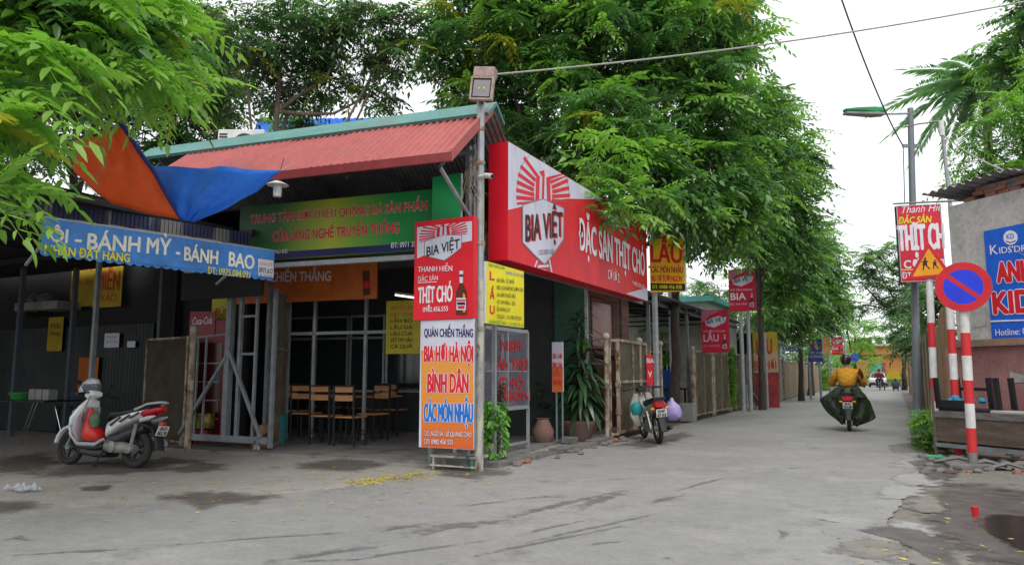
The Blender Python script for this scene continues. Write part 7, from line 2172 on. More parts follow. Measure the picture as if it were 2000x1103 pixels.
m = MB(); m.box(g.x + 17 * k_, g.y - .1, .25, g.x + 22 * k_, g.y + .6, .25 + 17 * k_); m.build('side_box', M_black, t, bevel=.03)
# far car
g = G(1715, 756)
t = thing('parked_car', 'small white and black car facing up the lane at its far end', 'car', g)
def CL(p): return g + Vector(p)
m = MB(); m.loft([(CL((0, 0, .55)), XP * .78, Z_ * .2), (CL((0, .25, .6)), XP * .86, Z_ * .3), (CL((0, 1.1, .62)), XP * .88, Z_ * .34), (CL((0, 3.3, .65)), XP * .88, Z_ * .36), (CL((0, 3.9, .62)), XP * .8, Z_ * .28)], 18, 5); m.build('body', mat('car_white', (.6, .6, .6), rough=.25, coat=.4), t, smooth=True)
m = MB(); m.loft([(CL((0, 1.0, .95)), XP * .74, Z_ * .05), (CL((0, 1.7, 1.2)), XP * .64, Z_ * .28), (CL((0, 3.0, 1.22)), XP * .64, Z_ * .28), (CL((0, 3.7, 1.0)), XP * .7, Z_ * .08)], 16, 5); m.build('cabin', mat('car_white', (0, 0, 0)), t, smooth=True)
m = MB(); m.add([CL((-.64, 1.02, 1.0)), CL((.64, 1.02, 1.0)), CL((.54, 1.6, 1.42)), CL((-.54, 1.6, 1.42))], [(0, 1, 2, 3)]); m.v = [v - YP * .04 + Z_ * .02 for v in m.v]; m.build('windscreen', M_glass, t)
m = MB(); m.loft([(CL((0, -.02, .38)), XP * .76, Z_ * .12), (CL((0, .2, .42)), XP * .87, Z_ * .17)], 14, 4); m.build('bumper', M_black, t, smooth=True)
for s in (-1, 1):
    for y in (.75, 3.1):
        m = MB(); m.torus(CL((s * .78, y, .3)), .23, .075, 'x', 22, 8); w = m.build('wheel', M_rubber, t, smooth=True)
        m = MB(); m.tube([CL((s * .74, y, .3)), CL((s * .84, y, .3))], .16, 14); m.build('rim', M_alu, w)
    m = MB(); m.loft([(CL((s * .6, -.02, .68)), XP * .14, Z_ * .06), (CL((s * .62, .12, .7)), XP * .17, Z_ * .07)], 10, 2.5); m.build('headlight', M_lav, t, smooth=True)
    m = MB(); m.loft([(CL((s * .88, 1.35, 1.05)), XP * .03, Z_ * .04), (CL((s * 1.0, 1.35, 1.07)), XP * .03, Z_ * .06)], 8, 3); m.build('mirror', M_black, t)
m = MB(); m.box(*CL((-.25, -.04, .42)), *CL((.25, -.02, .54))); m.build('number_plate', M_plate, t)
# teal parked motorbikes at the far left end
g = G(1688, 757); tb_ = make_bike(mat('teal_paint', (.03, .32, .27), rough=.35), 'teal motorbike parked far down the lane beside the hedge', '29-T2', '445.1'); tb_.location = g; tb_.rotation_euler.z = R(250)
# ================================================================== foliage
rng = np.random.default_rng(21)
def frond(nl, L, ll, lw, droop, fold=False, alt=False, rs=0):
    r = np.random.default_rng(rs)
    V = []; Q = []
    def leaf(p, d, up, l, w):
        d = d / np.linalg.norm(d); s = np.cross(d, up); s /= np.linalg.norm(s); n = np.cross(s, d)
        o = len(V)
        tip = p + d * l - np.array([0, 0, .18 * l])
        if fold:
            V.extend([p, p + d * l * .3 + s * w * .5 + n * w * .12, p + d * l * .68 + s * w * .38 + n * w * .05 - np.array([0, 0, .05 * l]), tip,
                      p + d * l * .68 - s * w * .38 + n * w * .05 - np.array([0, 0, .05 * l]), p + d * l * .3 - s * w * .5 + n * w * .12])
            Q.extend([(o, o + 1, o + 2, o + 3), (o, o + 3, o + 4, o + 5)])
        else:
            V.extend([p, p + d * l * .45 + s * w * .5, tip, p + d * l * .45 - s * w * .5]); Q.append((o, o + 1, o + 2, o + 3))
    n = nl // 2
    for i in range(n):
        t = (i + 1.0) / (n + .6)
        p = np.array([t * L, 0, -droop * t * t * L])
        for s in (-1, 1):
            if alt and s == (-1) ** i: pp = p + np.array([L * .03, 0, 0])
            else: pp = p
            f = math.sin(math.pi * (.18 + .72 * t)) ** .5
            d = np.array([.5 + r.normal(0, .08), s * .9, -.28 - droop * .4 * t + r.normal(0, .12)])
            leaf(pp, d, np.array([0, 0, 1.]), ll * f * r.uniform(.85, 1.1), lw * f)
    leaf(np.array([L, 0, -droop * L]), np.array([1, 0, -droop - .2]), np.array([0, 0, 1.]), ll, lw)
    o = len(V)
    w = .006 + .004 * L
    V.extend([np.array([0, -w, 0]), np.array([0, w, 0]), np.array([L * .5, w * .6, -droop * .25 * L]), np.array([L * .5, -w * .6, -droop * .25 * L]), np.array([L, 0, -droop * L]), np.array([L, w * .3, -droop * L])])
    Q.extend([(o, o + 1, o + 2, o + 3), (o + 3, o + 2, o + 5, o + 4)])
    return np.array(V), np.array(Q)

def place_fronds(protos, pos, yaw, pitch, roll, scale, pid, mi):
    """stack copies of frond prototypes -> V, Q, material index"""
    VV, QQ, MM = [], [], []
    off = 0
    for k, (V, Q) in enumerate(protos):
        sel = np.where(pid == k)[0]
        if len(sel) == 0: continue
        cy, sy = np.cos(yaw[sel]), np.sin(yaw[sel]); cp, sp = np.cos(pitch[sel]), np.sin(pitch[sel]); cr, sr = np.cos(roll[sel]), np.sin(roll[sel])
        x, y, z = V[:, 0][None], V[:, 1][None], V[:, 2][None]
        s = scale[sel][:, None]
        y1 = y * cr[:, None] - z * sr[:, None]; z1 = y * sr[:, None] + z * cr[:, None]; x1 = x
        x2 = x1 * cp[:, None] - z1 * sp[:, None]; z2 = x1 * sp[:, None] + z1 * cp[:, None]
        x3 = x2 * cy[:, None] - y1 * sy[:, None]; y3 = x2 * sy[:, None] + y1 * cy[:, None]
        W = np.stack([x3 * s, y3 * s, z2 * s], -1) + pos[sel][:, None, :]
        n = len(sel); nv = len(V)
        VV.append(W.reshape(-1, 3))
        QQ.append((Q[None] + (np.arange(n) * nv)[:, None, None] + off).reshape(-1, 4))
        MM.append(np.repeat(mi[sel], len(Q)))
        off += n * nv
    return np.concatenate(VV), np.concatenate(QQ), np.concatenate(MM)

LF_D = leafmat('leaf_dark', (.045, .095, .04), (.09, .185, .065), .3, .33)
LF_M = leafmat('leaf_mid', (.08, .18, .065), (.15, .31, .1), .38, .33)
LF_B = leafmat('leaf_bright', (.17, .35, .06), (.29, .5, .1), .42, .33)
LF_Y = leafmat('leaf_yellow', (.3, .32, .03), (.45, .4, .05), .4)
LF_G = leafmat('leaf_grey_green', (.05, .085, .045), (.11, .16, .08), .35)
LF_C = leafmat('leaf_fresh', (.14, .3, .04), (.28, .48, .075), .46)

def lumpy(d, seed):
    r = np.random.default_rng(seed)
    f = np.zeros(len(d))
    for k in range(5):
        w = r.normal(0, 1, 3) * (2 + k * 1.3); f += np.sin(d @ w + r.uniform(0, 6.28)) / (1.5 + k)
    return f

def crown_points(lobes, size, dens, seed):
    """rosette centres inside lumpy lobes, with their outward direction"""
    r = np.random.default_rng(seed)
    Ps, Ds, Os = [], [], []
    C = [np.array(c) for c, rr, sq in lobes]
    for i, (c, rr, sq) in enumerate(lobes):
        n = int(dens * 12.6 * rr * rr / (size * size))
        d = r.normal(0, 1, (n, 3)); d /= np.linalg.norm(d, axis=1)[:, None]
        u = r.uniform(0, 1, n)
        rad = rr * (.45 + .6 * u ** .55) * (1 + .22 * lumpy(d, seed + i))
        p = np.array(c) + d * rad[:, None] * np.array([1, 1, sq])
        keep = lumpy(p * .9, seed + 50) > -1.15
        Ps.append(p[keep]); Ds.append(d[keep]); Os.append(u[keep])
    return np.concatenate(Ps), np.concatenate(Ds), np.concatenate(Os)

def leafy(name_tree, label, base, top, lobes, kind='pinnate', size=.9, dens=3.0, mats=None, w=(.3, .5, .2), seed=1, trunk_r=.14, bark=None, nf=7, lean=None, cat='tree', group=None,
          nl=12, L=.6, ll=.2, lw=.085, droop=.62, fold=False, twigs=.35, nolimb=False, extra=None):
    bark = bark or M_bark
    base = Vector(base); top = Vector(top)
    t = thing(name_tree, label, cat, base, group)
    r = random.Random(seed)
    # trunk and limbs
    if not nolimb:
        m = MB(); k = 7; pts = []
        for i in range(k + 1):
            f = i / k; p = base.lerp(top, f); wv = .06 * (top - base).length * math.sin(math.pi * f)
            pts.append(p + Vector((r.gauss(0, .03) + (lean or 0) * wv * .3, r.gauss(0, .03), 0)))
        m.tube(pts, [trunk_r * (1.25 if i == 0 else 1 - .45 * i / k) for i in range(k + 1)], 10); m.build('trunk', bark, t, smooth=True)
        for li, (c, rr, sq) in enumerate(lobes):
            c = Vector(c); st = pts[min(k, 4 + li % 4)]
            mid = st.lerp(c, .5) + Vector((r.gauss(0, .15), r.gauss(0, .15), -.1 * (c - st).length))
            m = MB(); q = [st, st.lerp(mid, .5) + Vector((0, 0, r.gauss(0, .05))), mid, mid.lerp(c, .6) + Vector((0, 0, .1)), c + Vector((0, 0, rr * .3))]
            m.tube(q, [trunk_r * .5, trunk_r * .42, trunk_r * .33, trunk_r * .24, trunk_r * .1], 7); m.build('limb', bark, t, smooth=True)
    P0, D0, U0 = crown_points(lobes, size, dens, seed)
    if extra is not None:
        P0 = np.concatenate([P0, np.array(extra)]); D0 = np.concatenate([D0, np.tile([[0, -1, .2]], (len(extra), 1))]); U0 = np.concatenate([U0, np.full(len(extra), .99)])
    n = len(P0)
    rg_ = np.random.default_rng(seed + 5)
    protos = [frond(nl, L * s, ll, lw, droop * dd, fold, True, k) for k, (s, dd) in enumerate(((1, 1), (.85, .7), (1.1, 1.3), (.95, .5), (1.05, 1.7), (.75, 1)))]
    pos = np.repeat(P0, nf, 0)
    oyaw = np.arctan2(D0[:, 1], D0[:, 0])
    yaw = np.repeat(oyaw, nf) + np.tile(np.linspace(-2.6, 2.6, nf), n) + rg_.normal(0, .3, n * nf)
    pitch = rg_.normal(.12, .28, n * nf) + np.repeat(D0[:, 2] * .25, nf)
    roll = rg_.normal(0, .3, n * nf)
    sc = np.repeat(rg_.uniform(.75, 1.2, n), nf) * rg_.uniform(.8, 1.15, n * nf)
    pid = rg_.integers(0, len(protos), n * nf)
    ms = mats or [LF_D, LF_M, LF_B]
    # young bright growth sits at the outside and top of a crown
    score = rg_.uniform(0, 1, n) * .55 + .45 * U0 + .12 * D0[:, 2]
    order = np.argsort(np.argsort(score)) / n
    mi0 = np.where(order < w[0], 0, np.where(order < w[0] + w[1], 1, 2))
    if len(ms) > 3:
        mi0[rg_.uniform(0, 1, n) < .015] = 3
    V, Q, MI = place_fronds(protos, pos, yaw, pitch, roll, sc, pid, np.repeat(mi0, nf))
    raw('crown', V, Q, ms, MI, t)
    # twigs
    if twigs and not nolimb:
        m = MB()
        cs = [Vector(c) for c, _, _ in lobes]
        for i in range(0, n, max(1, int(1 / twigs))):
            p = Vector(P0[i]); c = min(cs, key=lambda q: (q - p).length)
            a = c.lerp(p, .25) + Vector((0, 0, -.05)); b_ = c.lerp(p, .65) + Vector((r.gauss(0, .06), r.gauss(0, .06), 0))
            m.tube([a, b_, p], [.018, .011, .005], 3, cap=False)
        if m.v: m.build('twigs', bark, t, kind='stuff')
    return t

def lobe(px, py, F, r_px, sq=.85):
    return (tuple(onf(px, py, F)), r_px * F / 1444.4, sq)

def gp0(px, F):
    p = onf(px, 730, F); return Vector((p.x, p.y, 0))

# near tree at the upper left
b0 = gp0(-420, 6.6); tp0 = onf(-180, 150, 6.8)
ex = [tuple(onf(px, py, F)) for px, py, F in ((-15, 320, 5.4), (-50, 300, 5.3), (0, 270, 5.6), (-10, 345, 5.5), (-60, 350, 5.2), (310, 205, 7.3), (340, 185, 7.4), (0, 240, 5.4), (345, 120, 7.8), (330, 60, 7.6), (280, 170, 7.0),
      (-30, 240, 5.3), (15, 225, 5.5), (35, 175, 5.4), (-10, 170, 5.6), (-20, 385, 5.2), (120, 120, 5.9), (100, 90, 5.7), (30, 90, 5.5), (200, 70, 6.2), (170, 120, 6.3), (270, 120, 6.5), (235, 130, 6.6), (310, 140, 6.8))]
leafy('shade_tree', 'near leafy tree with long drooping compound leaves hanging in from the upper left', b0, tp0,
      [lobe(-80, 20, 6, 140), lobe(70, -10, 6.2, 100), lobe(200, -20, 6.8, 90), lobe(280, 0, 7.4, 70), lobe(0, 100, 5.8, 80, .8), lobe(150, 40, 6.4, 80, .8), lobe(250, 50, 7.2, 65, .8), lobe(-40, 220, 5.6, 50, .8), lobe(-110, 230, 5.6, 90), lobe(100, 90, 8, 110), lobe(280, 90, 8.5, 85), lobe(340, 150, 9.5, 50), lobe(40, 200, 9, 60)],
      size=.72, dens=2.3, mats=[LF_M, LF_C, LF_B, LF_Y], w=(.3, .4, .28), seed=31, trunk_r=.17, nf=6, nl=14, L=.5, ll=.165, lw=.062, droop=.75, fold=True, twigs=.3, extra=ex)

# darker trees behind the roof at the upper left
b1 = gp0(525, 17)
leafy('roadside_tree', 'open crowned dark tree with oval leaves rising behind the red roof', b1, onf(545, 120, 17),
      [lobe(470, 60, 16, 85), lobe(580, 60, 17, 90), lobe(690, 50, 17, 80), lobe(640, 150, 17.5, 65), lobe(760, 110, 17, 55), lobe(540, 170, 17.5, 60), lobe(740, 190, 17.5, 38), lobe(440, 200, 18, 50), lobe(790, 40, 17, 45), lobe(610, 230, 18, 30)],
      size=.75, dens=2.9, mats=[LF_D, LF_G, LF_M, LF_Y], w=(.25, .4, .35), seed=41, trunk_r=.1, bark=M_barkpale, nf=5, nl=8, L=.4, ll=.17, lw=.07, droop=.7, twigs=.6)
leafy('roadside_tree', 'slimmer pale stemmed tree left of the open crowned one behind the green ridge', gp0(470, 20), onf(440, 120, 20),
      [lobe(400, 80, 19, 80), lobe(330, 150, 19, 70), lobe(430, 170, 20, 55), lobe(390, 250, 20, 60), lobe(330, 290, 20, 50), lobe(560, 250, 21, 45)],
      size=.8, dens=2.2, mats=[LF_D, LF_M, LF_C], w=(.3, .45, .25), seed=43, trunk_r=.1, bark=M_barkpale, nf=6, twigs=.3)
leafy('roadside_tree', 'dark leafy tree far left behind the stall roof', gp0(120, 18), onf(150, 250, 18),
      [lobe(0, 150, 17, 170), lobe(200, 130, 18, 150), lobe(120, 320, 17, 120), lobe(280, 300, 19, 80), lobe(-150, 250, 16, 170)],
      size=1.0, dens=1.7, mats=[LF_D, LF_D, LF_M], w=(.4, .4, .2), seed=47, trunk_r=.15, nf=6, L=.55, ll=.17, lw=.07)

# street trees along the left side
leafy('street_tree', 'broad dark green tree rising behind the corner eatery and the big beer sign', gp0(1080, 18.5), onf(1065, 200, 18.5),
      [lobe(960, 50, 18, 110), lobe(1080, 60, 18, 120), lobe(930, 170, 18.5, 85), lobe(1060, 190, 18, 110), lobe(1000, -60, 18, 130), lobe(1130, 280, 17.5, 80), lobe(1060, 330, 19, 70), lobe(880, 110, 18.5, 50), lobe(1010, 270, 20, 60)],
      size=.95, dens=2.5, w=(.28, .42, .3), seed=51, trunk_r=.16, nf=7, mats=[LF_D, LF_M, LF_B, LF_Y])
exb = [tuple(onf(px, py, F)) for px, py, F in ((1190, 265, 14.2), (1150, 320, 14.2), (1180, 350, 14), (1230, 330, 14.3), (1210, 400, 13.9), (1165, 410, 13.8), (1240, 420, 14.2), (1150, 385, 13.9), (1285, 380, 14.8), (1215, 300, 14.4))]
leafy('street_tree', 'largest street tree, its dark trunk between fences and branches over the big red sign', G(1320, 822), onf(1318, 400, 20.5),
      [lobe(1200, 90, 17.5, 130), lobe(1340, 60, 18, 130), lobe(1200, 240, 16.5, 95), lobe(1330, 200, 18, 130), lobe(1410, 140, 19.5, 70), lobe(1260, 350, 16, 100), lobe(1390, 330, 18, 110), lobe(1250, -80, 18, 140), lobe(1340, 390, 17, 70), lobe(1420, 410, 18.5, 75), lobe(1180, 380, 14.6, 42), lobe(1390, 10, 19, 75), lobe(1310, 440, 18.5, 50), lobe(1410, 470, 20, 45), lobe(1480, 240, 20, 60), lobe(1500, 330, 20.5, 55)],
      size=.95, dens=2.6, w=(.28, .42, .3), seed=53, trunk_r=.15, nf=7, mats=[LF_D, LF_M, LF_B, LF_Y], extra=exb)
leafy('street_tree', 'second street tree with its thin dark trunk in the fence opening', G(1487, 800), onf(1480, 480, 27),
      [lobe(1490, 260, 25, 75), lobe(1540, 340, 26, 62), lobe(1480, 370, 25, 80), lobe(1530, 430, 26, 68), lobe(1480, 450, 25, 65), lobe(1560, 290, 26, 42), lobe(1550, 500, 27, 60), lobe(1400, 450, 23, 50), lobe(1490, 190, 24, 35), lobe(1520, 560, 28, 45), lobe(1450, 80, 23, 40)],
      size=1.1, dens=3.0, w=(.3, .42, .28), seed=57, trunk_r=.12, nf=7, L=.68, ll=.22, lw=.09)
leafy('street_tree', 'third street tree leaning over the long plank fence', gp0(1562, 37), onf(1562, 600, 37),
      [lobe(1520, 560, 33, 60), lobe(1570, 500, 36, 55), lobe(1600, 560, 37, 45), lobe(1550, 610, 35, 50), lobe(1610, 610, 38, 35), lobe(1500, 620, 32, 30), lobe(1590, 450, 38, 26), lobe(1540, 530, 35, 55), lobe(1600, 520, 37, 45), lobe(1570, 590, 36, 50), lobe(1640, 590, 40, 25)],
      size=1.3, dens=4.2, mats=[LF_D, LF_M, LF_B], w=(.25, .5, .25), seed=59, trunk_r=.14, nf=6, L=.8, ll=.27, lw=.11)
leafy('street_tree', 'small dark trunked tree right of the brown plank fence boards', gp0(1583, 46), onf(1583, 650, 46),
      [lobe(1600, 640, 46, 28), lobe(1640, 620, 50, 30), lobe(1570, 640, 44, 30)],
      size=1.5, dens=2.6, mats=[LF_M, LF_M, LF_B], w=(.25, .5, .25), seed=61, trunk_r=.2, nf=6, L=.75, ll=.24, lw=.09, twigs=0)
leafy('street_tree', 'bright yellow green tree far down on the left above the rider', gp0(1668, 64), onf(1668, 690, 64),
      [lobe(1670, 650, 62, 35), lobe(1650, 690, 60, 25), lobe(1690, 670, 64, 28), lobe(1700, 700, 66, 16), lobe(1650, 620, 62, 20)],
      size=1.9, dens=2.6, mats=[LF_C, LF_B, LF_B], w=(.35, .35, .3), seed=63, trunk_r=.22, nf=6, L=.95, ll=.3, lw=.12, twigs=0)

# right side
leafy('street_tree', 'thin airy dark tree leaning out over the right side of the lane', gp0(1815, 34), onf(1790, 560, 34),
      [lobe(1700, 510, 34, 32), lobe(1745, 500, 34, 32), lobe(1780, 540, 34, 40), lobe(1710, 560, 34, 30), lobe(1750, 590, 34, 38), lobe(1670, 545, 34, 14), lobe(1690, 600, 34, 14), lobe(1700, 490, 34, 18)],
      size=1.0, dens=3.2, mats=[LF_D, LF_M, LF_B], w=(.35, .4, .25), seed=71, trunk_r=.13, nf=5, L=.5, ll=.17, lw=.07)
leafy('street_tree', 'dense green tree behind the street lamp post on the right', gp0(1850, 24), onf(1840, 560, 24),
      [lobe(1810, 600, 25, 50), lobe(1850, 560, 24, 50), lobe(1775, 650, 30, 45), lobe(1830, 660, 26, 45), lobe(1790, 560, 28, 30)],
      size=1.1, dens=2.6, mats=[LF_D, LF_M, LF_M], w=(.4, .4, .2), seed=73, trunk_r=.14, nf=6, L=.55, ll=.17, lw=.07)
leafy('street_tree', 'hazy green tree at the far right end of the lane', gp0(1765, 62), onf(1765, 680, 62),
      [lobe(1770, 640, 60, 35), lobe(1750, 600, 66, 28), lobe(1775, 690, 55, 24), lobe(1740, 640, 70, 18)],
      size=1.9, dens=2.4, mats=[LF_M, LF_M, LF_B], w=(.4, .4, .2), seed=75, trunk_r=.22, nf=6, L=.95, ll=.3, lw=.12, twigs=0)
leafy('shade_tree', 'bright leafed tree spreading over the corrugated roof of the grey building', gp0(2030, 19), onf(2000, 300, 19),
      [lobe(1930, 270, 18, 45), lobe(1990, 220, 18, 60), lobe(1900, 340, 18.5, 40), lobe(1960, 330, 18, 50), lobe(2040, 290, 18, 70), lobe(1870, 370, 19, 22), lobe(2060, 130, 18, 55)],
      size=.9, dens=3.0, mats=[LF_M, LF_C, LF_B], w=(.35, .4, .25), seed=77, trunk_r=.16, nf=6, L=.45, ll=.14, lw=.055)
leafy('shade_tree', 'tree whose leafy twigs hang in at the top right corner', gp0(2130, 21), onf(2100, 60, 21),
      [lobe(1985, 60, 20, 35), lobe(1930, 110, 21, 28), lobe(2010, 10, 20, 40), lobe(1975, 140, 21, 35), lobe(2080, 60, 20, 80)],
      size=.9, dens=2.4, mats=[LF_D, LF_M, LF_C], w=(.4, .35, .25), seed=79, trunk_r=.14, nf=6)
# trees behind the houses
leafy('backyard_tree', 'bushy green tree seen through the gap behind the street tree trunk', gp0(1290, 31), onf(1290, 640, 31),
      [lobe(1285, 640, 31, 30), lobe(1300, 590, 31, 20), lobe(1285, 690, 30, 22)], size=1.0, dens=3, mats=[LF_C, LF_B, LF_B], w=(.4, .3, .3), seed=83, trunk_r=.1, twigs=0)
leafy('backyard_tree', 'leafy tree behind the steel pipes and the red LẨU lightbox', gp0(1440, 40), onf(1440, 650, 40),
      [lobe(1400, 560, 40, 35), lobe(1440, 600, 40, 40), lobe(1480, 640, 40, 35), lobe(1390, 620, 40, 35), lobe(1350, 560, 42, 30)], size=1.4, dens=2.4, mats=[LF_D, LF_M, LF_B], w=(.3, .45, .25), seed=85, trunk_r=.14, nf=6, L=.7, ll=.22, lw=.09, twigs=0)

# palm
pc = onf(1925, 165, 27); pb_ = gp0(1935, 27)
pt_ = thing('palm_tree', 'tall palm with drooping feathery fronds behind the grey building', 'palm', pb_)
m = MB(); m.tube([pb_, pb_.lerp(pc, .5) + Vector((.1, 0, 0)), pc], [.2, .16, .14], 12); m.build('trunk', M_barkpale, pt_, smooth=True)
LF_P = leafmat('palm_leaf', (.15, .28, .16), (.25, .42, .24), .4)
for k in range(28):
    V, Q = frond(96, 2.6, .85, .12, .8, False, False, 90 + k)
    V = V.copy()
    yaw = np.array([k * 2.4 + random.uniform(-.2, .2)]); pit = np.array([1.05 - 1.3 * (k / 28)]); 
    v, q, mi = place_fronds([(V, Q)], np.array([tuple(pc)]), yaw, pit, np.array([random.gauss(0, .2)]), np.array([random.uniform(.85, 1.1)]), np.array([0]), np.array([0]))
    raw('frond', v, q, LF_P, mi, pt_)

# hedge masses far away
def hedge(lab, boxes, seed, mats, size=1.0, name='hedge', n_per=14):
    t = thing(name, lab, 'hedge', (boxes[0][0], boxes[0][1], 0))
    r = np.random.default_rng(seed); P_ = []
    for (x0, y0, x1, y1, z1) in boxes:
        n = int(n_per * max(abs(x1 - x0), 1) * max(abs(y1 - y0), 1) * max(z1, 1) / size ** 2)
        p = np.stack([r.uniform(x0, x1, n), r.uniform(y0, y1, n), z1 * r.uniform(.03, 1, n) ** .7], 1); P_.append(p)
    P_ = np.concatenate(P_); nf = 5; n = len(P_)
    pr_ = [frond(8, .35 * size, .16 * size, .07 * size, .4, False, True, k) for k in range(4)]
    V, Q, MI = place_fronds(pr_, np.repeat(P_, nf, 0), r.uniform(0, 6.28, n * nf), r.normal(.3, .4, n * nf), r.normal(0, .4, n * nf), r.uniform(.8, 1.2, n * nf), r.integers(0, 4, n * nf), np.repeat(r.integers(0, len(mats), n), nf))
    raw('foliage', V, Q, mats, MI, t)
    return t
hedge('low bright hedge in front of the orange building at the end of the lane', [(-8, 98, 3.5, 101, 1.5)], 3, [LF_M, LF_C], 1.5, n_per=3)
hedge('dark bush clump at the far left end of the lane behind the rider', [(-9, 84, -5.6, 90, 4.2)], 4, [LF_D, LF_M], 1.8, name='bush', n_per=2.4)
hedge('weeds climbing the far plank fence left of the rider', [(FX + .05, yat(1604), FX + .45, yat(1612), 1.8)], 5, [LF_M, LF_C], .6, name='climbing_weeds', n_per=14)
hedge('weeds climbing the cream fence post under the LẨU lightbox', [(FX + .02, yat(1423), FX + .14, yat(1428), 2.2)], 6, [LF_M, LF_C], .3, name='climbing_weeds', n_per=12)
hedge('green weeds at the foot of the street lamp post and the counter leg', [(.42, 14.4, .8, 19.8, .42)], 7, [LF_M, LF_C], .42, name='weed_clump', n_per=14)
hedge('taller broad leafed weed between the lamp post and the counter', [(.38, 14.8, .7, 16.2, .6)], 8, [LF_C, LF_M], .5, name='weed_clump', n_per=16)
# tree masses closing the horizon on both sides
for k, (x, y, r_m, lab) in enumerate(((-22, 45, 5, 'tall dark tree mass behind the houses on the left'), (-26, 60, 6, 'farther dark tree mass behind the houses on the left'), (-15, 95, 6, 'wide tree at the far left end of the lane'), (12, 92, 6, 'wide tree at the far right end of the lane'), (4, 118, 6, 'tree rising behind the orange building'), (-9, 120, 6, 'second tree rising behind the orange building'), (-34, 30, 6, 'tree mass behind the food stall'), (-30, 18, 5, 'near tree mass left of the food stall'), (14, 45, 5, 'tree mass behind the panel fence on the right'))):
    leafy('distant_tree', lab, (x, y, 0), (x, y, 4), [((x, y, 4.5), r_m * .75, .9), ((x + r_m * .5, y, 3.5), r_m * .5, .9), ((x - r_m * .5, y, 3.6), r_m * .5, .9)], size=2.2, dens=1.3, mats=[LF_D, LF_M, LF_M], w=(.4, .4, .2), seed=100 + k, trunk_r=.25, nf=6, L=1.1, ll=.4, lw=.16, twigs=0)

# ------------------------------------------------------------------ potted plants
def strap_mesh(name, L, w, droop, m_, n=6, fold=.2):
    b_ = MB(); vs = []
    for i in range(n + 1):
        t = i / n; ww = w * (math.sin(math.pi * min(1, .12 + t * .88)) ** .6) * .5
        x = L * (t - .25 * droop * t * t); z = L * (.35 * t - droop * t * t)
        vs += [Vector((x, -ww, z + ww * fold)), Vector((x, 0, z)), Vector((x, ww, z + ww * fold))]
    fs = []
    for i in range(n):
        for j in (0, 1): fs.append((i * 3 + j, i * 3 + j + 3, i * 3 + j + 4, i * 3 + j + 1))
    me = bpy.data.meshes.new(name); me.from_pydata(vs, [], fs); me.materials.append(m_)
    me.polygons.foreach_set('use_smooth', [True] * len(me.polygons)); me.update()
    return me
def put(me, name, parent, p, yaw, pitch, roll, s):
    o = bpy.data.objects.new(name, me); COL.objects.link(o); o.parent = parent
    o.location = Vector(p) - ORG[parent.name]; o.rotation_euler = Euler((roll, -pitch, yaw), 'XYZ'); o.scale = (s, s, s)
    CH.setdefault(parent.name, []).append(o.name); return o
def solidleaf(name, c1, c2, rough=.3):
    return leafmat(name, c1, c2, .15, rough)
M_dr = solidleaf('dracaena_leaf', (.02, .06, .025), (.04, .1, .035)); M_dr2 = solidleaf('dracaena_young_leaf', (.12, .26, .03), (.16, .3, .04))
pg = G(1133, 860)
t = thing('potted_dracaena', 'tall dracaena with drooping strap leaves in a wide terracotta bowl beside the eatery', 'potted plant', pg)
m = MB(); m.lathe([(.2, 0), (.26, .06), (.37, .3), (.42, .36), (.43, .4), (.39, .4), (.36, .34)], pg, 26); m.build('pot', M_terra, t, smooth=True)
m = MB(); m.lathe([(.36, .32), (.3, .37), (.02, .39)], pg, 18); m.build('soil', M_soil, t)
canes = [(0, 0, 2.4), (.1, .06, 1.75), (-.1, .05, 1.25), (.05, -.08, .95)]
strap = [strap_mesh('strap_leaf', .68, .1, d, M_dr) for d in (.8, 1.1, 1.4)]; young = strap_mesh('young_leaf', .5, .06, .35, M_dr2)
for k, (x, y, h) in enumerate(canes):
    m = MB(); m.tube([pg + Vector((x * .5, y * .5, .35)), pg + Vector((x, y, h))], .022, 8); m.build('cane', M_barkpale, t, smooth=True)
    nlv = int((h - .35) * 30)
    for i in range(nlv):
        f = (i + 1) / nlv; z = .55 + (h - .5) * f
        yw = i * 2.4 + k; sc_ = 1.05 - .35 * f if k == 0 else .95
        put(strap[i % 3], 'leaf', t, pg + Vector((x, y, z)), yw, R(10 + 45 * f * f), random.gauss(0, .15), sc_ * random.uniform(.85, 1.1))
for i in range(6):
    put(young, 'leaf', t, pg + Vector((.1, -.0, 1.7)), i * 1.05, R(55), 0, random.uniform(.7, .9))
# dark shrub in a black pot
pg = G(1072, 852)
t = thing('potted_shrub', 'dark bushy shrub in a black pot behind the display cabinet', 'potted plant', pg)
m = MB(); m.lathe([(.19, 0), (.2, .04), (.25, .36), (.27, .38), (.24, .38)], pg, 20); m.build('pot', M_black, t, smooth=True)
m = MB(); m.tube([pg + Z_ * .3, pg + Z_ * .75], .02, 6); m.build('stem', M_bark, t)
r = np.random.default_rng(8); n = 420
P_ = np.array(tuple(pg)) + np.array([0, 0, .72]) + r.normal(0, 1, (n, 3)) * np.array([.2, .2, .18])
V, Q, MI = place_fronds([frond(6, .12, .075, .035, .3, False, True, k) for k in range(3)], P_, r.uniform(0, 6.28, n), r.normal(.3, .4, n), r.normal(0, .5, n), r.uniform(.8, 1.3, n), r.integers(0, 3, n), r.integers(0, 2, n))
raw('foliage', V, Q, [LF_D, LF_D], MI, t)
pg = G(1112, 856) + Vector((-.55, .3, 0))
m = MB(); m.lathe([(.1, 0), (.19, .12), (.21, .25), (.13, .4), (.11, .46), (.13, .48)], G(1048, 872) + Vector((-.1, .5, 0)), 20); tag(m.build('clay_jar', M_terra, smooth=True), 'reddish clay jar on the floor right of the display cabinet', 'jar')
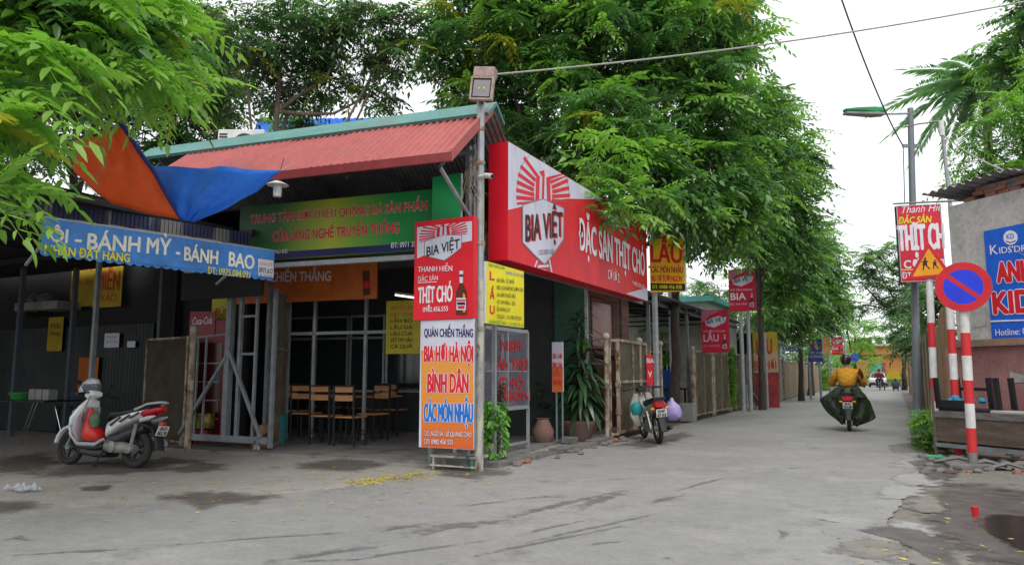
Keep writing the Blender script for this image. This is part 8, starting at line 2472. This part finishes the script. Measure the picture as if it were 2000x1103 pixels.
# pothos and zz plant beside the corner pole
M_po = solidleaf('pothos_leaf', (.09, .27, .03), (.18, .42, .06)); M_zz = solidleaf('zz_leaf', (.01, .045, .02), (.025, .08, .035))
pg = G(960, 905)
t = thing('potted_pothos', 'bushy bright green trailing plant in a cracked white pot right of the corner pole', 'potted plant', pg)
m = MB(); m.lathe([(.07, 0), (.085, .02), (.11, .28), (.12, .3), (.1, .3)], pg + Vector((-.05, -.02, 0)), 18); m.build('pot', M_peel, t, smooth=True)
lm = []
for k in range(2):
    b_ = MB(); me = bpy.data.meshes.new('heart_leaf')
    me.from_pydata([(0, 0, 0), (.02, .035, .008), (.07, .03, .0), (.12, 0, -.02), (.07, -.03, .0), (.02, -.035, .008)], [], [(0, 3, 2, 1), (0, 5, 4, 3)]); me.materials.append(M_po if k == 0 else M_zz); me.update(); lm.append(me)
for i in range(230):
    f = random.random(); a = random.uniform(0, 6.28); rr_ = .21 * (1 - .55 * abs(f - .45)) * random.uniform(.5, 1)
    put(lm[0], 'leaf', t, pg + Vector((.04 + rr_ * math.cos(a), rr_ * math.sin(a), .12 + .78 * f)), a + random.gauss(0, .5), R(random.uniform(-55, 10)), random.gauss(0, .4), random.uniform(.75, 1.15))
for k in range(6):
    m = MB(); a = k; m.tube([pg + Z_ * .28, pg + Vector((.1 * math.cos(a), .1 * math.sin(a), .6)), pg + Vector((.2 * math.cos(a), .2 * math.sin(a), .4))], .005, 4); m.build('stem', mat('green_stem', (.06, .15, .03)), t)
pz = G(956, 893) + Vector((0, .15, 0))
t = thing('potted_plant', 'dark glossy upright plant rising above the bright trailing one by the corner pole', 'potted plant', pz)
m = MB(); m.lathe([(.08, 0), (.1, .25), (.09, .25)], pz, 14); m.build('pot', M_black, t, smooth=True)
for k in range(8):
    a = k * .8; tipv = Vector((.16 * math.cos(a), .16 * math.sin(a), 1.12 + .1 * math.sin(k * 2.2)))
    m = MB(); m.tube([pz + Z_ * .2, pz + Vector((tipv.x * .4, tipv.y * .4, .75)), pz + tipv], [.012, .009, .004], 5); m.build('stem', mat('green_stem', (0, 0, 0)), t)
    for i in range(8):
        f = .45 + .55 * i / 8; q = pz + Vector((tipv.x * f, tipv.y * f, .2 + (tipv.z - .2) * f))
        for s in (-1, 1): put(lm[1], 'leaf', t, q, a + s * 1.2, R(20), s * .4, .75)
# blue roof glimpse behind the left trees
c = onf(580, 235, 26)
m = MB(); m.corr(c + Vector((-2.5, 0, -.6)), RT, FW * .5 + Z_ * .6, 4.6, 2.0, .03, .25, 3)
t = thing('blue_roof_house', 'blue corrugated roof glimpsed between the trunks behind the green ridge', 'house', Vector((c.x, c.y, 0)))
m.build('roof_sheet', M_bluet, t)
m = MB(); m.obox(Vector((c.x - 1.8, c.y + .8, 0)), RT * 4, FW * 2, Z_ * (c.z - .7)); m.build('wall', M_cream, t)

for o in list(bpy.data.objects):
    if o.type == 'MESH' and len(o.data.vertices) == 0:
        bpy.data.objects.remove(o)
